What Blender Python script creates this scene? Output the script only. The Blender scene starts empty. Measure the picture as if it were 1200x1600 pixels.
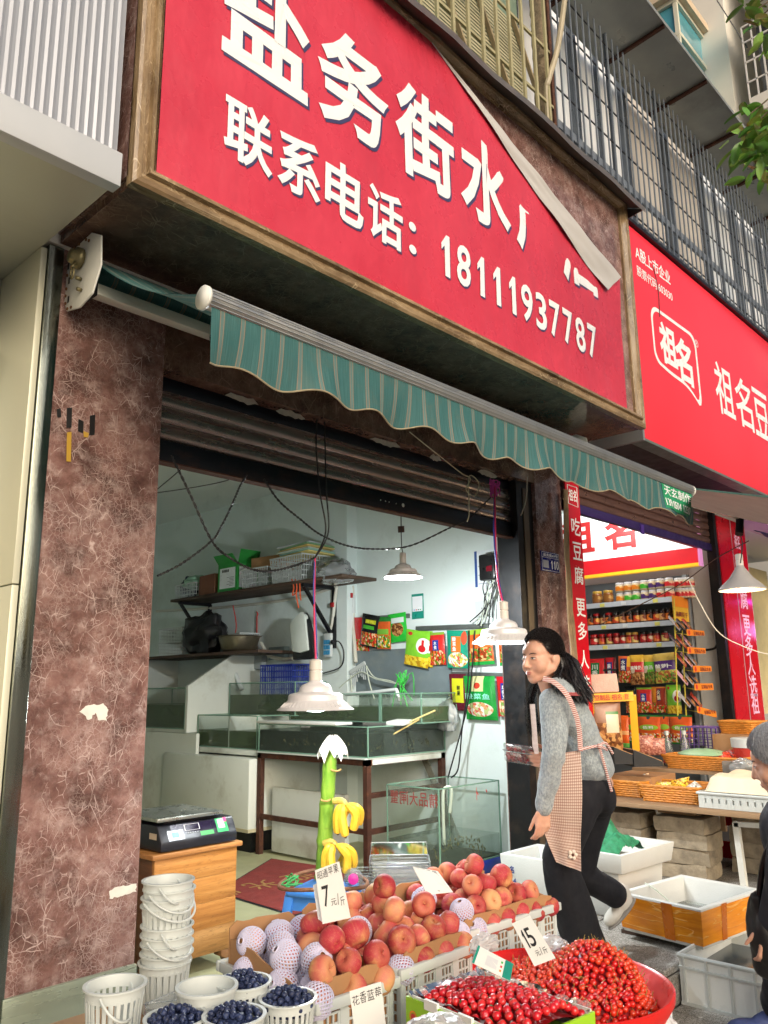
import bpy, bmesh, math, random
from mathutils import Vector, Matrix, noise
R = math.radians
random.seed(7)
sc = bpy.context.scene
C = sc.collection

# ---------------------------------------------------------------- camera
CAM = Vector((0, 0, 1.2))
FPX = 1261.3
_p, _y, _r = R(12.40), R(46.65), R(-0.695)
CF = Vector((math.sin(_y) * math.cos(_p), math.cos(_y) * math.cos(_p), math.sin(_p)))
_r0 = Vector((math.cos(_y), -math.sin(_y), 0)); _u0 = _r0.cross(CF)
CR = math.cos(_r) * _r0 + math.sin(_r) * _u0
CU = -math.sin(_r) * _r0 + math.cos(_r) * _u0
cd = bpy.data.cameras.new('camera'); cam = bpy.data.objects.new('camera', cd); C.objects.link(cam)
cd.sensor_fit = 'VERTICAL'; cd.sensor_height = 36; cd.lens = FPX / 1600 * 36
cd.clip_start = 0.05; cd.clip_end = 1000
cam.matrix_world = Matrix((( CR.x, CU.x, -CF.x, CAM.x), (CR.y, CU.y, -CF.y, CAM.y), (CR.z, CU.z, -CF.z, CAM.z), (0, 0, 0, 1)))
sc.camera = cam
# ---------------------------------------------------------------- sky, sun, exposure
SUN_EL, SUN_AZ = R(20), R(203)
w = bpy.data.worlds.new('World'); sc.world = w; w.use_nodes = True
nt = w.node_tree; bg = nt.nodes['Background']
sky = nt.nodes.new('ShaderNodeTexSky'); sky.sky_type = 'NISHITA'; sky.sun_disc = False
sky.sun_elevation = SUN_EL; sky.sun_rotation = SUN_AZ; sky.air_density = 1.0; sky.dust_density = 8.0; sky.ozone_density = 0.6
nt.links.new(sky.outputs[0], bg.inputs[0]); bg.inputs[1].default_value = 0.09
sd = bpy.data.lights.new('sun', 'SUN'); sun = bpy.data.objects.new('sun', sd); C.objects.link(sun)
sd.energy = 1.5; sd.angle = R(60); sd.color = (1.0, 0.99, 0.98)
_sv = Vector((math.sin(SUN_AZ) * math.cos(SUN_EL), math.cos(SUN_AZ) * math.cos(SUN_EL), math.sin(SUN_EL)))
sun.rotation_euler = (-_sv).to_track_quat('-Z', 'Y').to_euler(); sun.location = (0, -3, 12)
vs = sc.view_settings
sc.display_settings.display_device = 'sRGB'
vs.view_transform = 'Standard'; vs.look = 'None'; vs.exposure = 0.46; vs.gamma = 1.0; vs.use_curve_mapping = False
cy = sc.cycles
cy.use_denoising = True; cy.max_bounces = 6; cy.diffuse_bounces = 4; cy.glossy_bounces = 2; cy.transmission_bounces = 4; cy.transparent_max_bounces = 12
cy.use_adaptive_sampling = True; cy.adaptive_threshold = 0.04
cy.caustics_reflective = False; cy.caustics_refractive = False; cy.sample_clamp_indirect = 6

# ---------------------------------------------------------------- helpers
def P(x, y, **k):
    """survey helper: the point where the sight line through (x, y) of the photograph meets a plane of the place"""
    d = (x - 600) / FPX * CR - (y - 800) / FPX * CU + CF
    if 'd' in k: return CAM + d * k['d']
    (a, v), = k.items(); i = 'XYZ'.index(a)
    return CAM + d * ((v - CAM[i]) / d[i])

def lin(c):
    return tuple(((v / 255) / 12.92 if v / 255 <= 0.04045 else ((v / 255 + 0.055) / 1.055) ** 2.4) for v in c[:3]) + (1.0,)
def mulc(c, k): return tuple(min(1, v * k) for v in c[:3]) + (1.0,)

class G:
    """small node-graph writer"""
    def __init__(s, name):
        s.m = bpy.data.materials.new(name); s.m.use_nodes = True
        s.t = s.m.node_tree; s.b = s.t.nodes['Principled BSDF']; s.tc = None
    def n(s, typ, ins=None, **pr):
        nd = s.t.nodes.new('ShaderNode' + typ)
        for k, v in pr.items(): setattr(nd, k, v)
        for k, v in (ins or {}).items(): s.set(nd.inputs[k], v)
        return nd
    def set(s, inp, v):
        if hasattr(v, 'is_output'): s.t.links.new(v, inp)
        else: inp.default_value = v
    def co(s, kind='Object'):
        if s.tc is None: s.tc = s.n('TexCoord')
        return s.tc.outputs[kind]
    def map(s, vec, scale=(1, 1, 1), rot=(0, 0, 0), loc=(0, 0, 0)):
        return s.n('Mapping', {'Vector': vec, 'Scale': scale, 'Rotation': rot, 'Location': loc}).outputs[0]
    def noise(s, vec, scale=5, detail=4, rough=.55, dist=0, out=0):
        return s.n('TexNoise', {'Vector': vec, 'Scale': scale, 'Detail': detail, 'Roughness': rough, 'Distortion': dist}).outputs[out]
    def math(s, op, a, b=0.0, c=None, clamp=False):
        nd = s.n('Math', operation=op, use_clamp=clamp); s.set(nd.inputs[0], a); s.set(nd.inputs[1], b)
        if c is not None: s.set(nd.inputs[2], c)
        return nd.outputs[0]
    def ramp(s, fac, pts, interp='LINEAR'):
        nd = s.n('ValToRGB', {'Fac': fac}); cr = nd.color_ramp; cr.interpolation = interp
        while len(cr.elements) < len(pts): cr.elements.new(0.5)
        for e, (p, c) in zip(cr.elements, pts): e.position = p; e.color = c if len(c) == 4 else tuple(c) + (1,)
        return nd.outputs[0]
    def mr(s, v, a, b, c=0, d=1):
        return s.n('MapRange', {'Value': v, 'From Min': a, 'From Max': b, 'To Min': c, 'To Max': d}).outputs[0]
    def mix(s, f, a, b, blend='MIX'):
        nd = s.n('Mix', data_type='RGBA', blend_type=blend)
        s.set(nd.inputs[0], f); s.set(nd.inputs[6], a); s.set(nd.inputs[7], b); return nd.outputs[2]
    def sep(s, v):
        o = s.n('SeparateXYZ', {0: v}).outputs; return o[0], o[1], o[2]
    def bump(s, h, strength=.3, dist=.01):
        s.set(s.b.inputs['Normal'], s.n('Bump', {'Height': h, 'Strength': strength, 'Distance': dist}).outputs[0])
    def out(s, **k):
        nm = dict(col='Base Color', rough='Roughness', metal='Metallic', spec='Specular IOR Level', trans='Transmission Weight', ior='IOR', alpha='Alpha',
                  coat='Coat Weight', emit='Emission Color', estr='Emission Strength', sss='Subsurface Weight', sheen='Sheen Weight')
        for q, v in k.items(): s.set(s.b.inputs[nm[q]], v)
        return s.m

_MC = {}
def mat(name, col, rough=.5, metal=0, var=.12, scale=6, bump=0, bscale=60, stretch=(1, 1, 1), dirt=None, dirtamt=.35, rnd=0, rvar=.1, **k):
    """plain procedural material: base colour with mottling, optional grime, relief and per-object variation"""
    if name in _MC: return _MC[name]
    g = G(name); c = lin(col); v = g.map(g.co(), stretch)
    n1 = g.noise(v, scale, 5, .6)
    cc = g.ramp(n1, [(.25, mulc(c, 1 - var)), (.75, mulc(c, 1 + var))])
    if dirt:
        n2 = g.noise(g.map(g.co(), stretch, loc=(3, 7, 1)), scale * .7, 8, .7)
        cc = g.mix(g.mr(n2, .52, .72, 0, dirtamt), cc, lin(dirt))
    if rnd:
        oi = g.n('ObjectInfo').outputs['Random']
        cc = g.mix(1.0, cc, g.ramp(oi, [(0, (1 - rnd,) * 3), (1, (1, 1, 1))]), 'MULTIPLY')
    ro = g.mr(g.noise(v, scale * 2.3, 4), .3, .7, max(.02, rough - rvar), min(1, rough + rvar))
    if bump: g.bump(g.noise(v, bscale, 4, .6), bump, .006)
    _MC[name] = g.out(col=cc, rough=ro, metal=metal, **k)
    return _MC[name]

def glass(name, col=(225, 240, 232), rough=.02, alpha=.18, spec=.5):
    """thin clear sheet: faint tint plus reflection"""
    if name in _MC: return _MC[name]
    g = G(name); t = g.t; fr = g.n('Fresnel', {'IOR': 1.5}).outputs[0]
    tk = min(1, alpha * 1.5); tr = g.n('BsdfTransparent', {'Color': tuple(1 - (1 - q) * tk for q in lin(col)[:3]) + (1,)}); gl = g.n('BsdfGlossy', {'Roughness': rough, 'Color': (1, 1, 1, 1)})
    df = g.n('BsdfDiffuse', {'Color': lin(col)})
    m1 = g.n('MixShader', {0: alpha * .5}); t.links.new(tr.outputs[0], m1.inputs[1]); t.links.new(df.outputs[0], m1.inputs[2])
    m2 = g.n('MixShader', {0: g.math('MULTIPLY', fr, spec * 2, clamp=True)}); t.links.new(m1.outputs[0], m2.inputs[1]); t.links.new(gl.outputs[0], m2.inputs[2])
    t.links.new(m2.outputs[0], t.nodes['Material Output'].inputs[0]); _MC[name] = g.m
    return g.m

def emis(name, col, strength):
    if name in _MC: return _MC[name]
    g = G(name); _MC[name] = g.out(col=lin(col), emit=lin(col), estr=strength, rough=.4); return _MC[name]

class MB:
    """collects geometry for ONE mesh object"""
    def __init__(s): s.v = []; s.f = []; s.mi = []; s.uv = {}; s.M = None; s.k = 0
    def pt(s, p):
        p = Vector(p)
        if s.M is not None: p = s.M @ p
        s.v.append(p); return len(s.v) - 1
    def face(s, idx, uv=None):
        s.f.append(tuple(idx)); s.mi.append(s.k)
        if uv: s.uv[len(s.f) - 1] = uv
    def quad(s, a, b, c, d, uv=((0, 0), (1, 0), (1, 1), (0, 1))):
        s.face([s.pt(q) for q in (a, b, c, d)], uv)
    def box(s, x0, y0, z0, x1, y1, z1):
        i = [s.pt(q) for q in ((x0, y0, z0), (x1, y0, z0), (x1, y1, z0), (x0, y1, z0), (x0, y0, z1), (x1, y0, z1), (x1, y1, z1), (x0, y1, z1))]
        for q in ((0, 3, 2, 1), (4, 5, 6, 7), (0, 1, 5, 4), (1, 2, 6, 5), (2, 3, 7, 6), (3, 0, 4, 7)): s.face([i[j] for j in q])
        return s
    def bar(s, a, b, w, h, up=(0, 0, 1)):
        a, b = Vector(a), Vector(b); d = (b - a).normalized(); u = Vector(up)
        if abs(d.dot(u)) > .98: u = Vector((1, 0, 0))
        sx = d.cross(u).normalized() * w / 2; sz = sx.cross(d).normalized() * h / 2
        i = [s.pt(q) for q in (a - sx - sz, a + sx - sz, a + sx + sz, a - sx + sz, b - sx - sz, b + sx - sz, b + sx + sz, b - sx + sz)]
        for q in ((0, 1, 2, 3), (7, 6, 5, 4), (0, 4, 5, 1), (1, 5, 6, 2), (2, 6, 7, 3), (3, 7, 4, 0)): s.face([i[j] for j in q])
        return s
    def grid(s, fn, nu, nv, closeu=False, uv=True, flip=False):
        ids = [[s.pt(fn(u / nu, v / nv)) for v in range(nv + 1)] for u in range(nu + (0 if closeu else 1))]
        for u in range(nu):
            for v in range(nv):
                u2 = (u + 1) % len(ids)
                q = [ids[u][v], ids[u2][v], ids[u2][v + 1], ids[u][v + 1]]
                t = [(u / nu, v / nv), ((u + 1) / nu, v / nv), ((u + 1) / nu, (v + 1) / nv), (u / nu, (v + 1) / nv)]
                if flip: q.reverse(); t.reverse()
                s.face(q, t if uv else None)
        return ids
    def tube(s, pts, r, n=6, cap=True, closed=False):
        pts = [Vector(p) for p in pts]; rs = r if isinstance(r, (list, tuple)) else [r] * len(pts); rings = []
        up = Vector((.13, .21, .97)).normalized(); m = len(pts)
        for i, p in enumerate(pts):
            d = (pts[(i + 1) % m] - pts[i - 1]) if closed else (pts[min(i + 1, m - 1)] - pts[max(i - 1, 0)])
            d.normalize()
            a = d.cross(up)
            if a.length < 1e-3: a = d.cross(Vector((1, 0, 0)))
            a.normalize(); b = d.cross(a); up = a.cross(d)
            rings.append([s.pt(p + (a * math.cos(t) + b * math.sin(t)) * rs[i]) for t in (2 * math.pi * k / n for k in range(n))])
        for i in range(m if closed else m - 1):
            A, B = rings[i], rings[(i + 1) % m]
            for k in range(n): s.face((A[k], A[(k + 1) % n], B[(k + 1) % n], B[k]))
        if cap and not closed: s.face(rings[0]); s.face(rings[-1][::-1])
        return s
    def lathe(s, prof, n=24, c=(0, 0, 0), sx=1, sy=1, rot=None, a0=0, a1=2 * math.pi):
        c = Vector(c); full = abs(a1 - a0 - 2 * math.pi) < 1e-6; cols = n if full else n + 1; ids = []
        for k in range(cols):
            t = a0 + (a1 - a0) * k / n; col = []
            for r, z in prof:
                q = Vector((r * math.cos(t) * sx, r * math.sin(t) * sy, z))
                if rot is not None: q = rot @ q
                col.append(s.pt(c + q))
            ids.append(col)
        for k in range(n):
            A, B = ids[k], ids[(k + 1) % cols]
            for j in range(len(prof) - 1):
                q = [A[j], B[j], B[j + 1], A[j + 1]]
                if prof[j][0] == 0: q = [A[j], B[j + 1], A[j + 1]]
                elif prof[j + 1][0] == 0: q = [A[j], B[j], A[j + 1]]
                s.face(q)
        return s
    def ell(s, c, r, n=12, m=8, rot=None):
        return s.lathe([(math.sin(math.pi * j / m) if 0 < j < m else 0, -math.cos(math.pi * j / m)) for j in range(m + 1)], n, c, rot=(rot or Matrix.Identity(3)) @ Matrix.Diagonal(r))
    def prism(s, poly, o, ex, ey, ez):
        """poly in (a, b) extruded: o + a*ex + b*ey, thickness ez"""
        o, ex, ey, ez = map(Vector, (o, ex, ey, ez)); n = len(poly)
        A = [s.pt(o + ex * a + ey * b) for a, b in poly]; B = [s.pt(o + ex * a + ey * b + ez) for a, b in poly]
        s.face(A[::-1]); s.face(B)
        for k in range(n): s.face((A[k], A[(k + 1) % n], B[(k + 1) % n], B[k]))
        return s
    def mesh(s, name, mats, smooth=False, bev=0, seg=2, ang=40):
        me = bpy.data.meshes.new(name); me.from_pydata(s.v, [], s.f)
        for m in (mats if isinstance(mats, (list, tuple)) else [mats]): me.materials.append(m)
        me.polygons.foreach_set('material_index', s.mi)
        if s.uv:
            ul = me.uv_layers.new(name='UVMap')
            for fi, t in s.uv.items():
                for li, q in zip(me.polygons[fi].loop_indices, t): ul.data[li].uv = q
        bm = bmesh.new(); bm.from_mesh(me); bmesh.ops.recalc_face_normals(bm, faces=bm.faces)
        if bev:
            ed = [e for e in bm.edges if len(e.link_faces) == 2 and e.calc_face_angle(0) > R(30)]
            bmesh.ops.bevel(bm, geom=ed, offset=bev, segments=seg, profile=.5, affect='EDGES', clamp_overlap=True)
        bm.to_mesh(me); bm.free()
        if smooth or bev:
            me.polygons.foreach_set('use_smooth', [True] * len(me.polygons))
            try: me.set_sharp_from_angle(angle=R(ang))
            except Exception: pass
        me.update(); return me
    def build(s, name, mats, parent=None, **k):
        return link(name, s.mesh(name, mats, **k), parent)

_INV = {}
def link(name, me, parent=None):
    o = bpy.data.objects.new(name, me); C.objects.link(o)
    if parent is not None:
        o.parent = parent
        if parent.name in _INV: o.matrix_parent_inverse = _INV[parent.name]
    return o
def tag(o, label=None, cat=None, group=None, kind=None):
    if label: o['label'] = label
    if cat: o['category'] = cat
    if group: o['group'] = group
    if kind: o['kind'] = kind
    return o
def thing(name, label, cat, loc=(0, 0, 0), rz=0, group=None, world=False):
    """Empty at the base of a thing; world=True: parts are given in world coordinates"""
    o = bpy.data.objects.new(name, None); C.objects.link(o); o.empty_display_size = .1
    o.location = loc; o.rotation_euler = (0, 0, rz)
    if world: _INV[o.name] = Matrix.Translation(-Vector(loc))
    return tag(o, label, cat, group)
def struct(o): o['kind'] = 'structure'; return o
def copy_tree(o, parent=None):
    c = o.copy(); C.objects.link(c); c.parent = parent
    if parent is not None: c.matrix_parent_inverse = o.matrix_parent_inverse.copy()
    for ch in [q for q in KIDS.get(o.name, [])] or list(o.children): copy_tree(ch, c)
    return c
KIDS = {}

_TS = bpy.data.scenes.new('workbench')
def baked(ob):
    """mesh of ob with its modifiers, worked out in an empty side scene"""
    _TS.collection.objects.link(ob); vl = _TS.view_layers[0]; vl.update()
    return bpy.data.meshes.new_from_object(ob.evaluated_get(vl.depsgraph))
_GL = {}
def glyph(s, bold=0.0, ext=0.0, res=3):
    k = (s, bold, ext)
    if s == '1':
        q = [(.34, 0), (.62, 0), (.62, .73), (.44, .73), (.16, .55), (.16, .44), (.34, .53)]; return [Vector((a, b, 0)) for a, b in q], [tuple(range(7))], (.16, .62, 0, .73)
    if k not in _GL:
        cu = bpy.data.curves.new('lettering', 'FONT'); cu.body = s; cu.bevel_depth = bold; cu.bevel_resolution = 0; cu.extrude = 0; cu.resolution_u = res; cu.fill_mode = 'FRONT'
        ob = bpy.data.objects.new('lettering', cu); me = baked(ob)
        bpy.data.objects.remove(ob); bpy.data.curves.remove(cu)
        vs = [v.co.copy() for v in me.vertices]; fs = [tuple(p.vertices) for p in me.polygons]; bpy.data.meshes.remove(me)
        bb = (min(v.x for v in vs), max(v.x for v in vs), min(v.y for v in vs), max(v.y for v in vs))
        _GL[k] = (vs, fs, bb)
    return _GL[k]
def letter(mb, s, o, ex, ey, w=None, h=None, bold=0.0, depth=0.0, em=False, fn=None):
    """writes s with its box centred at o; ex / ey unit directions; w, h size of the box"""
    vs, fs, (x0, x1, y0, y1) = glyph(s, bold)
    if em: x0, x1, y0, y1 = 0.0, 1.0, -.12, .88
    o, ex, ey = Vector(o), Vector(ex), Vector(ey); ez = ex.cross(ey)
    if h is None: h = w * (y1 - y0) / (x1 - x0)
    if w is None: w = h * (x1 - x0) / (y1 - y0)
    b = len(mb.v)
    for v in vs:
        q = o + ex * ((v.x - (x0 + x1) / 2) / (x1 - x0) * w) + ey * ((v.y - (y0 + y1) / 2) / (y1 - y0) * h)
        if fn: q = fn(q)
        mb.pt(q + ez * (v.z / bold * .0009 if bold else 0))
    for f in fs: mb.face([b + i for i in f])
    return mb

def crv(pts, n=6, closed=False):
    """Catmull-Rom through pts"""
    pts = [Vector(p) for p in pts]; m = len(pts); out = []
    for i in range(m if closed else m - 1):
        if closed: a, b, c, d = (pts[(i + k) % m] for k in (-1, 0, 1, 2))
        else: a, b, c, d = pts[max(i - 1, 0)], pts[i], pts[i + 1], pts[min(i + 2, m - 1)]
        for k in range(n):
            t = k / n
            out.append(.5 * ((2 * b) + (c - a) * t + (2 * a - 5 * b + 4 * c - d) * t * t + (3 * b - a - 3 * c + d) * t ** 3))
    if not closed: out.append(pts[-1])
    return out
def remesh(mb, voxel, smooth=2, fac=.5):
    """fuses overlapping closed shapes into one continuous surface; returns (verts, faces)"""
    me = bpy.data.meshes.new('fuse'); me.from_pydata(mb.v, [], mb.f)
    bm = bmesh.new(); bm.from_mesh(me); bmesh.ops.recalc_face_normals(bm, faces=bm.faces); bm.to_mesh(me); bm.free()
    ob = bpy.data.objects.new('fuse', me)
    md = ob.modifiers.new('r', 'REMESH'); md.mode = 'VOXEL'; md.voxel_size = voxel; md.adaptivity = 0
    if smooth:
        ms = ob.modifiers.new('s', 'SMOOTH'); ms.iterations = smooth; ms.factor = fac
    me2 = baked(ob)
    bpy.data.objects.remove(ob); bpy.data.meshes.remove(me)
    r = MB(); r.v = [v.co.copy() for v in me2.vertices]; r.f = [tuple(p.vertices) for p in me2.polygons]; r.mi = [0] * len(r.f)
    bpy.data.meshes.remove(me2)
    return r
def cone(mb, a, b, ra, rb, n=14, m=4, flat=1.0, side=None):
    """tapered limb with rounded ends between two joints"""
    a, b = Vector(a), Vector(b); d = b - a; L = d.length; d.normalize()
    x = Vector(side) if side is not None else d.orthogonal(); x = (x - d * x.dot(d)).normalized(); y = d.cross(x)
    prof = [(math.sin(math.pi / 2 * j / m) * ra, -math.cos(math.pi / 2 * j / m) * ra) for j in range(m + 1)]
    prof += [(math.cos(math.pi / 2 * j / m) * rb, L + math.sin(math.pi / 2 * j / m) * rb) for j in range(m + 1)]
    prof[0] = (0, -ra); prof[-1] = (0, L + rb)
    rot = Matrix((x, y, d)).transposed()
    mb.lathe(prof, n, a, sy=flat, rot=rot)
def basis(ex, ey, ez): return Matrix((Vector(ex), Vector(ey), Vector(ez))).transposed()
def lattice(mb, o, ex, ez, w, h, nx, nz, bw, bh, t):
    """wall of a plastic crate: bars round nx * nz openings; o lower corner, t thickness vector"""
    o, ex, ez, t = map(Vector, (o, ex, ez, t))
    for i in range(nx + 1):
        a = o + ex * (i * (w - bw) / nx); mb.prism([(0, 0), (bw, 0), (bw, h), (0, h)], a, ex, ez, t)
    for j in range(nz + 1):
        a = o + ez * (j * (h - bh) / nz) + t * .15; mb.prism([(0, 0), (w, 0), (w, bh), (0, bh)], a, ex, ez, t * .7)
# ================================================================ materials of the place
def marble(name, dark, mid, light, vein, sc=1.0, rough=.12, streak=(1, 1, 1), vamt=1.0):
    g = G(name); v = g.map(g.co(), streak)
    def warp(src, scale, amt, detail=2):
        w_ = g.n('VectorMath', {0: g.n('TexNoise', {'Vector': src, 'Scale': scale * sc, 'Detail': detail, 'Roughness': .5}).outputs['Color'], 1: (.5, .5, .5)}, operation='SUBTRACT').outputs[0]
        return g.n('VectorMath', {0: src, 1: g.n('VectorMath', {0: w_, 'Scale': amt / sc}, operation='SCALE').outputs[0]}, operation='ADD').outputs[0]
    v2 = warp(v, 2.6, .10, 3); v3 = warp(warp(v, 5, .05, 2), 22, .016, 3)
    base = g.ramp(g.noise(v2, 4.2 * sc, 8, .66), [(.36, lin(dark)), (.5, lin(mid)), (.64, lin(light))])
    patch = g.noise(v, 2.3 * sc, 3, .55); patch2 = g.noise(g.map(v, loc=(4, 1, 7)), 6 * sc, 3, .6); patch3 = g.noise(g.map(v, loc=(9, 3, 2)), 12 * sc, 2, .5)
    def vor(src, scale, width, rot=(0, 0, 0), st=(1, 1, 1)):
        d = g.n('TexVoronoi', {'Vector': g.map(src, st, rot), 'Scale': scale * sc}, feature='DISTANCE_TO_EDGE').outputs['Distance']; return g.mr(d, 0.0, width, 1, 0)
    L = [g.math('MULTIPLY', vor(v3, 5, .012, (0, .6, 0), (1, 1, .6)), g.mr(patch3, .44, .58, 0, .85)), g.math('MULTIPLY', vor(v3, 9, .022, (0, -.5, 0), (1, 1, .55)), g.mr(patch2, .46, .62, 0, .8)),
         g.math('MULTIPLY', vor(v3, 17, .035, (0, .9, 0), (1, 1, .7)), g.mr(patch3, .48, .62, 0, .75)), g.math('MULTIPLY', vor(v3, 31, .06), g.mr(patch, .46, .64, 0, .6)), g.math('MULTIPLY', vor(v3, 58, .05), g.mr(patch2, .46, .64, 0, .5))]
    vv = L[0]
    for q in L[1:]: vv = g.math('MAXIMUM', vv, q)
    speck = g.math('MULTIPLY', g.mr(g.noise(v2, 11 * sc, 9, .76), .48, .68, 0, .62), g.mr(patch2, .40, .6, .2, 1))
    dk = g.math('MULTIPLY', g.mr(g.noise(g.map(v2, loc=(2, 5, 5)), 13 * sc, 6, .7), .52, .7, 0, .32), 1.0)
    base = g.mix(dk, base, lin(tuple(int(q * .72) for q in dark)))
    col = g.mix(g.math('MULTIPLY', g.math('MAXIMUM', vv, speck), vamt), base, lin(vein))
    ro = g.mr(g.noise(v, 9, 5), .3, .7, rough * .6, rough * 1.8)
    return g.out(col=col, rough=ro, spec=.5)
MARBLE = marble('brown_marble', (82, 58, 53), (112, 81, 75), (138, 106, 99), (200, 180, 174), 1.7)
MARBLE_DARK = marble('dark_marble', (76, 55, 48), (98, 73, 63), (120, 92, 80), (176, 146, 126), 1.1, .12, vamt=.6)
MOULD = marble('gold_brown_moulding', (84, 66, 46), (126, 103, 74), (154, 130, 98), (192, 172, 138), 2.2, .14, (.22, 1, 1))
MOULDV = marble('gold_brown_moulding_upright', (84, 66, 46), (126, 103, 74), (154, 130, 98), (192, 172, 138), 2.2, .14, (1, 1, .22))
STEEL = mat('brushed_steel', (140, 144, 134), .15, 1, .08, 3, .15, 120, (12, 12, .3))
ALU = mat('dull_aluminium', (196, 196, 192), .38, .9, .1, 5, dirt=(120, 112, 100))
WHITEP = mat('white_painted_metal', (226, 228, 222), .4, 0, .05, 4, dirt=(150, 145, 130))
PLASTER = mat('white_plaster', (220, 231, 227), .8, 0, .035, 1.6, .12, 35, dirt=(140, 148, 132), dirtamt=.35)
PLASTER2 = mat('grey_plaster', (206, 204, 198), .8, 0, .05, 2, .1, 35, dirt=(140, 130, 120))
CEIL = mat('ceiling_paint', (222, 230, 228), .85, 0, .03, 1)
BLACKM = mat('black_painted_steel', (22, 23, 26), .45, .3, .3, 8, dirt=(90, 70, 55), dirtamt=.3)
DARK = mat('dark_steel', (34, 34, 37), .4, .5, .2, 6)
RUST = mat('rusty_steel', (74, 44, 32), .75, .3, .4, 14, .5, 60, dirt=(150, 92, 52))
FLOORM = mat('painted_cement_floor', (166, 166, 128), .4, 0, .08, 2.5, .06, 30, dirt=(120, 112, 86))
GRANITE = None
def granite():
    g = G('grey_granite'); v = g.co()
    sp = g.n('TexVoronoi', {'Vector': v, 'Scale': 260.0}).outputs['Color']; s2 = g.sep(sp)[0]
    c = g.ramp(s2, [(0, lin((92, 88, 82))), (.35, lin((140, 136, 128))), (.7, lin((170, 166, 158))), (1, lin((196, 192, 186)))])
    c = g.mix(g.mr(g.noise(v, 3, 7, .7), .45, .75, 0, .55), c, lin((104, 98, 88)))
    c = g.mix(1.0, c, g.ramp(g.n('ObjectInfo').outputs['Random'], [(0, (.82, .82, .82)), (1, (1, 1, 1))]), 'MULTIPLY')
    g.bump(g.noise(v, 160, 3), .25, .004)
    return g.out(col=c, rough=.75)
GRANITE = granite()

# ================================================================ ground and rooms (the setting)
m = MB(); m.quad((-120, -120, -.162), (160, -120, -.162), (160, 120, -.162), (-120, 120, -.162))
struct(m.build('street', mat('street_cement', (150, 146, 138), .85, 0, .15, 3, .2, 50, dirt=(80, 76, 70))))
m = MB(); m.box(-8, 1.775, -.162, 22, 3.0, -.012)
pav = struct(m.build('pavement', mat('pavement_joint', (84, 80, 74), .9, 0, .2, 5)))
def slab(parent, x0, y0, x1, y1, z0, z1):
    k = (round(x1 - x0, 3), round(y1 - y0, 3), round(z1 - z0, 3))
    if k not in _SL:
        q = MB(); q.box(0, 0, 0, k[0], k[1], k[2]); _SL[k] = q.mesh('slab', GRANITE, bev=.006, seg=1)
    o = link('slab', _SL[k], parent); o.location = (x0, y0, z0); return o
_SL = {}
for i in range(12):
    for j in range(2):
        slab(pav, -.6 + i * .6 + .003, 1.76 + j * .6 + .003, -.6 + (i + 1) * .6 - .003, 1.76 + (j + 1) * .6 - .003, -.03, 0)
for i in range(9):
    q = slab(pav, 0 + i * .6 + .003, 1.76, (i + 1) * .6 - .003, 1.775, -.158, -.034)
sp = MB(); sp.box(-.6, -.6, -.161, 6.6, 1.755, -.154); strip = struct(sp.build('kerb_strip', mat('pavement_joint', (0, 0, 0))))
for i in range(12):
    for j in range(3):
        slab(strip, -.6 + i * .6 + .003, -.05 + j * .6 + .003, -.6 + (i + 1) * .6 - .003, -.05 + (j + 1) * .6 - .003, -.156, -.148)
m = MB(); m.box(1.2, 3.0, -.1, 4.92, 9.2, 0); struct(m.build('shop_floor', FLOORM))
m = MB(); m.box(4.90, 3.06, 0, 5.02, 9.2, 3.06)
wr = struct(m.build('shop_wall_right', PLASTER))
m = MB(); m.box(1.0, 9.2, 0, 5.02, 9.32, 3.06); struct(m.build('shop_wall_back', PLASTER))
m = MB(); m.box(1.0, 3.42, 0, 1.12, 9.2, 3.06); struct(m.build('shop_wall_left', PLASTER))
m = MB(); m.box(1.0, 3.32, 3.06, 5.02, 9.32, 3.16); struct(m.build('shop_ceiling', CEIL))
m = MB(); m.box(4.78, 4.96, 0, 4.90, 9.2, 3.06); m.build('wall_pier', PLASTER, wr)
# neighbour's room
m = MB(); m.box(5.02, 3.0, -.1, 13, 6.6, -.002); struct(m.build('neighbour_floor', mat('grey_tiles_floor', (150, 146, 138), .4, 0, .1, 3, dirt=(100, 92, 84))))
m = MB(); m.box(8.0, 3.1, 0, 8.1, 6.6, 3.06); struct(m.build('neighbour_wall_right', PLASTER2))
m = MB(); m.box(5.02, 6.5, 0, 13, 6.6, 3.06); struct(m.build('neighbour_wall_back', PLASTER2))
m = MB(); m.box(5.02, 3.32, 3.06, 13, 6.6, 3.16); struct(m.build('neighbour_ceiling', CEIL))

# ================================================================ the shop building
bld = thing('shop_building', 'tiled shop building with brown marble pillars and rolling shutter opening', 'building', (3, 3, 0), world=True)
m = MB(); m.box(1.287, 3.0, .2, 1.77, 3.4, 2.978); pl = m.build('pillar', MARBLE, bld)
m = MB()   # paint scraps and tape left on the pillar
def scrap(mb, pts, y=2.997):
    mb.prism(pts, (0, y, 0), (1, 0, 0), (0, 0, 1), (0, -.0015, 0))
def pxz(x, y, Y=3.0): q = P(x, y, Y=Y); return (q.x, q.z)
random.seed(3)
for poly in ([(124, 1112), (136, 1102), (160, 1100), (168, 1108), (165, 1126), (152, 1124), (148, 1114), (138, 1126)], [(170, 1390), (192, 1384), (212, 1380), (211, 1393), (190, 1400), (171, 1404)]):
    pp = []
    for i in range(len(poly)):
        a, b = Vector(poly[i]), Vector(poly[(i + 1) % len(poly)])
        for k in range(5): q = a.lerp(b, k / 5); pp.append(pxz(q.x + random.uniform(-1.4, 1.4), q.y + random.uniform(-1.4, 1.4)))
    scrap(m, pp)
m.build('paint_scrap', mat('dry_white_paint', (214, 210, 200), .8, 0, .1, 30), pl)
m = MB()
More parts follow.
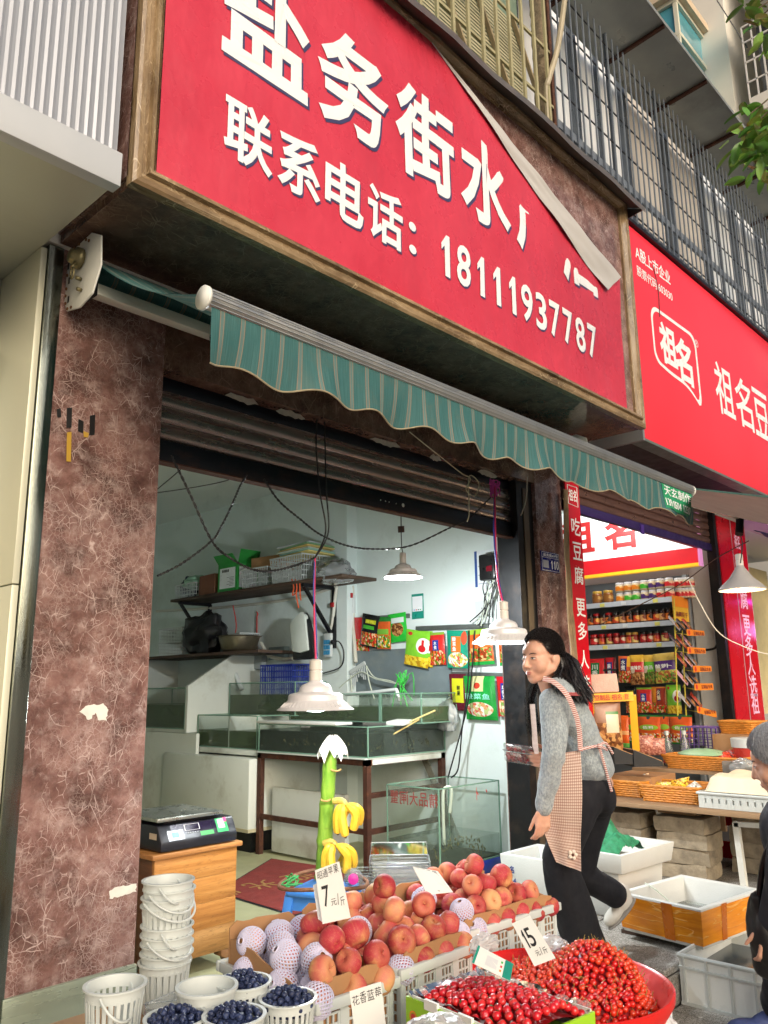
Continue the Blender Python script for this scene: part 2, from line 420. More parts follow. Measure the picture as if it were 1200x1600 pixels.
for poly in ([(104, 638), (112, 637), (111, 668), (103, 669)], [(140, 650), (148, 648), (147, 680), (139, 680)], [(122, 655), (130, 659), (129, 677), (121, 674)], [(88, 640), (94, 638), (95, 652), (89, 652)]): scrap(m, [pxz(*q) for q in poly])
m.build('tape_strip', mat('black_tape', (20, 19, 20), .4), pl)
m = MB()
for poly in ([(104, 676), (111, 675), (110, 722), (103, 721)], [(130, 674), (138, 677), (137, 684), (130, 683)]): scrap(m, [pxz(*q) for q in poly])
m.build('tape_strip', mat('yellow_tape', (176, 140, 50), .35), pl)
m = MB(); m.box(1.28, 2.985, 0, 1.775, 3.4, .2); m.build('skirting', mat('pale_green_steel', (168, 178, 158), .25, .6, .1, 2, stretch=(1, 1, 6)), bld, bev=.003)
m = MB(); m.box(1.225, 2.99, 0, 1.287, 3.3, 2.975); m.build('corner_trim', STEEL, bld, bev=.004)
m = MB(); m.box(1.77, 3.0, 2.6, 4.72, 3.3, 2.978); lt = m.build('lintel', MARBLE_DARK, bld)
m = MB()
random.seed(5)
for k, x in enumerate((2.12, 2.43, 3.1, 3.62, 4.1)):
    ln = random.uniform(.1, .26); m.prism([(0, 0)] + [(ln * i / 9, -.012 * math.sin(math.pi * i / 9) + random.uniform(-.006, .006)) for i in range(1, 10)] + [(ln * (1 - i / 6), .024 + random.uniform(-.008, .003)) for i in range(1, 6)], (x, 3.03, 2.574), (1, 0, 0), (0, 0, 1), (0, .002, 0))
m.build('plaster_patch', mat('bare_plaster', (190, 186, 176), .9, 0, .2, 40, .5), lt)
m = MB(); m.box(4.72, 3.0, 0, 5.06, 3.34, 2.978); rp = m.build('pillar', MARBLE, bld)
m = MB(); m.box(4.53, 3.03, 0, 4.72, 3.2, 2.6); m.build('door_frame', BLACKM, bld)
m = MB(); m.box(4.60, 3.022, 0, 4.66, 3.03, 2.55); m.build('guide_rail', mat('worn_brown_rail', (96, 84, 70), .5, .4, .3, 12, stretch=(1, 1, .2), dirt=(40, 36, 32)), bld)
shut = thing('rolling_shutter', 'half lowered dark metal rolling shutter under the green striped awning', 'shutter', (3.15, 3.1, 2.2), world=True)
SLAT = mat('shutter_slat_steel', (150, 138, 134), .25, .8, .15, 6, .1, 60, (.2, 1, 1), dirt=(150, 112, 96))
for k in range(3):
    z0 = 2.305 + k * .078; prof = [(3.10, 0), (3.088, .006), (3.083, .03), (3.086, .055), (3.094, .066), (3.084, .0705), (3.096, .078)]
    q = MB(); q.grid(lambda u, v, z0=z0: (1.772 + u * 2.757, prof[int(round(v * 6))][0], z0 + prof[int(round(v * 6))][1]), 1, 6, uv=False); q.build('slat', SLAT, shut, smooth=True, ang=60)
q = MB(); q.box(1.772, 3.075, 2.2, 4.529, 3.11, 2.3); bb = q.build('bottom_rail', mat('black_bottom_rail', (24, 26, 34), .4, .5, .3, 8, dirt=(90, 60, 46), dirtamt=.5, stretch=(.4, 1, 1)), shut, bev=.004)
q = MB(); q.box(1.772, 3.062, 2.194, 4.529, 3.12, 2.2005); q.build('edge_strip', RUST, shut)
q = MB()
for x in (3.3, 3.27, 3.23, 3.36): q.ell((x, 3.074, 2.25), (.004, .003, .004), 8, 4)
q.ell((3.42, 3.074, 2.25), (.012, .003, .012), 10, 5); q.build('rivet', WHITEP, shut)
q = MB(); q.tube([(1.772, 3.17, 2.57), (4.529, 3.17, 2.57)], .085, 18); q.build('roller', mat('dark_blue_roller', (20, 24, 36), .4, .4, .3, 6), shut, smooth=True)

# ---------------------------------------------------------------- sign box over the shop
YS = 2.406
box = thing('sign_box', 'brown marble sign box with gold moulding carrying the torn red banner', 'sign', (3.2, 2.7, 2.98), world=True)
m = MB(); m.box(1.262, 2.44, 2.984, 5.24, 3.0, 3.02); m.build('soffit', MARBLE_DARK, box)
m = MB(); m.box(1.25, 2.43, 3.02, 1.29, 3.0, 4.9); m.build('side_panel', MARBLE, box)
m = MB(); m.box(1.29, 2.428, 3.02, 5.2, 2.6, 4.72); m.build('backing_panel', MARBLE, box)
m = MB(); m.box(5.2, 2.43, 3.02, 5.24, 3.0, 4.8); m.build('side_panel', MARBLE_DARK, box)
def mould(name, a, b, inward, mt):
    """stepped moulding along a-b; inward = direction to the picture side"""
    a, b, n = Vector(a), Vector(b), Vector(inward)
    prof = [(0, .03), (0, -.012), (.012, -.02), (.03, -.022), (.036, -.012), (.05, -.012), (.056, -.03), (.074, -.026), (.086, -.01), (.092, .0), (.1, .004), (.1, .03)]
    q = MB(); ids = [[q.pt(e + n * (p - .0) * s_ + Vector((0, YS + d, 0)) + t_ * p * s_) for p, d in prof] for e, s_, t_ in ((a, 1, (b - a).normalized() * 1), (b, 1, -(b - a).normalized() * 1))]
    for j in range(len(prof) - 1): q.face((ids[0][j], ids[1][j], ids[1][j + 1], ids[0][j + 1]))
    return q.build(name, mt, box, smooth=True, ang=25)
XL, XR, ZB, ZT = 1.25, 5.245, 2.978, 4.78
mould('frame_moulding', (XL, 0, ZB), (XR, 0, ZB), (0, 0, 1), MOULD); mould('frame_moulding', (XL, 0, ZT), (XR, 0, ZT), (0, 0, -1), MOULD)
mould('frame_moulding', (XL, 0, ZB), (XL, 0, ZT), (1, 0, 0), MOULDV); mould('frame_moulding', (XR, 0, ZB), (XR, 0, ZT), (-1, 0, 0), MOULDV)
m = MB()
random.seed(11)
nx = 24; f1 = lambda u, v: (1.1 + u * 4.2, 2.78 - v * .5, 4.93 - v * .235 + .012 * math.sin(u * 31) * v + .02 * noise.noise((u * 9, v * 2, 3)) * v)
m.grid(f1, nx, 4); m.grid(lambda u, v: (f1(u, v)[0], f1(u, v)[1], f1(u, v)[2] + .012), nx, 4)
m.grid(lambda u, v: (f1(u, 1)[0], f1(u, 1)[1] - v * .004, f1(u, 1)[2] + .014 - v * .05), nx, 1)
m.prism([(2.28, 4.69), (2.78, 4.93), (2.78, 4.62)], (5.3, 0, 0), (0, 1, 0), (0, 0, 1), (.004, 0, 0))
m.build('rain_flashing', mat('grey_zinc_sheet', (122, 116, 112), .42, .6, .12, 3, .2, 14, dirt=(160, 70, 70), dirtamt=.25), box, smooth=True)

# ---------------------------------------------------------------- torn banner
def vinyl():
    g = G('red_vinyl'); v = g.co(); c = g.ramp(g.noise(v, 2.2, 5, .6), [(.3, lin((190, 48, 68))), (.7, lin((204, 62, 82)))])
    c = g.mix(g.mr(g.noise(g.map(v, (1, 1, .35)), 6, 6, .65), .5, .78, 0, .4), c, lin((176, 60, 78)))
    st = g.math('ABSOLUTE', g.math('SUBTRACT', g.noise(v, 34, 3, .6, .5), .5)); c = g.mix(g.math('MULTIPLY', g.mr(st, 0, .012, 1, 0), g.mr(g.noise(v, 3), .55, .7, 0, .35)), c, lin((120, 14, 34)))
    h = g.math('ADD', g.noise(g.map(v, (1, 1, .6)), 5, 3, .5), g.math('MULTIPLY', g.noise(v, 260, 2), .03)); g.bump(h, .5, .03)
    return g.out(col=c, rough=g.mr(g.noise(v, 7, 4), .3, .7, .22, .36), spec=.5)
ban = thing('shop_banner', 'large red vinyl shop banner with white lettering, top corner peeled down', 'banner', (3.1, YS, 3.05), world=True)
A2, B2, C2 = Vector((2.97, 0, 4.69)), Vector((4.985, 0, 4.05)), Vector((4.77, 0, 3.86)); _d = (B2 - A2).normalized(); _n = Vector((-_d.z, 0, _d.x))
fold = lambda x: A2.z + (B2.z - A2.z) * (x - A2.x) / (B2.x - A2.x) - .03 * math.sin(math.pi * max(0, min(1, (x - A2.x) / (B2.x - A2.x))))
def bsurf(x, z): return Vector((x, YS - .012 + .006 * noise.noise((x * 1.7, 0, z * 2.1)) - .004 * noise.noise((x * 6, 2, z * 5)), z))
m = MB()
def bf(u, v):
    x = 1.345 + u * (4.985 - 1.345); zt = 4.69 if x < A2.x else fold(x); q = bsurf(x, 3.06 + (zt - 3.06) * v)
    if x > A2.x: q.y -= .05 * max(0, v - .6) * min(1, (x - A2.x) / 1.0)
    return q
m.grid(bf, 90, 30); VINYL = vinyl(); m.build('banner_sheet', VINYL, ban, smooth=True)
m = MB()   # the corner hanging over, grey back outwards
def ff(u, v):
    x = A2.x + u * (B2.x - A2.x); e = Vector((x, YS - .012 - .02 * min(1, (x - A2.x) / 1.0), fold(x))); f_ = A2.lerp(C2, u ** 1.04); f_ = Vector((f_.x - .03 * math.sin(math.pi * u), YS - .016, f_.z - .03 * math.sin(math.pi * u)))
    w_ = (f_ - e).length; a = v * w_; rr = min(.034, w_ * .3 + .004); q = e.lerp(f_, v)
    q.y -= rr * math.sin(min(1, a / (rr * 1.6)) * math.pi / 2) + .012 * math.sin(u * 17 + v * 2.5) * v * u + .008 * noise.noise((u * 9, v * 4, 2)) - .012 * v
    return q
m.grid(ff, 60, 16); m.build('peeled_corner', mat('banner_back_grey', (186, 184, 182), .5, 0, .06, 3, .25, 12), ban, smooth=True)
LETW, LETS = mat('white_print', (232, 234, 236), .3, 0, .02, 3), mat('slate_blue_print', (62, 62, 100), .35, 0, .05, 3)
def cutfold(o):
    bm = bmesh.new(); bm.from_mesh(o.data)
    bmesh.ops.bisect_plane(bm, geom=bm.verts[:] + bm.edges[:] + bm.faces[:], plane_co=Vector((4.2, 0, fold(4.2) - .005)), plane_no=_n, clear_outer=True)
    bm.to_mesh(o.data); bm.free()
def bchar(ch, x0, x1, z0, z1, bold, em=True, cut=False, pk=.012):
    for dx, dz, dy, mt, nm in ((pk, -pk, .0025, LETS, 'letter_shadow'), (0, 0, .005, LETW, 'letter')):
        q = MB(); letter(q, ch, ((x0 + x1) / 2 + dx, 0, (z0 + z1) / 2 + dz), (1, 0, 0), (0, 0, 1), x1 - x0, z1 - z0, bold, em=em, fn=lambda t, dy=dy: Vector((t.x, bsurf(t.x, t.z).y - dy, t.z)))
        o = q.build(nm, mt, ban)
        if cut: cutfold(o)
for i, ch in enumerate('盐务街水产店'):
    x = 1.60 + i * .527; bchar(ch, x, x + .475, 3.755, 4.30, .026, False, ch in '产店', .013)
for i, ch in enumerate('联系电话'):
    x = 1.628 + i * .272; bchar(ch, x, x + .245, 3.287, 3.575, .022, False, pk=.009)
bchar('：', 2.735, 2.79, 3.315, 3.49, .02, False, pk=.008)
for i, ch in enumerate('18111937787'):
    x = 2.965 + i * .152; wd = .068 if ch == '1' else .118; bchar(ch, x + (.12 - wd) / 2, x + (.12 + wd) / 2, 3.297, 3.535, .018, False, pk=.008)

# ---------------------------------------------------------------- green awning
aw = thing('striped_awning', 'green and tan striped awning with scalloped valance over the fish shop', 'awning', (3.1, 2.9, 2.7), world=True)
def awn():
    g = G('striped_canvas'); x, y, z = g.sep(g.co())
    def line(off, wd):
        t = g.math('PINGPONG', g.math('ADD', x, off), .0405); return g.math('LESS_THAN', t, wd)
    l = g.math('MAXIMUM', line(0.0, .0016), line(.0145, .0016))
    fine = g.noise(g.map(g.co(), (90, 1, 1)), 6, 2)
    c = g.ramp(fine, [(.3, lin((40, 86, 88))), (.55, lin((56, 104, 104))), (.75, lin((80, 124, 122)))])
    c = g.mix(g.mr(g.noise(g.co(), 4, 6, .7), .5, .75, 0, .4), c, lin((22, 84, 84)))
    bnd = g.math('LESS_THAN', g.math('PINGPONG', g.math('ADD', x, .0072), .0405), .0085); c = g.mix(g.math('MULTIPLY', bnd, .28), c, lin((140, 152, 146)))
    c = g.mix(g.math('MULTIPLY', l, .75), c, lin((150, 122, 96)))
    c = g.mix(g.mr(g.noise(g.co(), 9, 7, .75), .5, .75, 0, .5), c, lin((92, 100, 88)))
    g.bump(g.noise(g.co(), 300, 2), .1, .002)
    m_ = g.out(col=c, rough=.7); tl_ = g.n('BsdfTranslucent', {'Color': c}); mx = g.n('MixShader', {0: .15}); t_ = g.t; t_.links.new(g.b.outputs[0], mx.inputs[1]); t_.links.new(tl_.outputs[0], mx.inputs[2]); t_.links.new(mx.outputs[0], t_.nodes['Material Output'].inputs[0])
    return m_
CANVAS = awn()
XA0, XA1, YB, ZBAR = 1.315, 4.94, 2.0, 2.405
m = MB(); m.grid(lambda u, v: (XA0 + .02 + u * (XA1 - XA0 - .03), 2.87 - v * .87, 2.905 - v * .475 - .06 * math.sin(math.pi * v) + .008 * math.sin(u * 40) * math.sin(math.pi * v)), 60, 12); m.build('canopy', CANVAS, aw, smooth=True)
m = MB(); m.tube([(XA0, YB, ZBAR), (XA1, YB, ZBAR)], .033, 14)
for k in range(7):
    t = math.pi * (.55 + k * .12); m.bar((XA0, YB + .034 * math.cos(t), ZBAR + .034 * math.sin(t)), (XA1, YB + .034 * math.cos(t), ZBAR + .034 * math.sin(t)), .003, .003)
m.build('front_bar', ALU, aw, smooth=True, ang=50)
m = MB(); m.tube([(XA0 - .012, YB, ZBAR), (XA0 - .001, YB, ZBAR)], .04, 20); m.tube([(XA1 + .001, YB, ZBAR), (XA1 + .012, YB, ZBAR)], .036, 20); m.build('end_cap', WHITEP, aw, smooth=True, ang=40)
vz = lambda x: ZBAR - .205 - 0.015 * math.cos((x - XA0) / .297 * 2 * math.pi) - .012 * noise.noise((x * 2, 0, 0))
def vf(u, v):
    x = XA0 + .012 + u * (XA1 - XA0 - .014); zt = ZBAR - .022; zb = vz(x)
    yy = YB - .016 + v * v * (.022 * math.sin(x * 9.3) + .012 * math.sin(x * 23 + 1) + .02 * noise.noise((x * 3, 1, 4)))
    return Vector((x + .05 * v * v * max(0, (u - .97) / .03), yy, zt + (zb - zt) * v))
m = MB(); m.grid(vf, 300, 8); va = m.build('valance', CANVAS, aw, smooth=True)
m = MB(); m.tube([vf(i / 400, 1) + Vector((0, -.001, 0)) for i in range(401)], .0032, 5); m.build('binding', mat('tan_binding', (150, 138, 112), .8, 0, .2, 30), va, smooth=True)
m = MB(); ptch = lambda q: Vector((q.x, vf((q.x - XA0 - .012) / (XA1 - XA0 - .014), (ZBAR - .022 - q.z) / .19).y - .003, q.z))
m.grid(lambda u, v: ptch(Vector((4.49 + u * .42, 0, 2.222 + v * .15))), 16, 6); pt = m.build('maker_label', mat('bright_green_print', (30, 140, 92), .5, 0, .08, 8), va)
m = MB()
for i, ch in enumerate('天玄制作'): letter(m, ch, (4.555 + i * .098, 0, 2.335), (1, 0, 0), (0, 0, 1), .09, .06, .012, fn=lambda t: ptch(t) + Vector((0, -.0015, 0)))
letter(m, '139 8504 1230', (4.70, 0, 2.262), (1, 0, 0), (0, 0, 1), .39, .048, .012, fn=lambda t: ptch(t) + Vector((0, -.0015, 0))); m.build('lettering', LETW, va)
m = MB(); m.tube([(1.325, 2.9, 2.865), (4.97, 2.9, 2.865)], .047, 16); m.build('roller', CANVAS, aw, smooth=True)
m = MB(); m.box(1.36, 2.83, 2.742, 4.98, 2.885, 2.79); m.build('square_bar', mat('cream_bar', (214, 216, 206), .35, .1, .06, 6, stretch=(.3, 1, 1), dirt=(150, 150, 140)), aw, bev=.004)
for xs in (1.305, 4.985):
    m = MB(); oc = [(2.76, 2.70), (2.86, 2.675), (2.975, 2.70), (2.999, 2.75), (2.999, 2.9), (2.93, 2.965), (2.80, 2.975), (2.72, 2.93), (2.705, 2.80)]
    m.prism(oc, (xs, 0, 0), (0, 1, 0), (0, 0, 1), (.008, 0, 0)); br = m.build('bracket', WHITEP, aw, bev=.002)
    m = MB()
    for (yy, zz) in ((2.815, 2.945), (2.84, 2.96), (2.9, 2.965), (2.955, 2.95), (2.975, 2.925), (2.985, 2.86), (2.985, 2.80), (2.982, 2.735), (2.962, 2.705), (2.93, 2.7), (2.988, 2.77), (2.94, 2.962)):
        m.tube([(xs - .004, yy, zz), (xs + .002, yy, zz)], .0065, 8)
    m.build('bolt', mat('rusty_bolt', (128, 92, 62), .6, .6, .3, 60), br)
    m = MB()
    for (yy, zz) in ((2.982, 2.90), (2.966, 2.83), (2.96, 2.745)): m.prism([(-.006, -.014), (.006, -.014), (.006, .014), (-.006, .014)], (xs - .001, yy, zz), (0, 1, 0), (0, 0, 1), (-.0015, 0, 0))
    m.build('slot', DARK, br)
    m = MB(); m.lathe([(0, -.05), (.028, -.048), (.03, -.03), (.042, -.028), (.044, -.005), (0, 0)], 14, (xs, 2.87, 2.885), rot=Matrix.Rotation(R(90), 3, 'Y') if xs > 3 else Matrix.Rotation(R(90), 3, 'Y'))
    m.tube([(xs - .03, 2.86, 2.86), (xs - .045, 2.85, 2.82)], .007, 6); m.tube([(xs - .045 + .0 * math.cos(t), 2.845 + .014 * math.cos(t), 2.80 + .024 * math.sin(t)) for t in (2 * math.pi * i / 16 for i in range(16))], .004, 6, closed=True)
    m.tube([(xs - .02, 2.85, 2.745), (xs, 2.85, 2.745)], .008, 6); m.tube([(xs - .022, 2.86, 2.795), (xs, 2.86, 2.795)], .008, 6)
    m.build('winding_gear', mat('worn_brass_grey', (132, 124, 92), .45, .8, .3, 50), br, smooth=True)
m = MB(); m.box(1.315, 2.82, 2.73, 1.358, 2.895, 2.80); m.build('bar_clamp', BLACKM, aw, bev=.005)
for xa, s_ in ((1.9, 1), (4.4, -1)):
    m = MB(); e = Vector((xa + s_ * .52, 2.45, 2.56)); m.bar((xa, 2.84, 2.74), e, .04, .03); m.bar(e, (xa, 2.02, 2.40), .03, .025); m.build('folding_arm', mat('dark_arm', (40, 42, 44), .5, .5), aw, bev=.004)
# ================================================================ upper storey
up = thing('upper_storey', 'grey upper storey with big windows behind the security bars', 'building', (6, 3.4, 4.9), world=True)
m = MB(); m.box(-3, 3.3, 4.7, 16, 3.6, 5.2); m.box(-3, 3.3, 7.6, 16, 3.6, 7.8); m.build('wall', PLASTER2, up)
m = MB(); m.box(-3, 2.98, 2.978, 16, 3.3, 4.95); m.build('wall', PLASTER2, up)
m = MB(); m.box(-3, 4.6, 4.9, 16, 4.7, 7.8); m.build('inner_wall', mat('dim_room', (120, 122, 126), .9), up)
WFR = mat('grey_window_frame', (84, 92, 102), .35, .5, .1, 5); WGL = None
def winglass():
    g = G('window_glass_sky_sheen'); c = g.ramp(g.noise(g.co(), 1.3, 3), [(.35, lin((40, 46, 54))), (.7, lin((66, 74, 84)))])
    return g.out(col=g.ramp(g.noise(g.map(g.co(), (3, 1, .4)), 2.2, 4), [(.35, lin((206, 216, 224))), (.6, lin((244, 247, 250)))]), rough=.08, spec=.8)  # near-white streaks paint bright sky reflection and curtains into the pane colour
WGL = winglass(); CURT = mat('pale_curtain', (236, 238, 240), .8, 0, .08, 4, .4, 20, (8, 1, .3)); PANEL = mat('beige_wall_panel', (186, 180, 172), .7, 0, .05, 2)
x = 4.8; k = 0
while x < 12.4:
    wd = .95; typ = ('pane', 'pane', 'panel', 'panel', 'pane', 'pane', 'pane', 'panel')[k % 8]
    m = MB()
    for a, b in ((x, x + .05), (x + wd - .05, x + wd)): m.box(a, 3.0, 4.95, b, 3.1, 7.5)
    for z in (4.95, 5.42, 5.52, 7.45): m.box(x + .05, 3.005, z, x + wd - .05, 3.095, z + (.06 if z != 5.42 else .05))
    wf = m.build('window', WFR, up)
    m = MB(); m.quad((x + .05, 3.05, 5.0), (x + wd - .05, 3.05, 5.0), (x + wd - .05, 3.05, 5.42), (x + .05, 3.05, 5.42)); m.build('pane', WGL, wf)
    m = MB()
    if typ == 'pane':
        m.box(x + wd / 2 - .02, 3.03, 5.58, x + wd / 2 + .02, 3.08, 7.45)
        m.k = 1
        m.quad((x + .05, 3.05, 5.58), (x + wd - .05, 3.05, 5.58), (x + wd - .05, 3.05, 7.45), (x + .05, 3.05, 7.45)); m.build('pane', [WFR, WGL], wf)
        m = MB(); m.grid(lambda u, v: (x + .06 + u * (wd - .12), 3.14 + .02 * math.sin(u * 40), 5.55 + v * 1.5), 40, 1); m.build('curtain', CURT, wf, smooth=True)
    else:
        m.box(x + .05, 3.04, 5.58, x + wd - .05, 3.08, 7.45); m.build('panel', PANEL, wf)
    x += wd; k += 1
# steel security cage
cage = thing('security_cage', 'grey steel bar cage across the upper windows beside the sheet roof', 'cage', (8, 2.7, 4.9), world=True)
BARM = mat('grey_steel_bar', (112, 120, 130), .4, .2, .12, 4, stretch=(1, 1, .3))
me = MB().box(-.008, -.005, 0, .008, .005, 2.0).mesh('bar', BARM)
for i in range(66):
    o = link('bar', me, cage); o.location = (4.84 + i * .105, 2.7, 4.84)
for z in (4.9, 5.18, 5.74, 6.06, 6.38, 6.72):
    m = MB(); m.box(4.8, 2.705, z - .006, 11.8, 2.713, z + .006); m.build('cross_bar', DARK, cage)
m = MB(); m.box(4.8, 2.715, 5.40, 11.8, 2.74, 5.47); m.build('cross_bar', BARM, cage)
for i in range(8):
    m = MB(); xx = 4.83 + i * .97; m.box(xx, 2.72, 4.84, xx + .035, 2.74, 6.86); m.build('post', WFR, cage)
m = MB()
for i in range(34):
    m.bar((4.84 + i * .21, 2.7, 4.86), (4.84 + i * .21, 3.0, 4.86), .012, .012)
m.build('floor_bars', DARK, cage)
# sheet roof over the cage
rf = thing('sheet_roof', 'dark sheet metal roof on steel ribs above the security cage', 'roof', (8, 2.6, 6.9), world=True)
m = MB(); fr = lambda u, v: (3.6 + u * 9, 2.98 - v * .63, 6.98 + v * .05)
m.grid(fr, 14, 2); m.grid(lambda u, v: (fr(u, v)[0], fr(u, v)[1], fr(u, v)[2] + .01), 14, 2)
m.grid(lambda u, v: (fr(u, 1)[0], fr(u, 1)[1] - .003, fr(u, 1)[2] + .015 - v * .04), 14, 1)
m.build('sheet', mat('zinc_sheet_dark', (150, 154, 150), .35, .35, .2, 2, dirt=(70, 66, 62)), rf, smooth=True)
for xx in (4.35, 5.3, 6.25, 7.2, 8.15, 9.1, 10.05): m = MB(); m.bar((xx, 2.96, 6.96), (xx, 2.36, 7.005), .03, .03); m.build('rib', RUST, rf)
# old cream cage with blinds
oc = thing('old_balcony_cage', 'weathered cream barred balcony with slatted blinds above the red banner', 'cage', (3.4, 2.66, 4.9), world=True)
OB = mat('weathered_cream_bar', (164, 158, 124), .6, .2, .2, 12, stretch=(1, 1, .3), dirt=(112, 92, 62))
me = MB().box(-.012, -.009, 0, .012, .009, 2.1).mesh('bar', OB)
for i in range(20): o = link('bar', me, oc); o.location = (1.55 + i * .162, 2.64, 4.86)
for z in (4.95, 5.42, 5.9): m = MB(); m.box(1.5, 2.65, z, 4.72, 2.665, z + .022); m.build('cross_bar', OB, oc)
m = MB()
for i in range(40): m.bar((1.5, 2.80, 4.92 + i * .03), (4.55, 2.80, 4.92 + i * .03), .004, .018)
tag(m.build('blind_slats', mat('cream_blind', (176, 170, 140), .7, 0, .15, 6, stretch=(1, 1, 4), dirt=(120, 120, 96)), oc), kind='stuff')
m = MB(); m.box(1.5, 2.83, 4.9, 4.56, 2.85, 6.4); m.build('backing', mat('dull_green_board', (112, 132, 116), .8, 0, .25, 3), oc)
m = MB()
for i in range(5): m.bar((2.4 + i * .5, 2.775, 6.1), (3.1 + i * .5, 2.775, 4.95), .03, .02)
m.build('slanting_lath', mat('old_wood_lath', (150, 136, 108), .8, 0, .2, 9), oc)
m = MB(); m.box(3.0, 2.7, 4.95, 3.35, 2.79, 5.35); m.build('green_panel', mat('teal_panel', (50, 128, 112), .5), oc)
col = thing('stone_column', 'rough stone pilaster with rusty pipe between the two balcony cages', 'column', (4.76, 2.8, 4.8), world=True)
m = MB(); random.seed(2)
m.grid(lambda u, v: (4.735 + .07 * math.cos(2 * math.pi * u) + .02 * noise.noise((u * 20, v * 60, 0)), 2.74 + .07 * math.sin(2 * math.pi * u) + .02 * noise.noise((u * 20, v * 60, 5)), 4.75 + v * 2.3), 14, 70, closeu=True)
m.build('shaft', mat('rough_stone', (134, 120, 98), .95, 0, .35, 30, .8, 60), col, smooth=True)
m = MB(); m.tube([(4.72, 2.655, 4.8), (4.72, 2.655, 7)], .014, 8); m.build('pipe', RUST, col, smooth=True)
m = MB(); m.tube(crv([(4.63, 2.655, 4.8), (4.63, 2.655, 5.5), (4.63, 2.64, 5.6), (4.74, 2.6, 5.95), (4.9, 2.6, 6.5)], 4), .022, 8); m.build('drain_pipe', mat('cream_pipe', (170, 160, 136), .5), col, smooth=True)

# ---------------------------------------------------------------- distant apartment block
ab = thing('apartment_block', 'tall pale apartment block with teal glazed balcony behind the roof', 'building', (16, 6, 0), world=True)
BW = mat('pale_render', (222, 218, 208), .85, 0, .05, .4, dirt=(176, 168, 156))
m = MB(); m.box(17.6, 5.2, 0, 24, 16, 26); m.build('wall', BW, ab)
m = MB(); m.box(16.1, 5.75, 13.2, 17.6, 7.6, 14.6); bay = m.build('balcony', BW, ab)
def px(x, y, d): return P(x, y, d=d)
TEAL = mat('teal_glass', (84, 160, 176), .12, 0, .15, .8, coat=.6); CRM = mat('cream_frame', (206, 204, 186), .6, 0, .05, 2)
m = MB(); m.box(16.15, 5.8, 14.6, 17.6, 7.55, 16.6); m.build('glazing', TEAL, bay)
m = MB()
for yy in (5.74, 6.35, 6.98, 7.55): m.box(16.08, yy, 14.55, 16.16, yy + .09, 16.7)
for zz in (14.55, 15.1, 15.7, 16.6): m.box(16.07, 5.74, zz, 16.14, 7.64, zz + .1); m.box(16.08, 5.73, zz, 17.6, 5.8, zz + .1)
m.build('frame', CRM, bay)
m = MB(); m.box(16.06, 6.45, 15.2, 16.1, 6.9, 15.65); m.build('vent', DARK, bay)
m = MB(); m.box(15.9, 5.6, 16.7, 17.6, 7.8, 16.9); m.build('slab', mat('slab_beige', (196, 176, 150), .85), bay)
m = MB(); m.box(16.0, 4.9, 12.6, 17.6, 7.9, 12.66); m.build('awning_sheet', mat('zinc_sheet_dark', (0, 0, 0)), bay)
m = MB(); m.box(16.4, 3.0, 13.1, 17.8, 4.55, 13.5); m.box(16.4, 3.0, 16.1, 17.8, 4.55, 16.5); m.box(17.7, 1.5, 8, 22, 4.4, 26); b2 = m.build('balcony', BW, ab)
m = MB()
for i in range(9): m.bar((16.42, 3.02 + i * .19, 13.5), (16.42, 3.02 + i * .19, 15.3), .03, .03)
for z in (13.9, 14.4, 14.9, 15.3): m.bar((16.42, 3.0, z), (16.42, 4.55, z), .03, .03)
m.build('grille', mat('white_grille', (214, 212, 208), .6), b2)
m = MB(); m.box(17.4, 3.05, 13.6, 17.5, 4.5, 16); m.build('opening', mat('dark_opening', (70, 72, 76), .6, 0, .4, 2), b2)
m = MB(); m.tube([P(1120, 0, X=16.0), P(1168, 75, X=16.5)], .012, 4); m.build('wire', DARK, ab)

# ---------------------------------------------------------------- leafy branch top right
LEAF = None
def leafm():
    g = G('leaf_green'); c = g.ramp(g.n('ObjectInfo').outputs['Random'], [(0, lin((66, 112, 44))), (.5, lin((98, 150, 58))), (1, lin((150, 190, 90)))])
    return g.out(col=c, rough=.35, spec=.5)
LEAF = leafm()
tr = thing('leafy_branch', 'green leafy tree branch reaching in at the upper edge of the view', 'branch', P(1230, 150, d=4.6), world=True)
def leafmesh(L):
    q = MB(); n = 6
    q.grid(lambda u, v: ((v - .5) * .52 * L * math.sin(math.pi * min(.98, u * .95 + .03)) ** .8, u * L, -.10 * L * u * u + .07 * L * abs(v - .5) * 2), n, 4); return q.mesh('leaf', LEAF, smooth=True)
LMS = [leafmesh(l) for l in (.085, .1, .12)]
random.seed(21)
stems = MB(); cl = []
for (x, y, d, n) in ((1200, 210, 4.3, 14), (1185, 235, 4.2, 12), (1195, 260, 4.4, 10), (1178, 195, 4.4, 9), (1200, 175, 4.5, 9), (1178, 8, 4.6, 7), (1195, 20, 4.7, 9), (1215, 60, 4.5, 12), (1235, 150, 4.4, 14), (1240, 230, 4.3, 14), (1200, 240, 4.1, 8), (1170, 215, 4.2, 12), (1188, 200, 4.0, 14), (1165, 235, 4.3, 9), (1190, 258, 4.1, 10), (1172, 178, 4.2, 8), (1182, 15, 4.4, 8)):
    c = P(x, y, d=d); root = P(1330, -20 if y < 100 else 120, d=d + .2); mid = c.lerp(root, .5) + Vector((0, 0, .1)); stems.tube(crv([root, mid, c], 5), .004, 5)
    for k in range(n):
        o = link('leaf', random.choice(LMS), tr)
        o.location = c + Vector((random.gauss(0, .045), random.gauss(0, .045), random.gauss(0, .045)))
        o.rotation_euler = (random.uniform(-1.2, .2), random.uniform(-.5, .5), random.uniform(0, 6.28))
stems.build('twig', mat('brown_twig', (84, 70, 52), .8), tr)

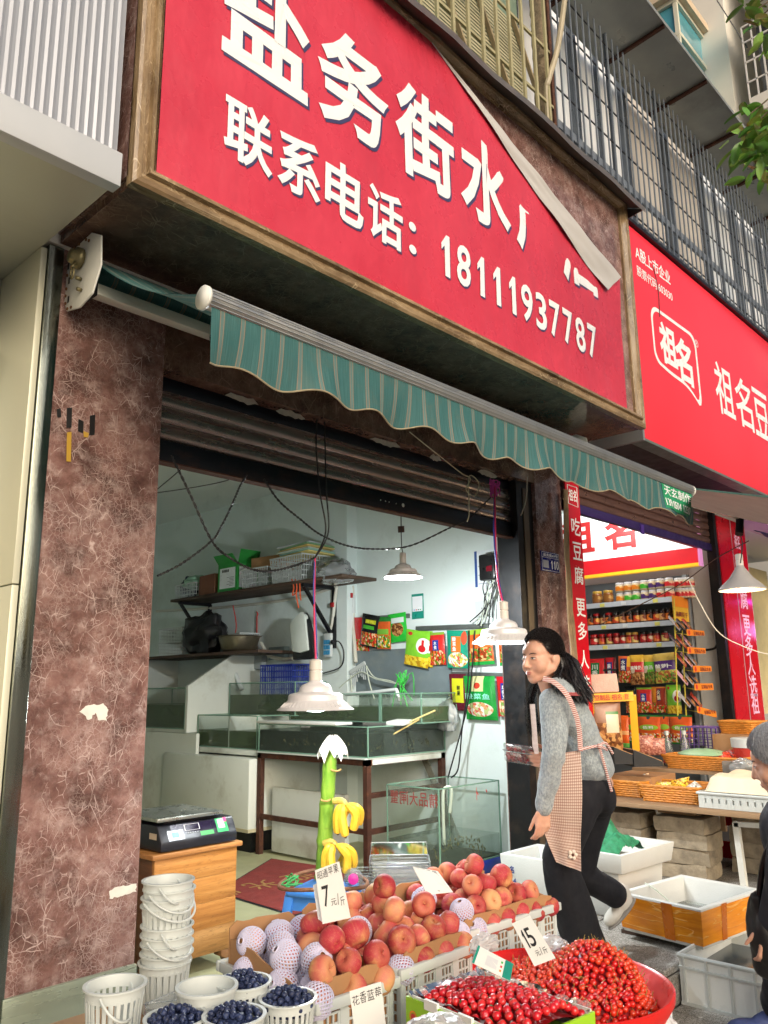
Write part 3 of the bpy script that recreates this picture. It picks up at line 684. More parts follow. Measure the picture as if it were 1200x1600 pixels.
# ================================================================ left neighbour: metal shopfront
ln = thing('metal_shopfront', 'silver ribbed metal shopfront with brushed soffit beside the marble pillar', 'shopfront', (.4, 2.9, 0), world=True)
RIB = mat('silver_ribbed_metal', (160, 164, 172), .45, .3, .05, 2, stretch=(6, 1, .25), dirt=(120, 122, 124), dirtamt=.4)
m = MB(); n = 270
prof = lambda i: 2.425 - (.005 if i % 3 == 1 else .0) - (.0015 if i % 3 == 2 else 0)
m.grid(lambda u, v: (-1.6 + u * 2.8, prof(int(round(u * n))), 3.05 + v * 2.2), n, 1, uv=False); m.build('ribbed_panel', RIB, ln)
m = MB(); m.box(-1.6, 2.385, 2.93, 1.205, 2.44, 3.062); m.build('trim', mat('silver_trim', (196, 200, 204), .5, .2, .03, 3), ln, bev=.004)
m = MB(); m.box(1.19, 2.43, 3.06, 1.204, 3.0, 5.2); m.build('side_panel', mat('silver_trim', (0, 0, 0)), ln)
SOF = mat('brushed_soffit', (186, 188, 176), .4, .35, .03, 2, stretch=(.2, 4, 1), rvar=.03)
m = MB(); m.box(-1.6, 2.44, 2.955, 1.2, 4.6, 2.975); m.build('soffit', SOF, ln)
CREAMP = mat('cream_metal_panel', (206, 206, 184), .35, .15, .01, 1.2, rvar=.01)
for (z0, z1) in ((0, 1.59), (1.595, 2.953)): m = MB(); m.box(1.196, 3.0, z0, 1.222, 4.6, z1); m.build('wall_panel', CREAMP, ln, bev=.003)
m = MB(); m.box(-1.6, 3.38, 2.62, 1.194, 4.6, 2.953); m.build('beam', SOF, ln, bev=.003)
m = MB(); m.box(-1.6, 4.3, 0, 1.194, 4.6, 2.61); m.build('shop_interior', mat('warm_interior', (206, 196, 160), .6, 0, .1, 2), ln)
m = MB(); m.lathe([(0, 0), (.05, 0), (.055, -.02)], 18, (1.03, 3.62, 2.617)); dl = m.build('downlight', emis('warm_downlight', (255, 226, 160), 14), ln)
def lamp(parent, loc, energy, col=(1, 1, 1), size=.1, kind='POINT', rot=None, spot=R(120)):
    l = bpy.data.lights.new('lamp_light', kind); l.energy = energy; l.color = col
    if kind == 'POINT': l.shadow_soft_size = size
    if kind == 'SPOT': l.shadow_soft_size = size; l.spot_size = spot; l.spot_blend = .5
    o = bpy.data.objects.new('lamp_light', l); C.objects.link(o); o.location = loc
    if parent: 
        o.parent = parent
        if parent.name in _INV: o.matrix_parent_inverse = _INV[parent.name]
    return o
lamp(ln, (1.03, 3.62, 2.57), 40, (1, .86, .58), .04, 'SPOT', spot=R(150))
# ================================================================ shared builders
def explode(o):
    """every separate piece of o becomes a part of its own"""
    bm = bmesh.new(); bm.from_mesh(o.data); bm.verts.ensure_lookup_table(); seen = set(); isl = []
    for v in bm.verts:
        if v.index in seen: continue
        st = [v]; seen.add(v.index); cur = []
        while st:
            q = st.pop(); cur.append(q.index)
            for e in q.link_edges:
                t = e.other_vert(q)
                if t.index not in seen: seen.add(t.index); st.append(t)
        isl.append(set(cur))
    me = o.data; fs = [[p for p in me.polygons if p.vertices[0] in s_] for s_ in isl]; bm.free()
    if len(isl) < 2: return
    for s_, ps in zip(isl, fs):
        mp = {v: i for i, v in enumerate(sorted(s_))}
        n = bpy.data.meshes.new(o.name.split('.')[0]); n.from_pydata([me.vertices[v].co for v in sorted(s_)], [], [[mp[v] for v in p.vertices] for p in ps])
        for mt in me.materials: n.materials.append(mt)
        n.polygons.foreach_set('use_smooth', [p.use_smooth for p in ps]); n.polygons.foreach_set('material_index', [p.material_index for p in ps])
        q = bpy.data.objects.new(o.name.split('.')[0], n); C.objects.link(q); q.parent = o.parent; q.matrix_parent_inverse = o.matrix_parent_inverse.copy()
    bpy.data.objects.remove(o)
for nm in ('plaster_patch', 'paint_scrap', 'tape_strip', 'bolt', 'slot', 'rivet', 'folding_arm', 'end_cap', 'winding_gear'):
    for o in [q for q in bpy.data.objects if q.name.split('.')[0] == nm]: explode(o)

def packmat(name, base, food=None, shape=None, blocks=(), rough=.25):
    """printed foil: base colour, coloured blocks (u0, v0, u1, v1, colour, round?) and a speckled picture of food"""
    if name in _MC: return _MC[name]
    g = G(name); u, v, _ = g.sep(g.co('UV'))
    c = g.ramp(g.noise(g.co('UV'), 3, 3), [(.3, mulc(lin(base), .85)), (.7, mulc(lin(base), 1.12))])
    def rect(u0, v0, u1, v1):
        a = g.math('MULTIPLY', g.math('GREATER_THAN', u, u0), g.math('LESS_THAN', u, u1)); b = g.math('MULTIPLY', g.math('GREATER_THAN', v, v0), g.math('LESS_THAN', v, v1)); return g.math('MULTIPLY', a, b)
    def ellm(u0, v0, u1, v1):
        a = g.math('DIVIDE', g.math('SUBTRACT', u, (u0 + u1) / 2), (u1 - u0) / 2); b = g.math('DIVIDE', g.math('SUBTRACT', v, (v0 + v1) / 2), (v1 - v0) / 2)
        return g.math('LESS_THAN', g.math('ADD', g.math('MULTIPLY', a, a), g.math('MULTIPLY', b, b)), 1.0)
    if food:
        vo = g.n('TexVoronoi', {'Vector': g.map(g.co('UV'), (1, 1.35, 1)), 'Scale': 11.0, 'Randomness': 1.0}).outputs['Color']; s0 = g.sep(vo)[0]
        n = len(food); fc = g.ramp(s0, [(i / n, lin(q)) for i, q in enumerate(food)], 'CONSTANT')
        fc = g.mix(g.mr(g.noise(g.co('UV'), 26, 4), .45, .7, 0, .45), fc, lin(food[0]))
        k = ellm(*shape[1:]) if shape[0] == 'e' else rect(*shape[1:])
        c = g.mix(k, c, fc)
    for b in blocks: c = g.mix((ellm if len(b) > 5 else rect)(*b[:4]), c, lin(b[4]))
    g.bump(g.noise(g.co('UV'), 7, 4, .6), .35, .01)
    _MC[name] = g.out(col=c, rough=rough, spec=.6); return _MC[name]
def packet(label, c, w, h, mt, ex=(0, -1, 0), lean=0.0, thick=.03, roll=0.0, word=None, wcol=None, wpos=(.5, .7, .5, .2), group=None, gus=0, vert=False, cat='packet', name='food_packet', seed=0):
    """pillow bag standing / hanging with its face towards ex x z; c = middle of its bottom edge"""
    ex = Vector(ex).normalized(); n = ex.cross(Vector((0, 0, 1))).normalized()   # outward
    rt = thing(name, label, cat, c, group=group)
    up = (Vector((0, 0, 1)) * math.cos(lean) - n * math.sin(lean)).normalized()
    e2 = (ex * math.cos(roll) + up * math.sin(roll)); u2 = (up * math.cos(roll) - ex * math.sin(roll)); n2 = e2.cross(u2)
    def sf(sg):
        def f(u, v):
            b = (max(0, math.sin(math.pi * u)) ** .45) * (max(0, math.sin(math.pi * (v * .96 + .0))) ** .55) if 0 < u < 1 and 0 < v < 1 else 0
            cr = .012 * w * math.sin(v * 9 + u * 5 + seed) * math.sin(math.pi * u)
            pinch = 1 - .035 * math.sin(math.pi * v)
            return e2 * ((u - .5) * w * pinch) + u2 * (v * h) + n2 * (sg * b * thick * .5 + cr * (1 if sg > 0 else -.4) * b)
        return f
    m = MB(); m.grid(sf(1), 10, 12); m.build('front_foil', mt, rt, smooth=True)
    m = MB(); m.grid(sf(-1), 8, 8, flip=True); m.build('back_foil', mat('foil_back', (176, 176, 172), .3, .6), rt, smooth=True)
    if word:
        m = MB(); cu, cv, wu, wv = wpos
        def fn(q): return q
        for i, ch in enumerate(word):
            nn = len(word)
            if vert: uu, vv, a, b = cu, cv + wv / 2 - (i + .5) * wv / nn, wu, wv / nn * .9
            else: uu, vv, a, b = cu - wu / 2 + (i + .5) * wu / nn, cv, wu / nn * .92, wv
            letter(m, ch, e2 * ((uu - .5) * w) + u2 * (vv * h) + n2 * (thick * .5 * 1.0 + .0025), e2, u2, a * w, b * h, .02)
        m.build('lettering', mat('pack_print_%d_%d_%d' % wcol, wcol, .4, 0, .02), rt)
    return rt

SHADE = mat('lamp_shade_metal', (222, 220, 222), .35, .15, .06, 8, .15, 90, dirt=(150, 140, 128), dirtamt=.3); CERAM = mat('lamp_socket_ceramic', (214, 208, 200), .4)
BULB = emis('bulb_white', (244, 250, 255), 9)
def pendant(label, c, rad, cord, energy, lit=True, name='pendant_lamp', shade=None, flare=True):
    rt = thing(name, label, 'lamp', c, group='bell shaped pendant lamps')
    pr = [(1.0, 0), (.985, .02), (.9, .07), (.76, .2), (.72, .24), (.70, .36), (.66, .40), (.44, .45), (.41, .56), (.36, .62), (.18, .70), (.155, .74)] if flare else [(1, 0), (1, .05), (.82, .25), (.5, .55), (.3, .85), (.2, 1.0), (.16, 1.1)]
    q = [(a * rad, b * rad) for a, b in pr]; m = MB(); m.lathe(q + [(a - .0025 if a > .005 else a, b - .002) for a, b in q[::-1]], 40); sh_ = m.build('lamp_shade', shade or SHADE, rt, smooth=True, ang=35)
    if flare:
        m = MB()
        for k in range(48):
            t = 2 * math.pi * k / 48; m.bar(Vector((math.cos(t) * rad * .90, math.sin(t) * rad * .90, rad * .078)), Vector((math.cos(t) * rad * .785, math.sin(t) * rad * .785, rad * .185)), .0022, .002)
        tag(m.build('rib_pattern', shade or SHADE, sh_), kind='stuff')
    zt = q[-1][1]; s_ = rad
    m = MB(); m.lathe([(0, zt - .02 * s_), (.165 * s_, zt), (.165 * s_, zt + .22 * s_), (.15 * s_, zt + .235 * s_), (.15 * s_, zt + .26 * s_), (.165 * s_, zt + .275 * s_), (.165 * s_, zt + .5 * s_), (.1 * s_, zt + .54 * s_), (0, zt + .55 * s_)], 20); m.build('socket', CERAM, rt, smooth=True, ang=40)
    m = MB(); m.lathe([(0, -.05 * s_), (.3 * s_, -.03 * s_), (.5 * s_, .05 * s_), (.52 * s_, .14 * s_), (.2 * s_, .3 * s_), (0, .45 * s_)], 20); m.build('bulb', (emis('bulb_warm', (255, 196, 120), 5) if isinstance(lit, tuple) else BULB) if lit else mat('frosted_bulb', (226, 226, 222), .3), rt, smooth=True)
    if energy: lamp(rt, (0, 0, -.14 * s_), energy, lit if isinstance(lit, tuple) else (.93, .98, 1.0), .05)
    for k, (pts, r, mt) in enumerate(cord):
        m = MB(); m.tube([Vector(p) - Vector(c) for p in crv(pts, 6)], r, 6); m.build('cord', mt, rt, smooth=True)
    return rt
BLKW = mat('black_cable', (24, 24, 26), .5); REDW = mat('pink_wire', (206, 40, 92), .5); BLUW = mat('blue_wire', (52, 58, 150), .5); BRNW = mat('brown_cable', (70, 46, 34), .6)
def twist(pts, r=.004, n=14, turns=90, mats=(BLKW, BLKW)):
    """two strands wound round each other"""
    c = crv(pts, n); out = []
    for s_ in (0, 1):
        q = []
        for i, p in enumerate(c):
            d = (c[min(i + 1, len(c) - 1)] - c[max(i - 1, 0)]).normalized(); a = d.orthogonal().normalized(); b = d.cross(a); t = i * 1.5 + s_ * math.pi
            q.append(p + (a * math.cos(t) + b * math.sin(t)) * r * .8)
        out.append((q, mats[s_]))
    return out
def cable(label, pts, r=.004, mt=BLKW, twisted=False, name='hanging_cable', group=None, n=8):
    if twisted:
        rt = thing(name, label, 'cable', pts[0], group=group, world=True)
        for q, mm in twist(pts, r): m = MB(); m.tube(q, r * .72, 5); m.build('strand', mm, rt, smooth=True)
        return rt
    m = MB(); m.tube(crv(pts, n), r, 6); return tag(m.build(name, mt, smooth=True), label, 'cable', group)

def basket(label, loc, rz, w, d, h, mt, taper=.9, nx=14, nz=5, nd=9, group=None, name='plastic_basket', cat='basket', bw=.006):
    rt = thing(name, label, cat, loc, rz, group)
    m = MB(); tw, td = w * taper, d * taper
    def P4(i, z):
        f = taper + (1 - taper) * z / h; a, b = w * f / 2, d * f / 2
        return [Vector((-a, -b, z)), Vector((a, -b, z)), Vector((a, b, z)), Vector((-a, b, z))][i % 4]
    for i in range(4):
        n = nx if i % 2 == 0 else nd
        for k in range(n + 1): m.bar(P4(i, 0).lerp(P4(i + 1, 0), k / n), P4(i, h).lerp(P4(i + 1, h), k / n), bw, .004, up=(P4(i + 1, 0) - P4(i, 0)).cross(Vector((0, 0, 1))))
        for k in range(1, nz): m.bar(P4(i, h * k / nz), P4(i + 1, h * k / nz), .003, bw)
    m.build('lattice_wall', mt, rt)
    m = MB(); m.tube([P4(i, h) for i in range(4)], .007, 6, closed=True); m.build('rim', mt, rt)
    m = MB(); m.box(-tw / 2, -td / 2, -.002, tw / 2, td / 2, .004); m.build('bottom', mt, rt)
    return rt
def carton(label, loc, rz, w, d, h, mt, flaps=True, name='cardboard_box', cat='box', group=None):
    rt = thing(name, label, cat, loc, rz, group); t = .004
    m = MB(); m.box(-w / 2, -d / 2, 0, w / 2, -d / 2 + t, h); m.box(-w / 2, d / 2 - t, 0, w / 2, d / 2, h); m.box(-w / 2, -d / 2 + t, 0, -w / 2 + t, d / 2 - t, h); m.box(w / 2 - t, -d / 2 + t, 0, w / 2, d / 2 - t, h); m.box(-w / 2 + t, -d / 2 + t, 0, w / 2 - t, d / 2 - t, t)
    m.build('body', mt, rt)
    if flaps:
        m = MB(); m.bar((0, d / 2, h), (0, d / 2 + d * .25, h + d * .32), w * .98, t); m.build('flap', mt, rt)
        m = MB(); m.bar((-w / 2, 0, h), (-w / 2 - w * .12, 0, h + w * .4), d * .95, t, up=(1, 0, 0)); m.build('flap', mt, rt)
    else:
        m = MB(); m.box(-w / 2, -d / 2, h, w / 2, -.001, h + t); m.box(-w / 2, .001, h, w / 2, d / 2, h + t); q = m.build('flap', mt, rt); explode(q)
    return rt

# ================================================================ inside the fish shop
CARD = mat('brown_cardboard', (166, 124, 84), .85, 0, .1, 6, .1, 60); WPL = mat('white_plastic', (196, 202, 200), .4, 0, .04, 4, dirt=(170, 170, 160), dirtamt=.2); FOAM = mat('white_foam', (204, 206, 202), .8, 0, .03, 5, .25, 160, dirt=(190, 188, 176), dirtamt=.25)
BOARD = mat('grimy_white_board', (198, 204, 196), .5, 0, .06, 2, dirt=(112, 104, 70), dirtamt=.65); PVC = mat('cream_pvc_pipe', (206, 204, 190), .4, 0, .05, 5, dirt=(150, 140, 110)); TGL = glass('tank_glass', (190, 214, 196), .03, .12, .3); WATER = glass('green_water', (132, 154, 100), .04, .6, .25); DWATER = glass('dark_water', (26, 32, 22), .05, .75, .25)
GEDGE = mat('glass_edge_green', (112, 146, 128), .2, 0, .1, 4)
def tank(label, x0, y0, z0, x1, y1, z1, wl, wmat=WATER, base=True, divs=(), name='fish_tank', group='glass fish tanks', col=None):
    rt = thing(name, label, 'fish tank', ((x0 + x1) / 2, (y0 + y1) / 2, z0), group=group, world=True)
    for a in (((x0, y0), (x1, y0)), ((x1, y0), (x1, y1)), ((x1, y1), (x0, y1)), ((x0, y1), (x0, y0))):
        m = MB(); m.quad((a[0][0], a[0][1], z0), (a[1][0], a[1][1], z0), (a[1][0], a[1][1], z1), (a[0][0], a[0][1], z1)); m.build('pane', TGL, rt)
    m = MB()
    for (a, b) in ((x0, y0), (x1, y0), (x1, y1), (x0, y1)): m.box(a - .004, b - .004, z0, a + .004, b + .004, z1)
    for z in (z0, z1):
        m.bar((x0, y0, z), (x1, y0, z), .009, .008); m.bar((x0, y1, z), (x1, y1, z), .009, .008); m.bar((x0, y0, z), (x0, y1, z), .009, .008); m.bar((x1, y0, z), (x1, y1, z), .009, .008)
    m.build('edge_seal', GEDGE, rt)
    for dv in divs:
        m = MB(); m.box(x0 + .004, dv - .006, z0, x1 - .004, dv + .006, z1 - .006); m.build('divider', BOARD, rt)
    m = MB(); m.box(x0 + .006, y0 + .006, z0 + .005, x1 - .006, y1 - .006, wl); m.build('water', wmat, rt)
    m = MB(); m.box(x0 + .01, y0 + .01, z0 + .001, x1 - .01, y1 - .01, z0 + .012); m.build('bottom', mat('tank_bottom_dark', (46, 50, 40), .7, 0, .4, 10), rt)
    return rt
# wall shelf
sf = thing('wall_shelf', 'long dark wooden wall shelf on steel brackets loaded with baskets and boxes', 'shelf', (4.6, 5.9, 2.07), world=True)
WOODD = mat('dark_stained_board', (76, 58, 46), .75, 0, .25, 5, .3, 30, (1, .15, 1), dirt=(120, 100, 80))
m = MB(); m.box(4.38, 4.60, 2.075, 4.775, 7.08, 2.10); m.build('board', WOODD, sf, bev=.003)
for yy in (6.95, 5.1):
    m = MB(); m.bar((4.40, yy, 2.06), (4.77, yy, 2.06), .03, .03); m.bar((4.42, yy, 2.05), (4.765, yy, 1.62), .035, .02); m.bar((4.762, yy, 2.06), (4.762, yy, 1.55), .03, .03); m.build('bracket', DARK, sf)
ZSH = 2.102
basket('white lattice basket at the far end of the wall shelf', (4.55, 6.9, ZSH), R(90), .34, .26, .14, WPL, .92, 12, 4, 9, 'white baskets on the wall shelf')
carton('brown carton with red print beside the far basket on the shelf', (4.55, 6.52, ZSH), R(84), .3, .24, .19, mat('carton_red_print', (132, 84, 62), .8, 0, .25, 5), False)
gb = carton('open green and white printed box standing on the wall shelf', (4.53, 6.17, ZSH), R(90), .30, .24, .26, mat('green_carton', (44, 150, 62), .5, 0, .06, 5), True, name='printed_box')
m = MB(); m.quad((-.12, .1215, .03), (.12, .1215, .03), (.12, .1215, .22), (-.12, .1215, .22)); m.build('label', LETW, gb)
m = MB(); m.quad((-.1515, .1, .03), (-.1515, -.1, .03), (-.1515, -.1, .22), (-.1515, .1, .22)); m.build('label', LETW, gb)
m = MB(); random.seed(8)
for k in range(7): m.box(-.1 + 0, .1216, .05 + k * .013, -.1 + random.uniform(.06, .11), .1225, .053 + k * .013)
for k in range(5): m.box(-.02 + k * .022, .1216, .18, -.005 + k * .022, .1225, .205)
tag(m.build('print_lines', DARK, gb), kind='stuff')
basket('white lattice basket in the middle of the wall shelf', (4.54, 5.78, ZSH), R(93), .36, .27, .17, WPL, .88, 13, 4, 9, 'white baskets on the wall shelf')
basket('largest white lattice basket piled with papers on the shelf', (4.54, 5.3, ZSH), R(86), .46, .3, .22, WPL, .88, 18, 5, 11, 'white baskets on the wall shelf')
carton('flat brown carton lying over the shelf baskets', (4.62, 5.72, ZSH + .175), R(95), .36, .28, .10, CARD, False)
random.seed(4)
for k in range(6):
    m = MB(); cc = ((214, 196, 120), (150, 190, 176), (196, 204, 190), (206, 180, 110), (120, 160, 120), (190, 196, 200))[k]
    m.box(-.2 + random.uniform(-.02, .02), -.15, 0, .2 + random.uniform(-.02, .02), .15, .014); o = tag(m.build('paper_bag_bundle', mat('bundle_%d' % k, cc, .6, 0, .12, 6), bev=.004), ('yellow', 'teal', 'pale', 'mustard', 'green', 'grey')[k] + ' flat bundle stacked on the largest shelf basket', 'bundle', 'flat bundles on the shelf basket')
    o.location = (4.56, 5.24, ZSH + .225 + k * .0165); o.rotation_euler = (R(2), R(2), R(90 + random.uniform(-7, 7)))
def blobbag(name, label, c, r, mt, seed, cat='bag', sq=1.0):
    """crumpled bag: a squashed irregular sack"""
    m = MB(); q = Vector((seed * 3.1, seed, 0))
    def f(u, v):
        t, p = 2 * math.pi * u, math.pi * v; d = Vector((math.cos(t) * math.sin(p), math.sin(t) * math.sin(p), -math.cos(p)))
        s_ = 1 + .32 * noise.noise(d * 2.2 + q) + .12 * noise.noise(d * 6 + q)
        return Vector((d.x * r[0] * s_, d.y * r[1] * s_, max(0, (d.z * s_ * sq + .85)) * r[2] * .54))
    m.grid(f, 28, 18, closeu=True); o = tag(m.build(name, mt, smooth=True), label, cat); o.location = c; return o
CLEAR = glass('clear_plastic_bag', (236, 240, 240), .15, .55)
blobbag('plastic_bag', 'clear plastic bag drooping over the near end of the wall shelf', (4.5, 4.82, ZSH - .05), (.13, .2, .19), CLEAR, 2)
blobbag('netting_bundle', 'pale green netting bundle heaped in the far shelf basket', (4.55, 6.87, ZSH + .10), (.13, .17, .13), mat('pale_green_net', (150, 186, 162), .7, 0, .3, 20, .6, 80), 5, 'netting')
blobbag('dark_cloth', 'dark blue cloth bundle at the far end of the shelf', (4.6, 7.06, ZSH + .05), (.1, .1, .19), mat('dark_blue_cloth', (30, 38, 66), .9), 9, 'cloth')
# things hanging under the shelf
XW = 4.76
def hang(name, label, cat, pts, r, mt): m = MB(); m.tube(crv(pts, 6), r, 5); return tag(m.build(name, mt, smooth=True), label, cat)
REDS = mat('red_string', (206, 52, 40), .6); ORS = mat('orange_string', (214, 88, 40), .6)
hang('red_string', 'thin red cord hanging from the shelf above the steel basin', 'cord', [P(364, 946, X=4.6), P(369, 975, X=4.6), P(366, 1000, X=4.6), P(361, 1019, X=4.6)], .005, REDS)
hang('red_hook', 'red plastic hook hanging on the wall under the shelf', 'hook', [P(401, 956, X=XW), P(403, 960, X=XW), P(401.5, 966, X=XW), P(401.5, 1012, X=XW)], .006, REDS)
for k, dx in enumerate((0, 6, 12)): hang('orange_ribbon', ('shortest', 'longest', 'middle')[k] + ' orange ribbon tied under the shelf edge', 'ribbon', [P(456 + dx, 905, X=4.4), P(459 + dx * .8, 918, X=4.4), P(457 + dx, 930, X=4.4), P(463 + dx * .6, (926, 950, 938)[k], X=4.4)], .006, ORS)
wb = thing('hanging_white_bag', 'white plastic jug shaped bag hanging under the shelf with black side', 'bag', P(468, 1018, X=4.5), world=True)
def slabbag(px_, X, t, mt, nm):
    m = MB(); pts = [P(a, b, X=X) for a, b in px_]; n = len(pts); A = [m.pt(p) for p in pts]; B = [m.pt(p + Vector((t, .01, 0))) for p in pts]; m.face(A); m.face(B[::-1])
    for k in range(n): m.face((A[k], A[(k + 1) % n], B[(k + 1) % n], B[k]))
    return m.build(nm, mt, wb, bev=.008)
slabbag([(452, 976), (463, 962), (470, 955), (476, 962), (478, 985), (481, 1016), (468, 1020), (456, 1018)], 4.46, .05, mat('white_bag_film', (206, 212, 204), .4, 0, .08, 9), 'front')
slabbag([(474, 956), (480, 970), (491, 1024), (484, 1030), (457, 1031), (457, 1019), (470, 1020), (482, 1015), (478, 985)], 4.48, .06, mat('black_bag_film', (22, 22, 24), .4), 'back')
# power strip
ps = thing('power_strip', 'white power strip with blue sockets hanging on the pipe', 'power strip', P(514, 1025, X=4.72), world=True)
m = MB(); a, b = P(508, 990, X=4.72), P(519, 1026, X=4.72); m.box(4.70, b.y, b.z, 4.73, a.y, a.z); m.build('body', WPL, ps, bev=.006)
me = MB()
for i in range(2):
    for j in range(3):
        yy = a.y + (b.y - a.y) * (.28 + .44 * i); zz = a.z + (b.z - a.z) * (.38 + .22 * j); q = MB(); q.box(4.695, yy - .018, zz - .018, 4.70, yy + .018, zz + .018); q.build('socket', mat('blue_socket', (64, 146, 190), .4), ps)
m = MB(); m.tube(crv([P(519, 1003, X=4.69), P(530, 1003, X=4.69), P(537, 1020, X=4.7), P(532, 1042, X=4.72), P(505, 1052, X=4.74)], 6), .006, 6); m.build('plug_cable', BLKW, ps, smooth=True)
m = MB(); m.ell(P(520, 1003, X=4.685), (.02, .025, .02), 10, 6); m.build('plug', BLKW, ps, smooth=True)
# pipes
def pipe(name, label, pts, r, mt=PVC, n=5): m = MB(); m.tube(crv(pts, n), r, 10); return tag(m.build(name, mt, smooth=True), label, 'pipe')
pipe('wall_pipe', 'cream pipe running along the wall below the shelf', [P(245, 955, X=XW), P(360, 948, X=XW), P(460, 935, X=XW), P(527, 916, X=XW)], .014)
pv = thing('valve_pipe', 'upright cream pipe with red valve tap near the packets', 'pipe', P(551, 990, X=4.86), world=True)
m = MB(); m.tube(crv([P(530, 922, X=4.84), P(548, 916, X=4.85), P(551, 925, X=4.86), P(552, 975, X=4.86), P(556, 1035, X=4.8)], 5), .016, 10); m.build('tube', PVC, pv, smooth=True)
m = MB(); m.tube([P(551, 930, X=4.86), P(551.5, 958, X=4.86)], .024, 10); m.build('collar', WPL, pv, smooth=True)
m = MB(); m.box(*(P(547, 933, X=4.83) - Vector((.008, .03, .008))), *(P(547, 929, X=4.83) + Vector((.008, .03, .012)))); m.build('tap_handle', mat('red_tap', (170, 30, 34), .4), pv, bev=.003)
pv = thing('valve_pipe', 'upright cream pipe with red tap behind the power strip', 'pipe', P(520, 960, X=4.76), world=True)
m = MB(); m.tube(crv([P(526, 918, X=4.75), P(523, 940, X=4.75), P(519, 975, X=4.75), P(514, 992, X=4.75)], 5), .015, 10); m.build('tube', PVC, pv, smooth=True)
m = MB(); m.box(*(P(519, 945, X=4.72) - Vector((.008, .02, .02))), *(P(519, 945, X=4.72) + Vector((.008, .02, .02)))); m.build('tap_handle', mat('red_tap', (0, 0, 0)), pv, bev=.003)
# distant tank block
un = thing('tank_stand', 'tall grimy white stand with sloping side boards behind the scale', 'stand', (4.3, 6.6, 0), world=True)
m = MB(); m.box(4.02, 6.0, 0, 4.05, 7.6, .855); m.build('front_board', BOARD, un)
m = MB(); m.prism([(4.0, .86), (4.0, 1.25), (4.45, 1.52), (4.77, 1.52), (4.77, .86)], (0, 6.12, 0), (1, 0, 0), (0, 0, 1), (0, .035, 0)); m.build('side_board', BOARD, un)
m = MB(); m.prism([(4.0, .86), (4.0, 1.25), (4.45, 1.52), (4.77, 1.52), (4.77, .86)], (0, 7.5, 0), (1, 0, 0), (0, 0, 1), (0, .035, 0)); m.build('side_board', BOARD, un)
m = MB(); m.box(4.3, 5.55, 1.52, 4.77, 7.6, 1.545); m.build('top_board', WOODD, un)
m = MB(); m.box(4.02, 6.16, .86, 4.77, 7.5, .885); m.build('deck', BOARD, un)
tank('far glass fish tank with one big dark fish behind the scale', 4.01, 6.17, .89, 4.7, 7.48, 1.235, 1.09)
def fish(label, c, L, h, rz, mt, parent=None):
    m = MB(); n = 14
    def f(u, v):
        t = 2 * math.pi * v; pr = math.sin(math.pi * min(1, u * 1.02)) ** .7 * (1 - .55 * u); tail = max(0, (u - .82) / .18); hh = h / 2 * max(pr, tail * .8)
        return Vector(((u - .5) * L, math.cos(t) * h * .28 * pr * (1 - tail * .8), math.sin(t) * hh + (.25 * h * (1 if math.sin(t) > .6 else 0) * math.exp(-((u - .4) / .12) ** 2))))
    m.grid(f, n, 12, uv=False); o = tag(m.build('fish', mt, smooth=True), label, 'fish'); o.location = c; o.rotation_euler = (0, 0, rz); return o
FISHD = mat('dark_fish_skin', (30, 32, 28), .35, 0, .3, 30)
fish('big dark fish resting in the far tank', (4.09, 6.55, .975), .34, .15, R(-88), FISHD)
for k, (x_, y_, z_, l_, lb_) in enumerate(((4.2, 5.45, .80, .2, 'dark fish in the right half of the middle tank'), (4.2, 5.9, .81, .24, 'dark fish in the left half of the middle tank'), (4.55, 5.75, 1.06, .2, 'grey fish in the murky green tank'), (4.55, 4.6, 1.01, .17, 'small grey fish in the upper tank'), (4.58, 4.05, 1.01, .15, 'small grey fish at the near end of the upper tank'), (4.56, 4.9, 1.02, .16, 'small grey fish at the far end of the upper tank'))): fish(lb_, (x_, y_, z_), l_, l_ * .36, R(80 + 37 * k % 60), mat('grey_fish_skin', (70, 72, 62), .35, 0, .3, 30))
bs = thing('steel_basin', 'worn steel basin standing on top of the tank stand', 'basin', P(341, 1044, X=4.42), world=False)
bs.location = (4.45, 6.02, 1.546)
m = MB(); m.lathe([(0, 0), (.13, 0), (.16, .03), (.185, .13), (.205, .135), (.2, .14), (.178, .132), (.15, .03), (0, .01)], 28); m.build('bowl', mat('tarnished_steel', (128, 120, 100), .4, .8, .3, 9, dirt=(80, 66, 44)), bs, smooth=True, ang=60)
blobbag('black_bag', 'black plastic sack slumped beside the steel basin', (4.45, 6.55, 1.546), (.17, .26, .36), mat('black_bag_film', (0, 0, 0)), 3, 'bag', 1.1)
basket('white wire basket with red lining behind the black sack', (4.5, 7.02, 1.546), R(90), .4, .28, .13, WPL, .95, 16, 4, 9, 'baskets on the tank stand')
basket('white wire basket stacked above the red lined one', (4.5, 7.02, 1.68), R(90), .42, .28, .13, WPL, .95, 16, 4, 9, 'baskets on the tank stand')
basket('small white wire basket tilted behind the steel basin', (4.62, 6.2, 1.60), R(80), .3, .2, .12, WPL, .85, 12, 4, 8, 'baskets on the tank stand')
tank('middle glass fish tank with two compartments on the white board', 4.1, 5.28, .75, 4.55, 6.1, 1.005, .885, divs=(5.66,))
tank('higher murky green fish tank beside the white stand', 4.42, 5.2, 1.0, 4.76, 6.1, 1.27, 1.17)
m = MB(); m.box(4.06, 5.23, .705, 4.76, 6.14, .745); tag(m.build('shelf_board', BOARD, bev=.004), 'white board under the middle fish tank', 'board')
bxw = thing('insulated_box', 'large grey white insulated box under the middle fish tank', 'box', (4.3, 5.8, 0), world=True)
m = MB(); m.box(3.97, 5.2, .16, 4.7, 6.42, .69); m.build('body', BOARD, bxw, bev=.012)
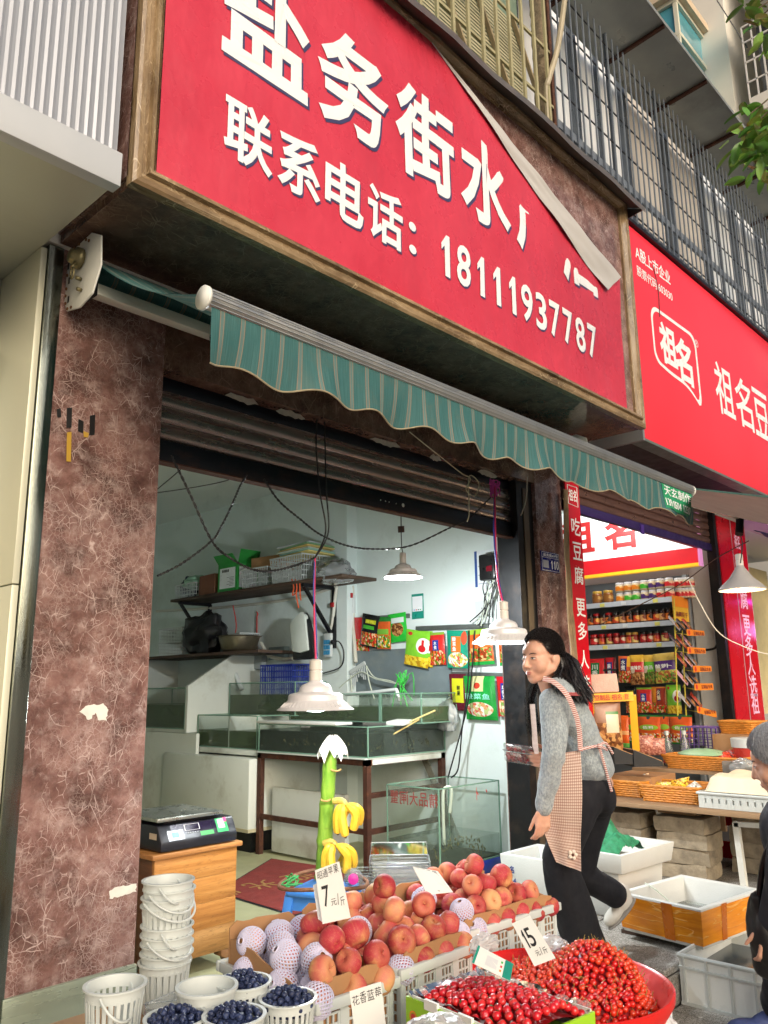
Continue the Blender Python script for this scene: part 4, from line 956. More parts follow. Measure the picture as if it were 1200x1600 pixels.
m = MB(); m.box(3.962, 5.19, .155, 4.71, 6.43, .18); m.build('base_rim', mat('yellowed_rim', (176, 170, 140), .6), bxw)
m = MB(); m.box(4.04, 5.25, 0, 4.66, 6.38, .155); m.build('plinth', BLACKM, bxw)
cr = basket('bright blue plastic crate leaning behind the middle tanks', (4.66, 5.62, 1.06), R(90), .44, .2, .36, mat('blue_plastic', (28, 52, 150), .4), .97, 18, 7, 8)
pipe('filter_pipe', 'white elbow pipe dripping into the murky green tank', [P(362, 1058, X=4.5), P(368, 1054, X=4.5), P(373, 1066, X=4.5), P(378, 1078, X=4.5)], .02, WPL)
pipe('cream_hose', 'cream hose bent under the wall shelf', [P(408, 1005, X=4.7), P(420, 1024, X=4.7), P(440, 1030, X=4.7), P(458, 1029, X=4.7)], .018, PVC)
m = MB(); m.box(4.70, P(412, 1018, X=4.72).y, P(412, 1045, X=4.72).z, 4.76, P(394, 1018, X=4.72).y, P(400, 1015, X=4.72).z); tag(m.build('grey_box', mat('grey_abs', (148, 156, 156), .5, 0, .1, 5), bev=.004), 'small grey box fixed on the wall under the shelf', 'box')
m = MB(); m.box(4.70, P(447, 1018, X=4.72).y, P(447, 1030, X=4.72).z, 4.76, P(422, 1018, X=4.72).y, P(430, 1011, X=4.72).z); tag(m.build('grey_box', mat('blue_grey_abs', (120, 138, 142), .5, 0, .1, 5), bev=.004), 'wide blue grey box on the wall behind the cream hose', 'box')
# rusty table with the near tank
tb = thing('rusty_table', 'rusty steel frame table carrying the dark near fish tank', 'table', (4.45, 4.6, 0), world=True)
for (a, b) in ((4.06, 4.02), (4.85, 4.02), (4.06, 5.17), (4.85, 5.17)): m = MB(); m.box(a - .02, b - .02, 0, a + .02, b + .02, .70); m.build('leg', RUST, tb)
m = MB()
for (a, b) in (((4.04, 4.02, .715), (4.87, 4.02, .715)), ((4.06, 4.0, .715), (4.06, 5.19, .715)), ((4.85, 4.0, .715), (4.85, 5.19, .715)), ((4.04, 5.17, .715), (4.87, 5.17, .715))): m.bar(a, b, .04, .04)
m.build('top_frame', RUST, tb)
m = MB()
for (a, b) in (((4.06, 4.04, .27), (4.06, 5.15, .27)), ((4.08, 4.02, .27), (4.83, 4.02, .27)), ((4.06, 4.02, .5), (4.85, 4.02, .5))): m.bar(a, b, .025, .035)
q = m.build('cross_bar', RUST, tb); explode(q)
m = MB(); m.box(4.02, 4.0, .737, 4.88, 5.2, .745); m.build('top_plate', BOARD, tb)
m = MB(); m.box(4.09, 3.995, .70, 4.82, 3.9985, .735); m.build('edge_board', BOARD, tb)
tank('long dark near fish tank of weeds on the rusty table', 4.05, 4.0, .75, 4.87, 5.19, .95, .905, DWATER, divs=())
m = MB(); random.seed(44)
for k in range(500):
    q = Vector((random.choice((4.075, 4.075, random.uniform(4.08, 4.8))), random.uniform(4.03, 5.15), random.uniform(.76, .80))) if k % 3 else Vector((random.uniform(4.1, 4.82), 4.03, random.uniform(.76, .80)))
    m.tube([q, q + Vector((random.uniform(-.03, .03), random.uniform(-.04, .04), random.uniform(.01, .08)))], .003, 3)
tag(m.build('water_weed', mat('brown_weed', (84, 78, 44), .8, 0, .5, 30)), 'brown water weed lying along the near tank bottom', 'weed', kind='stuff')
m = MB(); m.box(4.13, 4.10, .765, 4.82, 5.12, .90); tag(m.build('tank_liner', mat('black_liner', (16, 18, 16), .5)), 'black liner box inside the near fish tank', 'liner')
m = MB(); m.box(4.03, 4.3, .955, 4.2, 5.2, .975); tag(m.build('foam_plank', FOAM, bev=.006), 'pale foam plank lying across the near fish tank', 'plank')
m = MB(); m.bar((4.3, 3.98, .965), (4.85, 4.15, 1.0), .14, .03); tag(m.build('foam_plank', FOAM, bev=.006), 'short foam plank with sticks at the corner of the near tank', 'plank')
for k, (a, b) in enumerate((((610, 1150), (655, 1124)), ((640, 1128), (680, 1110)))):
    m = MB(); m.tube([P(*a, X=4.3), P(*b, X=4.45)], .006, 6); tag(m.build('bamboo_stick', mat('bamboo', (196, 176, 116), .5), smooth=True), ('long thin', 'short thick')[k] + ' bamboo stick lying on the near tank', 'stick')
m = MB(); m.box(4.12, 4.3, .02, 4.16, 5.1, .48); tag(m.build('grey_board', BOARD), 'grimy grey board stored under the rusty table', 'board')
tank('upper green fish tank against the wall behind the lamp', 4.45, 3.86, .965, 4.85, 5.3, 1.17, 1.075, divs=())
m = MB(); m.box(4.445, 4.25, .965, 4.46, 4.275, 1.175); tag(m.build('tank_divider', GEDGE), 'green glass strip dividing the upper fish tank', 'post')
m = MB(); m.box(4.884, 3.93, 1.14, 4.898, 5.12, 1.52); tag(m.build('splash_board', mat('slate_grey_board', (112, 124, 128), .4, 0, .2, 4, dirt=(160, 160, 140))), 'slate grey splash board on the wall above the tanks', 'panel')
pipe('spray_pipe', 'white pipe with elbow lying across the upper fish tank', [P(540, 1085, X=4.5), P(580, 1082, X=4.5), P(615, 1078, X=4.5), P(620, 1080, X=4.5), P(624, 1096, X=4.5)], .014, WPL)
# grey rake and air hoses
rk = thing('plastic_rake', 'small white plastic rake hanging above the upper tank', 'rake', P(558, 1040, X=4.8), world=True)
a, b = P(547, 1051, X=4.8), P(570, 1036, X=4.8); m = MB(); m.bar(a, b, .02, .03); m.build('head', WPL, rk)
for k in range(9): m = MB(); q = a.lerp(b, (k + .5) / 9); m.bar(q, q + Vector((0, -.015, -.1 - .03 * math.sin(k))), .006, .008); m.build('tooth', WPL, rk)
HOSE = mat('clear_hose', (196, 204, 188), .25, 0, .05)
for k, pts in enumerate(([(572, 1040), (585, 1058), (610, 1064), (628, 1072)], [(572, 1042), (578, 1070), (585, 1092)], [(530, 1075), (545, 1062), (565, 1050), (585, 1060), (618, 1068)], [(548, 1055), (550, 1085)])):
    cable(('upper looping', 'middle drooping', 'long arching', 'short straight')[k] + ' clear air hose above the upper tank', [P(*q, X=4.78) for q in pts], .005, HOSE, name='air_hose', group='air hoses over the tanks')
m = MB(); random.seed(6)
for k in range(14): q = P(629, 1066, X=4.75); m.tube(crv([q, q + Vector((random.uniform(-.02, .02), random.uniform(-.1, .1), random.uniform(-.03, .1))), q + Vector((0, random.uniform(-.12, .12), random.uniform(-.2, .1)))], 3), .0035, 4)
tag(m.build('green_string', mat('green_raffia', (60, 190, 70), .5)), 'bright green raffia string tied over the upper tank pipe', 'string')
# crab tank
tank('empty looking crab tank with red mirrored writing on its glass', 4.15, 3.47, .09, 4.8, 3.92, .575, .235, glass('clear_green_water', (150, 180, 160), .03, .12, .3), name='crab_tank', group='glass crab tank')
rt = [o for o in bpy.data.objects if o.name == 'crab_tank'][0]
m = MB()
for i, ch in enumerate('精品大闸蟹'):     # painted on the far pane, read from the other side
    letter(m, ch, (4.157, 3.52 + i * .085, .50), (0, 1, 0), (0, 0, 1), .075, .085, .012)
m.build('red_writing', mat('red_decal', (196, 44, 46), .5), rt)
m = MB()
for k, (a, b) in enumerate(((746, 1240), (760, 1236))): letter(m, '卜`'[k], P(a, b, Y=3.468), (1, 0, 0), (0, 0, 1), .022, .08 if k == 0 else .02, .02)
m.build('red_writing', mat('red_decal', (0, 0, 0)), rt)
m = MB(); m.box(4.14, 3.46, 0, 4.81, 3.93, .085); tag(m.build('blue_tray', mat('blue_plastic', (0, 0, 0)), bev=.01), 'bright blue plastic tray under the crab tank', 'tray')
m = MB(); m.tube(crv([(4.35, 3.6, .2), (4.35, 3.6, .5), (4.36, 3.58, .56), (4.39, 3.56, .54), (4.38, 3.57, .4)], 6), .011, 8); tag(m.build('air_pipe', HOSE, smooth=True), 'white bent pipe standing in the crab tank', 'pipe')
m = MB(); random.seed(12)
for k in range(60):
    t = k / 60; q = Vector((4.2 + t * .52, 3.52, .13 + .09 * math.sin(t * 3 + .3))) + Vector((random.uniform(-.02, .02), random.uniform(0, .04), random.uniform(-.03, .03))); m.tube([q, q + Vector((random.uniform(-.02, .02), random.uniform(-.01, .01), random.uniform(-.035, .035)))], .004, 4)
tag(m.build('crab_heap', mat('olive_crab', (112, 104, 56), .6, 0, .4, 40)), 'olive and black heap of tied crabs in the crab tank', 'crabs', kind='stuff')
m = MB(); m.bar(P(660, 1178, X=4.86), P(716, 1312, X=4.86), .05, .012, up=(1, 0, 0)); tag(m.build('grey_plank', mat('grey_plank', (128, 128, 116), .8)), 'narrow grey plank leaning on the wall behind the crab tank', 'plank')
# door mat
mt_ = thing('door_mat', 'dark red door mat with gold characters on the shop floor', 'mat', (3.6, 4.3, 0), world=True)
c = [P(356, 1398, Z=0), P(458, 1430, Z=0), P(585, 1385, Z=0), P(430, 1342, Z=0)]
c = [P(340, 1395, Z=0), P(460, 1431, Z=0), P(640, 1375, Z=0), P(425, 1343, Z=0)]
g = mat('red_carpet', (124, 44, 38), .95, 0, .18, 12, .5, 300)
m = MB(); m.grid(lambda u, v: (c[0].lerp(c[1], u)).lerp(c[3].lerp(c[2], u), v) + Vector((0, 0, .006)), 4, 4); m.build('pile', g, mt_)
m = MB(); cc = sum(c, Vector()) / 4; m.face([m.pt(cc + (q - cc) * 1.035 + Vector((0, 0, .0025))) for q in c]); m.build('black_border', mat('mat_rubber', (36, 34, 34), .8), mt_)
m = MB(); eu = (c[1] - c[0]).normalized(); ev = (c[3] - c[0]); ev = (ev - eu * ev.dot(eu)).normalized()
for i, ch in enumerate('欢迎光临'): letter(m, ch, cc - eu * .05 + ev * (.42 - i * .3) + Vector((0, 0, .008)) - eu * .1, -ev, eu, .2, .2, .004)
m.build('gold_lettering', mat('dull_gold_pile', (150, 112, 62), .9), mt_)
# packets hanging on the right wall
XW2 = 4.86
def wp(x, y, X=XW2): return P(x, y, X=X)
RAILS = mat('hanging_rail', (128, 134, 130), .4, .7, .2, 8)
def rail(label, a, b):
    m = MB(); m.bar(a, b, .015, .035); return tag(m.build('hanging_rail', RAILS, bev=.003), label, 'rail')
rail('grey hanging rail above the upper row of packets', wp(650, 982, 4.88), wp(812, 976, 4.88)); rail('grey hanging rail above the lower row of packets', wp(705, 1053, 4.88), wp(816, 1056, 4.88)); rail('grey hanging rail behind the black packet', wp(556, 968, 4.88), wp(640, 962, 4.88))
RF = [(190, 40, 24), (226, 120, 40), (240, 206, 160), (120, 60, 20), (90, 140, 40), (220, 60, 40)]; GF = [(90, 150, 40), (230, 230, 200), (210, 60, 40), (240, 190, 60), (60, 110, 30)]; BF = [(120, 70, 34), (170, 110, 60), (90, 50, 26), (200, 150, 90)]
K = dict(
 redA=packmat('pk_red_plain', (196, 30, 34), RF, ('r', .05, .0, .9, .35)),
 black=packmat('pk_black', (18, 20, 22), RF, ('r', .05, .05, .95, .45), [(.25, .72, .85, .84, (186, 190, 40)), (.15, .55, .8, .66, (70, 170, 50))]),
 orgrn=packmat('pk_orange_green', (210, 92, 36), GF, ('r', .05, .03, .95, .42), [(.1, .45, .9, .62, (120, 180, 60)), (0, .85, 1, 1, (40, 120, 50))]),
 green=packmat('pk_green_window', (44, 186, 60), BF, ('e', .15, .2, .85, .68), [(.2, .66, .9, .84, (214, 224, 220))]),
 lime=packmat('pk_lime', (128, 200, 52), [(226, 196, 40), (190, 140, 30), (236, 210, 70)], ('r', 0, 0, 1, .28), [(.5, .38, 1.08, .82, (240, 240, 234), 1), (.6, .42, .9, .62, (206, 34, 40), 1), (.72, .55, .82, .76, (206, 34, 40)), (.1, .84, .3, .94, (200, 60, 50), 1)]),
 redblue=packmat('pk_red_blue', (206, 44, 40), RF, ('e', .0, -.05, 1.0, .5), [(.3, .44, .68, .76, (34, 60, 150)), (0, .92, 1, 1, (130, 170, 60))]),
 tealor=packmat('pk_teal', (28, 146, 116), [(232, 226, 200), (236, 236, 230), (206, 60, 44), (220, 190, 60), (150, 160, 60)], ('e', .05, .02, .98, .42), [(.25, .42, .7, .84, (226, 112, 40)), (.72, .62, .98, .98, (196, 80, 50), 1)]),
 orred=packmat('pk_orange_soup', (220, 100, 40), [(96, 140, 50), (190, 40, 24), (230, 180, 120), (140, 40, 20)], ('r', .08, .12, .95, .48), [(0, 0, 1, .1, (40, 160, 70)), (0, .86, 1, 1, (150, 190, 60)), (.45, .5, .8, .8, (240, 236, 230), 1)]),
 maroon=packmat('pk_maroon', (96, 24, 40), None, None, [(.2, .22, .88, .88, (206, 206, 40))]),
 green2=packmat('pk_green_soup', (26, 150, 58), [(226, 214, 190), (206, 70, 50), (236, 236, 226), (180, 196, 120), (214, 150, 90)], ('e', .08, .08, .92, .42), [(.3, .66, .68, 1.0, (206, 206, 150)), (.38, .72, .58, .86, (190, 60, 40), 1)]),
 red2=packmat('pk_red_tofu', (206, 26, 40), [(240, 226, 190), (206, 90, 50), (236, 210, 160), (120, 160, 60)], ('r', .1, .02, .78, .4), [(.22, .42, .7, .84, (36, 50, 140)), (.78, 0, 1, 1, (112, 16, 24))]),
 redgreen=packmat('pk_red_green', (204, 34, 40), RF, ('r', 0, 0, 1, .3), [(.25, .35, .75, .85, (30, 120, 70))]),
 orblue=packmat('pk_orange_blue', (214, 90, 40), RF, ('r', 0, 0, 1, .45), [(.2, .45, .65, .9, (40, 46, 110)), (.66, .6, 1, 1, (240, 180, 50))]),
 yelred=packmat('pk_yellow_red', (226, 180, 60), BF, ('r', 0, 0, 1, .42), [(0, .42, 1, .76, (206, 40, 44)), (.05, .38, .4, .56, (240, 226, 200), 1)]),
 yelgreen=packmat('pk_yellow_green', (226, 184, 70), [(120, 160, 60), (90, 70, 30), (160, 120, 60), (70, 110, 40)], ('r', 0, 0, 1, .42), [(0, .42, 1, .76, (110, 190, 50)), (.05, .38, .4, .56, (240, 226, 200), 1)]),
 yelpurp=packmat('pk_yellow_purple', (216, 184, 90), [(150, 180, 70), (226, 196, 90), (90, 130, 40), (196, 90, 60)], ('r', 0, 0, 1, .42), [(0, .42, 1, .74, (86, 50, 130)), (.05, .38, .35, .56, (220, 206, 160), 1)]),
 orbrown=packmat('pk_orange_brown', (226, 140, 40), RF, ('r', .1, 0, .95, .4), [(.35, .3, .9, .95, (150, 50, 30)), (.45, .45, .62, .9, (60, 56, 90))]),
 veg=packmat('pk_orange_veg', (222, 92, 36), [(190, 40, 30), (240, 236, 220), (90, 140, 50), (226, 150, 60)], ('r', 0, .05, 1, .36), [(.08, .46, .92, .66, (150, 196, 60), 1), (0, .93, 1, 1, (40, 110, 50)), (0, 0, 1, .06, (50, 130, 60)), (.42, .84, .58, .98, (60, 70, 66), 1)]),
 plainor=packmat('pk_plain_orange', (226, 96, 32), [(90, 170, 80), (120, 190, 90)], ('r', 0, 0, 1, .14), [(.0, .4, 1, .52, (236, 170, 110))]),
)
W, BK, RD = (240, 240, 236), (24, 24, 26), (200, 40, 40)
GRP = 'food packets hung on the shop wall'
def hung(label, x0, y0, x1, y1, mt, roll=0, word=None, wcol=W, wpos=(.5, .7, .5, .2), vert=False, X=XW2, th=.035, lean=.06):
    a, b = wp((x0 + x1) / 2, y1, X), wp((x0 + x1) / 2, y0, X); l, r_ = wp(x0, (y0 + y1) / 2, X), wp(x1, (y0 + y1) / 2, X)
    return packet(label, a, abs(l.y - r_.y), b.z - a.z, mt, lean=-lean, thick=th, roll=roll, word=word, wcol=wcol, wpos=wpos, vert=vert, group=GRP, seed=x0)
hung('plain red packet half hidden behind the black packet', 553, 965, 577, 1017, K['redA'], -.08, X=4.87)
hung('black packet with yellow title hanging on the wall', 562, 960, 589, 1011, K['black'], -.2, '麻辣', (220, 220, 60), (.55, .78, .5, .11), X=4.83)
hung('orange and green noodle packet right of the black packet', 588, 964, 611, 1014, K['orgrn'], -.05, X=4.84)
hung('bright green packet with see through window beside the payment card', 610, 958, 638, 1003, K['green'], .05)
hung('lime green packet with red swoosh on a white disc', 631, 985, 668, 1041, K['lime'], -.18, X=4.84)
hung('second lime packet peeping out behind the red swoosh packet', 655, 986, 676, 1042, K['lime'], -.08, X=4.865)
hung('red packet with blue title block and crayfish picture', 672, 988, 697, 1039, K['redblue'], .0, '水煮', W, (.49, .6, .18, .26), True)
hung('teal packet with orange title panel beside the white lamp', 699, 985, 732, 1044, K['tealor'], -.06, '酸菜鱼', W, (.42, .64, .17, .38), True, X=4.84)
hung('orange soup packet hidden behind the white lamp shade', 731, 983, 773, 1039, K['orred'], .02)
hung('orange soup packet beside the woman with black hair', 781, 984, 812, 1040, K['orred'], .0)
hung('maroon packet with yellow label on the lower rail', 704, 1053, 730, 1110, K['maroon'], -.03, '鲜果', BK, (.62, .55, .2, .3), True)
hung('large green soup packet on the lower rail', 729, 1056, 778, 1125, K['green2'], -.02, '酸菜鱼', (150, 226, 206), (.5, .55, .8, .13), th=.07, lean=.1)
hung('red packet with blue title on the lower rail', 779, 1057, 816, 1120, K['red2'], -.02, '麻辣豆', W, (.46, .62, .3, .36), True, th=.06)
# papers and sockets on the wall
def card(name, label, cat, x0, y0, x1, y1, X, mt, t=.003):
    a, b = P(x0, y0, X=X), P(x1, y1, X=X); m = MB(); m.box(X, b.y, b.z, X + t, a.y, a.z); rt = thing(name, label, cat, (X, (a.y + b.y) / 2, b.z), world=True); m.build('sheet', mt, rt); return rt, a, b
qc, a, b = card('payment_card', 'teal and white payment card stuck on the white wall', 'card', 643, 929, 662, 966, 4.892, mat('teal_card', (32, 140, 122), .3, 0, .05))
m = MB(); yy = (a.y + b.y) / 2; hw = (a.y - b.y) / 2; m.box(4.8895, yy - hw * .86, a.z - (a.z - b.z) * .70, 4.892, yy + hw * .86, a.z - (a.z - b.z) * .1); m.build('white_field', LETW, qc)
m = MB()
for k, cc in enumerate(((40, 130, 200), (206, 50, 50), (60, 60, 60), (60, 170, 80))): q = MB(); q.box(4.8885, yy + hw * (.55 - k * .36) - .006, a.z - (a.z - b.z) * .66, 4.8895, yy + hw * (.55 - k * .36) + .006, a.z - (a.z - b.z) * .62); q.build('logo_dot', mat('dot_%d' % k, cc, .4), qc)
nb, a, b = card('notice_sheet', 'white notice sheet with blue edge behind the wall cables', 'notice', 741, 862, 775, 914, 4.89, mat('paper_white', (222, 228, 230), .7, 0, .03))
m = MB(); m.box(4.888, a.y - .022, b.z, 4.89, a.y, a.z); m.build('blue_edge', mat('print_blue', (52, 84, 150), .6), nb)
m = MB()
for k in range(9): m.box(4.889, b.y + .02, b.z + .02 + k * .022, 4.89, a.y - .03 - (k % 3) * .02, b.z + .024 + k * .022)
tag(m.build('print_lines', mat('print_grey', (120, 130, 150), .6), nb), kind='stuff')
for (lb, x0, y0, x1, y1) in (('white wall socket with plugged cable beside the door frame', 786, 902, 806, 940), ('upper white wall switch beside the door frame', 784, 890, 802, 908), ('white wall box low behind the lamp cord', 742, 940, 770, 962)):
    rt, a, b = card('wall_socket', lb, 'socket', x0, y0, x1, y1, 4.875, WPL, .024)
    m = MB(); cz = (a.z + b.z) / 2; cy_ = (a.y + b.y) / 2
    for k in range(3): m.box(4.873, cy_ - .02 + k * .017, cz - .006, 4.8752, cy_ - .016 + k * .017, cz + .008)
    q = m.build('slot', DARK, rt); explode(q)
ch = thing('black_charger', 'black charger box hanging among the wall cables', 'charger', P(763, 880, X=4.8), world=True)
m = MB(); a, b = P(752, 868, X=4.8), P(778, 905, X=4.8); m.box(4.76, b.y, b.z, 4.82, a.y, a.z); m.build('case', mat('black_abs', (26, 26, 28), .35), ch, bev=.012)
m = MB(); m.box(4.757, b.y + .02, b.z + .06, 4.76, b.y + .07, b.z + .1); m.build('display', mat('red_display', (120, 26, 40), .2), ch)
random.seed(9)
for k in range(9):
    a0 = P(772 + random.uniform(-8, 10), 880 + random.uniform(-10, 20), X=4.83); a1 = P(766 + random.uniform(-10, 12), 935 + random.uniform(-15, 15), X=4.82); a2 = P(748 + k * 3 + random.uniform(-14, 6), 968 + random.uniform(-6, 14), X=4.84)
    cable(('%s %s cable of the tangle under the charger' % (('first', 'second', 'third', 'fourth', 'fifth', 'sixth', 'seventh', 'eighth', 'ninth')[k], ('black', 'pale', 'black')[k % 3])), [a0, a0.lerp(a1, .5) + Vector((0, random.uniform(-.08, .08), 0)), a1, a2], .0045, (BLKW, HOSE, BLKW)[k % 3], group='tangled cables under the charger')
for k, pts in enumerate(([(742, 985), (738, 1040), (733, 1085), (725, 1125), (700, 1215)], [(733, 985), (732, 1050), (729, 1090), (722, 1140), (716, 1200), (705, 1215)])):
    cable(('left one', 'right one')[k] + ' of two black cables hanging across the green packets', [P(*q, X=4.74) for q in pts], .006)
cable('thin black cable looping beside the maroon packet', [P(*q, X=4.86) for q in ((703, 1083), (693, 1105), (690, 1130), (688, 1150))], .004)
cable('black cable looping from the wall socket', [P(*q, X=4.84) for q in ((782, 897), (800, 890), (808, 905), (798, 913), (790, 908))], .006)
cable('black cable drooping under the wall socket', [P(*q, X=4.84) for q in ((790, 925), (806, 932), (810, 940), (795, 944), (780, 940))], .005)
blobbag('crumpled_film', 'crumpled clear plastic film hanging beside the maroon packet', P(699, 1142, X=4.8), (.05, .09, .22), glass('cloudy_film', (226, 232, 230), .25, .8), 8, 'plastic')
# lamps and cords
LA, LB, LC = P(493, 1109, Y=2.75), P(788, 1004, Y=2.6), P(630, 902, d=4.9)
top = lambda c, r: c + Vector((0, 0, r * 1.27))
ra, rb, rc = .172, .178, .1185
pendant('nearest pendant lamp over the banana stem, white bell shade', LA, ra, [([top(LA, ra), P(491, 960, Y=2.75), P(492, 872, Y=2.75)], .0045, REDW), ([top(LA, ra) + Vector((.006, 0, 0)), P(493.5, 970, Y=2.75), P(490, 930, Y=2.75), P(492, 872, Y=2.75)], .004, BLUW), ([P(492, 872, Y=2.75), P(509, 830, Y=2.78), P(500, 770, Y=2.8), P(494, 700, Y=2.85), P(495, 655, Y=2.9)], .0038, BLKW), ([P(492, 872, Y=2.75), P(513, 832, Y=2.78), P(510, 770, Y=2.8), P(508, 700, Y=2.85), P(507, 660, Y=2.9)], .0038, BLKW)], 24)
pendant('bright pendant lamp in front of the woman, white bell shade', LB, rb, [([top(LB, rb), P(777, 900, Y=2.6), P(774, 830, Y=2.6), P(773, 760, Y=2.65)], .005, REDW), ([top(LB, rb) + Vector((.005, 0, 0)), P(779, 905, Y=2.6), P(772, 840, Y=2.6), P(773, 760, Y=2.65)], .0045, BLUW)], 22)
pendant('small lit pendant lamp deep inside near the white wall', LC, rc, [([top(LC, rc), P(627.5, 850, d=4.9), P(626.5, 800, d=4.9), (LC.x, LC.y, 3.06)], .003, BLKW)], 125)
m = MB(); m.tube([P(626.5, 822, d=4.9), P(627, 832, d=4.9)], .02, 8); tag(m.build('cord_grip', BRNW, smooth=True), 'dark cord grip on the small lit lamp cable', 'grip')
cable('long black cable swagging below the shutter from left to right', [P(412, 748, Y=2.95), P(436, 783, Y=2.95), P(470, 812, Y=2.95), P(500, 835, Y=2.95), P(540, 852, Y=2.95), P(583, 858, Y=2.95), P(640, 853, Y=2.95), P(700, 826, Y=2.95), P(735, 808, Y=2.9), P(768, 776, Y=2.85)], .0042, twisted=True, n=8)
cable('twisted cable crossing from the shutter down to the lamp cord', [P(268, 712, Y=3.0), P(296, 770, Y=2.95), P(331, 845, Y=2.9), P(360, 872, Y=2.85), P(395, 890, Y=2.8), P(425, 892, Y=2.8), P(460, 884, Y=2.78), P(492, 872, Y=2.75)], .0045, twisted=True)
cable('twisted cable rising from the shelf to the shutter', [P(246, 900, Y=3.05), P(285, 880, Y=3.0), P(331, 845, Y=2.95), P(345, 824, Y=2.95), P(362, 790, Y=2.95), P(375, 760, Y=2.98), P(386, 742, Y=3.0)], .0042, twisted=True)
cable('thin wire under the ceiling behind the crossing cables', [P(245, 770, Y=3.3), P(300, 762, Y=3.3), P(350, 752, Y=3.3), P(380, 740, Y=3.3)], .0025); cable('thin wire slanting to the top corner of the opening', [P(245, 765, Y=3.3), P(275, 740, Y=3.3), P(294, 722, Y=3.3)], .0025)
cable('pale string looped under the green awning valance', [P(640, 675, Y=2.6), P(690, 715, Y=2.6), P(722, 740, Y=2.6), P(735, 748, Y=2.6), P(728, 765, Y=2.6), P(742, 775, Y=2.6), P(748, 755, Y=2.6), P(733, 745, Y=2.6), P(733, 800, Y=2.6), P(730, 815, Y=2.6)], .003, mat('pale_string', (186, 176, 150), .8))
cable('pale cable hanging beside the right end of the shutter', [P(824, 745, Y=2.7), P(822, 780, Y=2.7), P(814, 805, Y=2.7)], .004, mat('pale_cable', (190, 180, 170), .6))
m = MB(); random.seed(31); q0 = P(773, 765, Y=2.65)
for k in range(8): m.tube(crv([q0 + Vector((random.uniform(-.05, .05), 0, random.uniform(-.05, .06))) for _ in range(5)], 5), .0035, 5)
tag(m.build('knotted_string', mat('magenta_string', (176, 44, 140), .6), smooth=True), 'magenta knotted string where the lamp cords meet', 'string')
npl = thing('number_plate', 'blue enamel house number plate reading 110 on the right pillar', 'sign', (4.85, 2.995, 2.0), world=True)
BLU = mat('blue_enamel', (24, 34, 110), .25, 0, .05)
m = MB(); a, b = P(843, 861, Y=3.0), P(873, 898, Y=3.0); m.box(a.x, 2.988, 1.985, b.x, 2.998, 2.125); m.build('plate', BLU, npl, bev=.002)
xm = (a.x + b.x) / 2; wd = b.x - a.x; m = MB()
for z in (1.992, 2.118, 2.082): m.box(a.x + .006, 2.9865, z - .001, b.x - .006, 2.988, z + .001)
m.box(a.x + .006, 2.9865, 1.992, a.x + .008, 2.988, 2.118); m.box(b.x - .008, 2.9865, 1.992, b.x - .006, 2.988, 2.118); m.build('border', LETW, npl)
m = MB(); letter(m, '盐务街69号', (xm, 2.9865, 2.1), (1, 0, 0), (0, 0, 1), wd * .8, .022, .012); m.build('street_name', LETW, npl)
m = MB(); [letter(q, ch_, (xm + wd * (.05 + .155 * i_), 2.9865, 2.036), (1, 0, 0), (0, 0, 1), wd * (.08 if ch_ == '1' else .13), .06, .012).build('number', LETW, npl) for i_, (ch_, q) in enumerate((c__, MB()) for c__ in '110')]
m = MB(); m.box(a.x + .018, 2.9865, 2.01, a.x + .018 + wd * .3, 2.988, 2.062); m.build('grey_field', mat('grey_print', (150, 154, 166), .5), npl)
# ================================================================ right neighbour: bean curd shop
rs = thing('red_light_box_sign', 'red light box sign with white oval logo above the bean curd shop', 'sign', (7.5, 2.6, 2.95), world=True)
def redface():
    g = G('red_lit_acrylic'); c = g.ramp(g.noise(g.co(), .8, 2), [(.3, lin((206, 44, 58))), (.7, lin((214, 52, 66)))])
    return g.out(col=c, rough=.25, emit=lin((232, 60, 74)), estr=.16)
m = MB(); m.box(5.43, 2.5, 2.975, 10.6, 2.55, 4.735); m.build('face', redface(), rs, bev=.003)
GRYM = mat('grey_sign_frame', (150, 152, 154), .4, .5, .06, 3)
m = MB(); m.box(5.40, 2.49, 2.955, 5.43, 2.98, 4.745); m.build('side_return', GRYM, rs)
m = MB(); m.box(5.43, 2.49, 2.955, 10.6, 2.6, 2.975); m.build('bottom_return', mat('green_grey_return', (104, 118, 112), .4, .4), rs)
m = MB(); m.box(5.38, 2.47, 4.745, 10.6, 2.98, 4.775); m.build('top_cap', DARK, rs)
m = MB(); m.box(5.43, 2.6, 2.985, 10.6, 2.98, 3.0); m.build('soffit', mat('dark_brown_soffit', (48, 40, 36), .6, 0, .2, 4), rs)
for z in (3.05, 3.8, 4.68): m = MB(); m.ell((5.42, 2.486, z), (.009, .004, .009), 8, 4); m.build('screw', DARK, rs)
ex, ez = Vector((1, 0, 0)), Vector((0, 0, 1))
def sgn(s, x0, x1, z0, z1, bold, nm='lettering', y=2.4965):
    m = MB(); letter(m, s, ((x0 + x1) / 2, y, (z0 + z1) / 2), ex, ez, x1 - x0, z1 - z0, bold); return m.build(nm, LETW, rs)
a, b = P(989, 386, Y=2.5), P(1037, 424, Y=2.5)
sgn('A股上市企业', 5.55, 6.18, 4.475, 4.60, .02); sgn('股票代码:603030', 5.55, 6.19, 4.33, 4.42, .01)
m = MB()   # rounded frame of the logo, its foot drawn out in a wave
out = []; n = 80
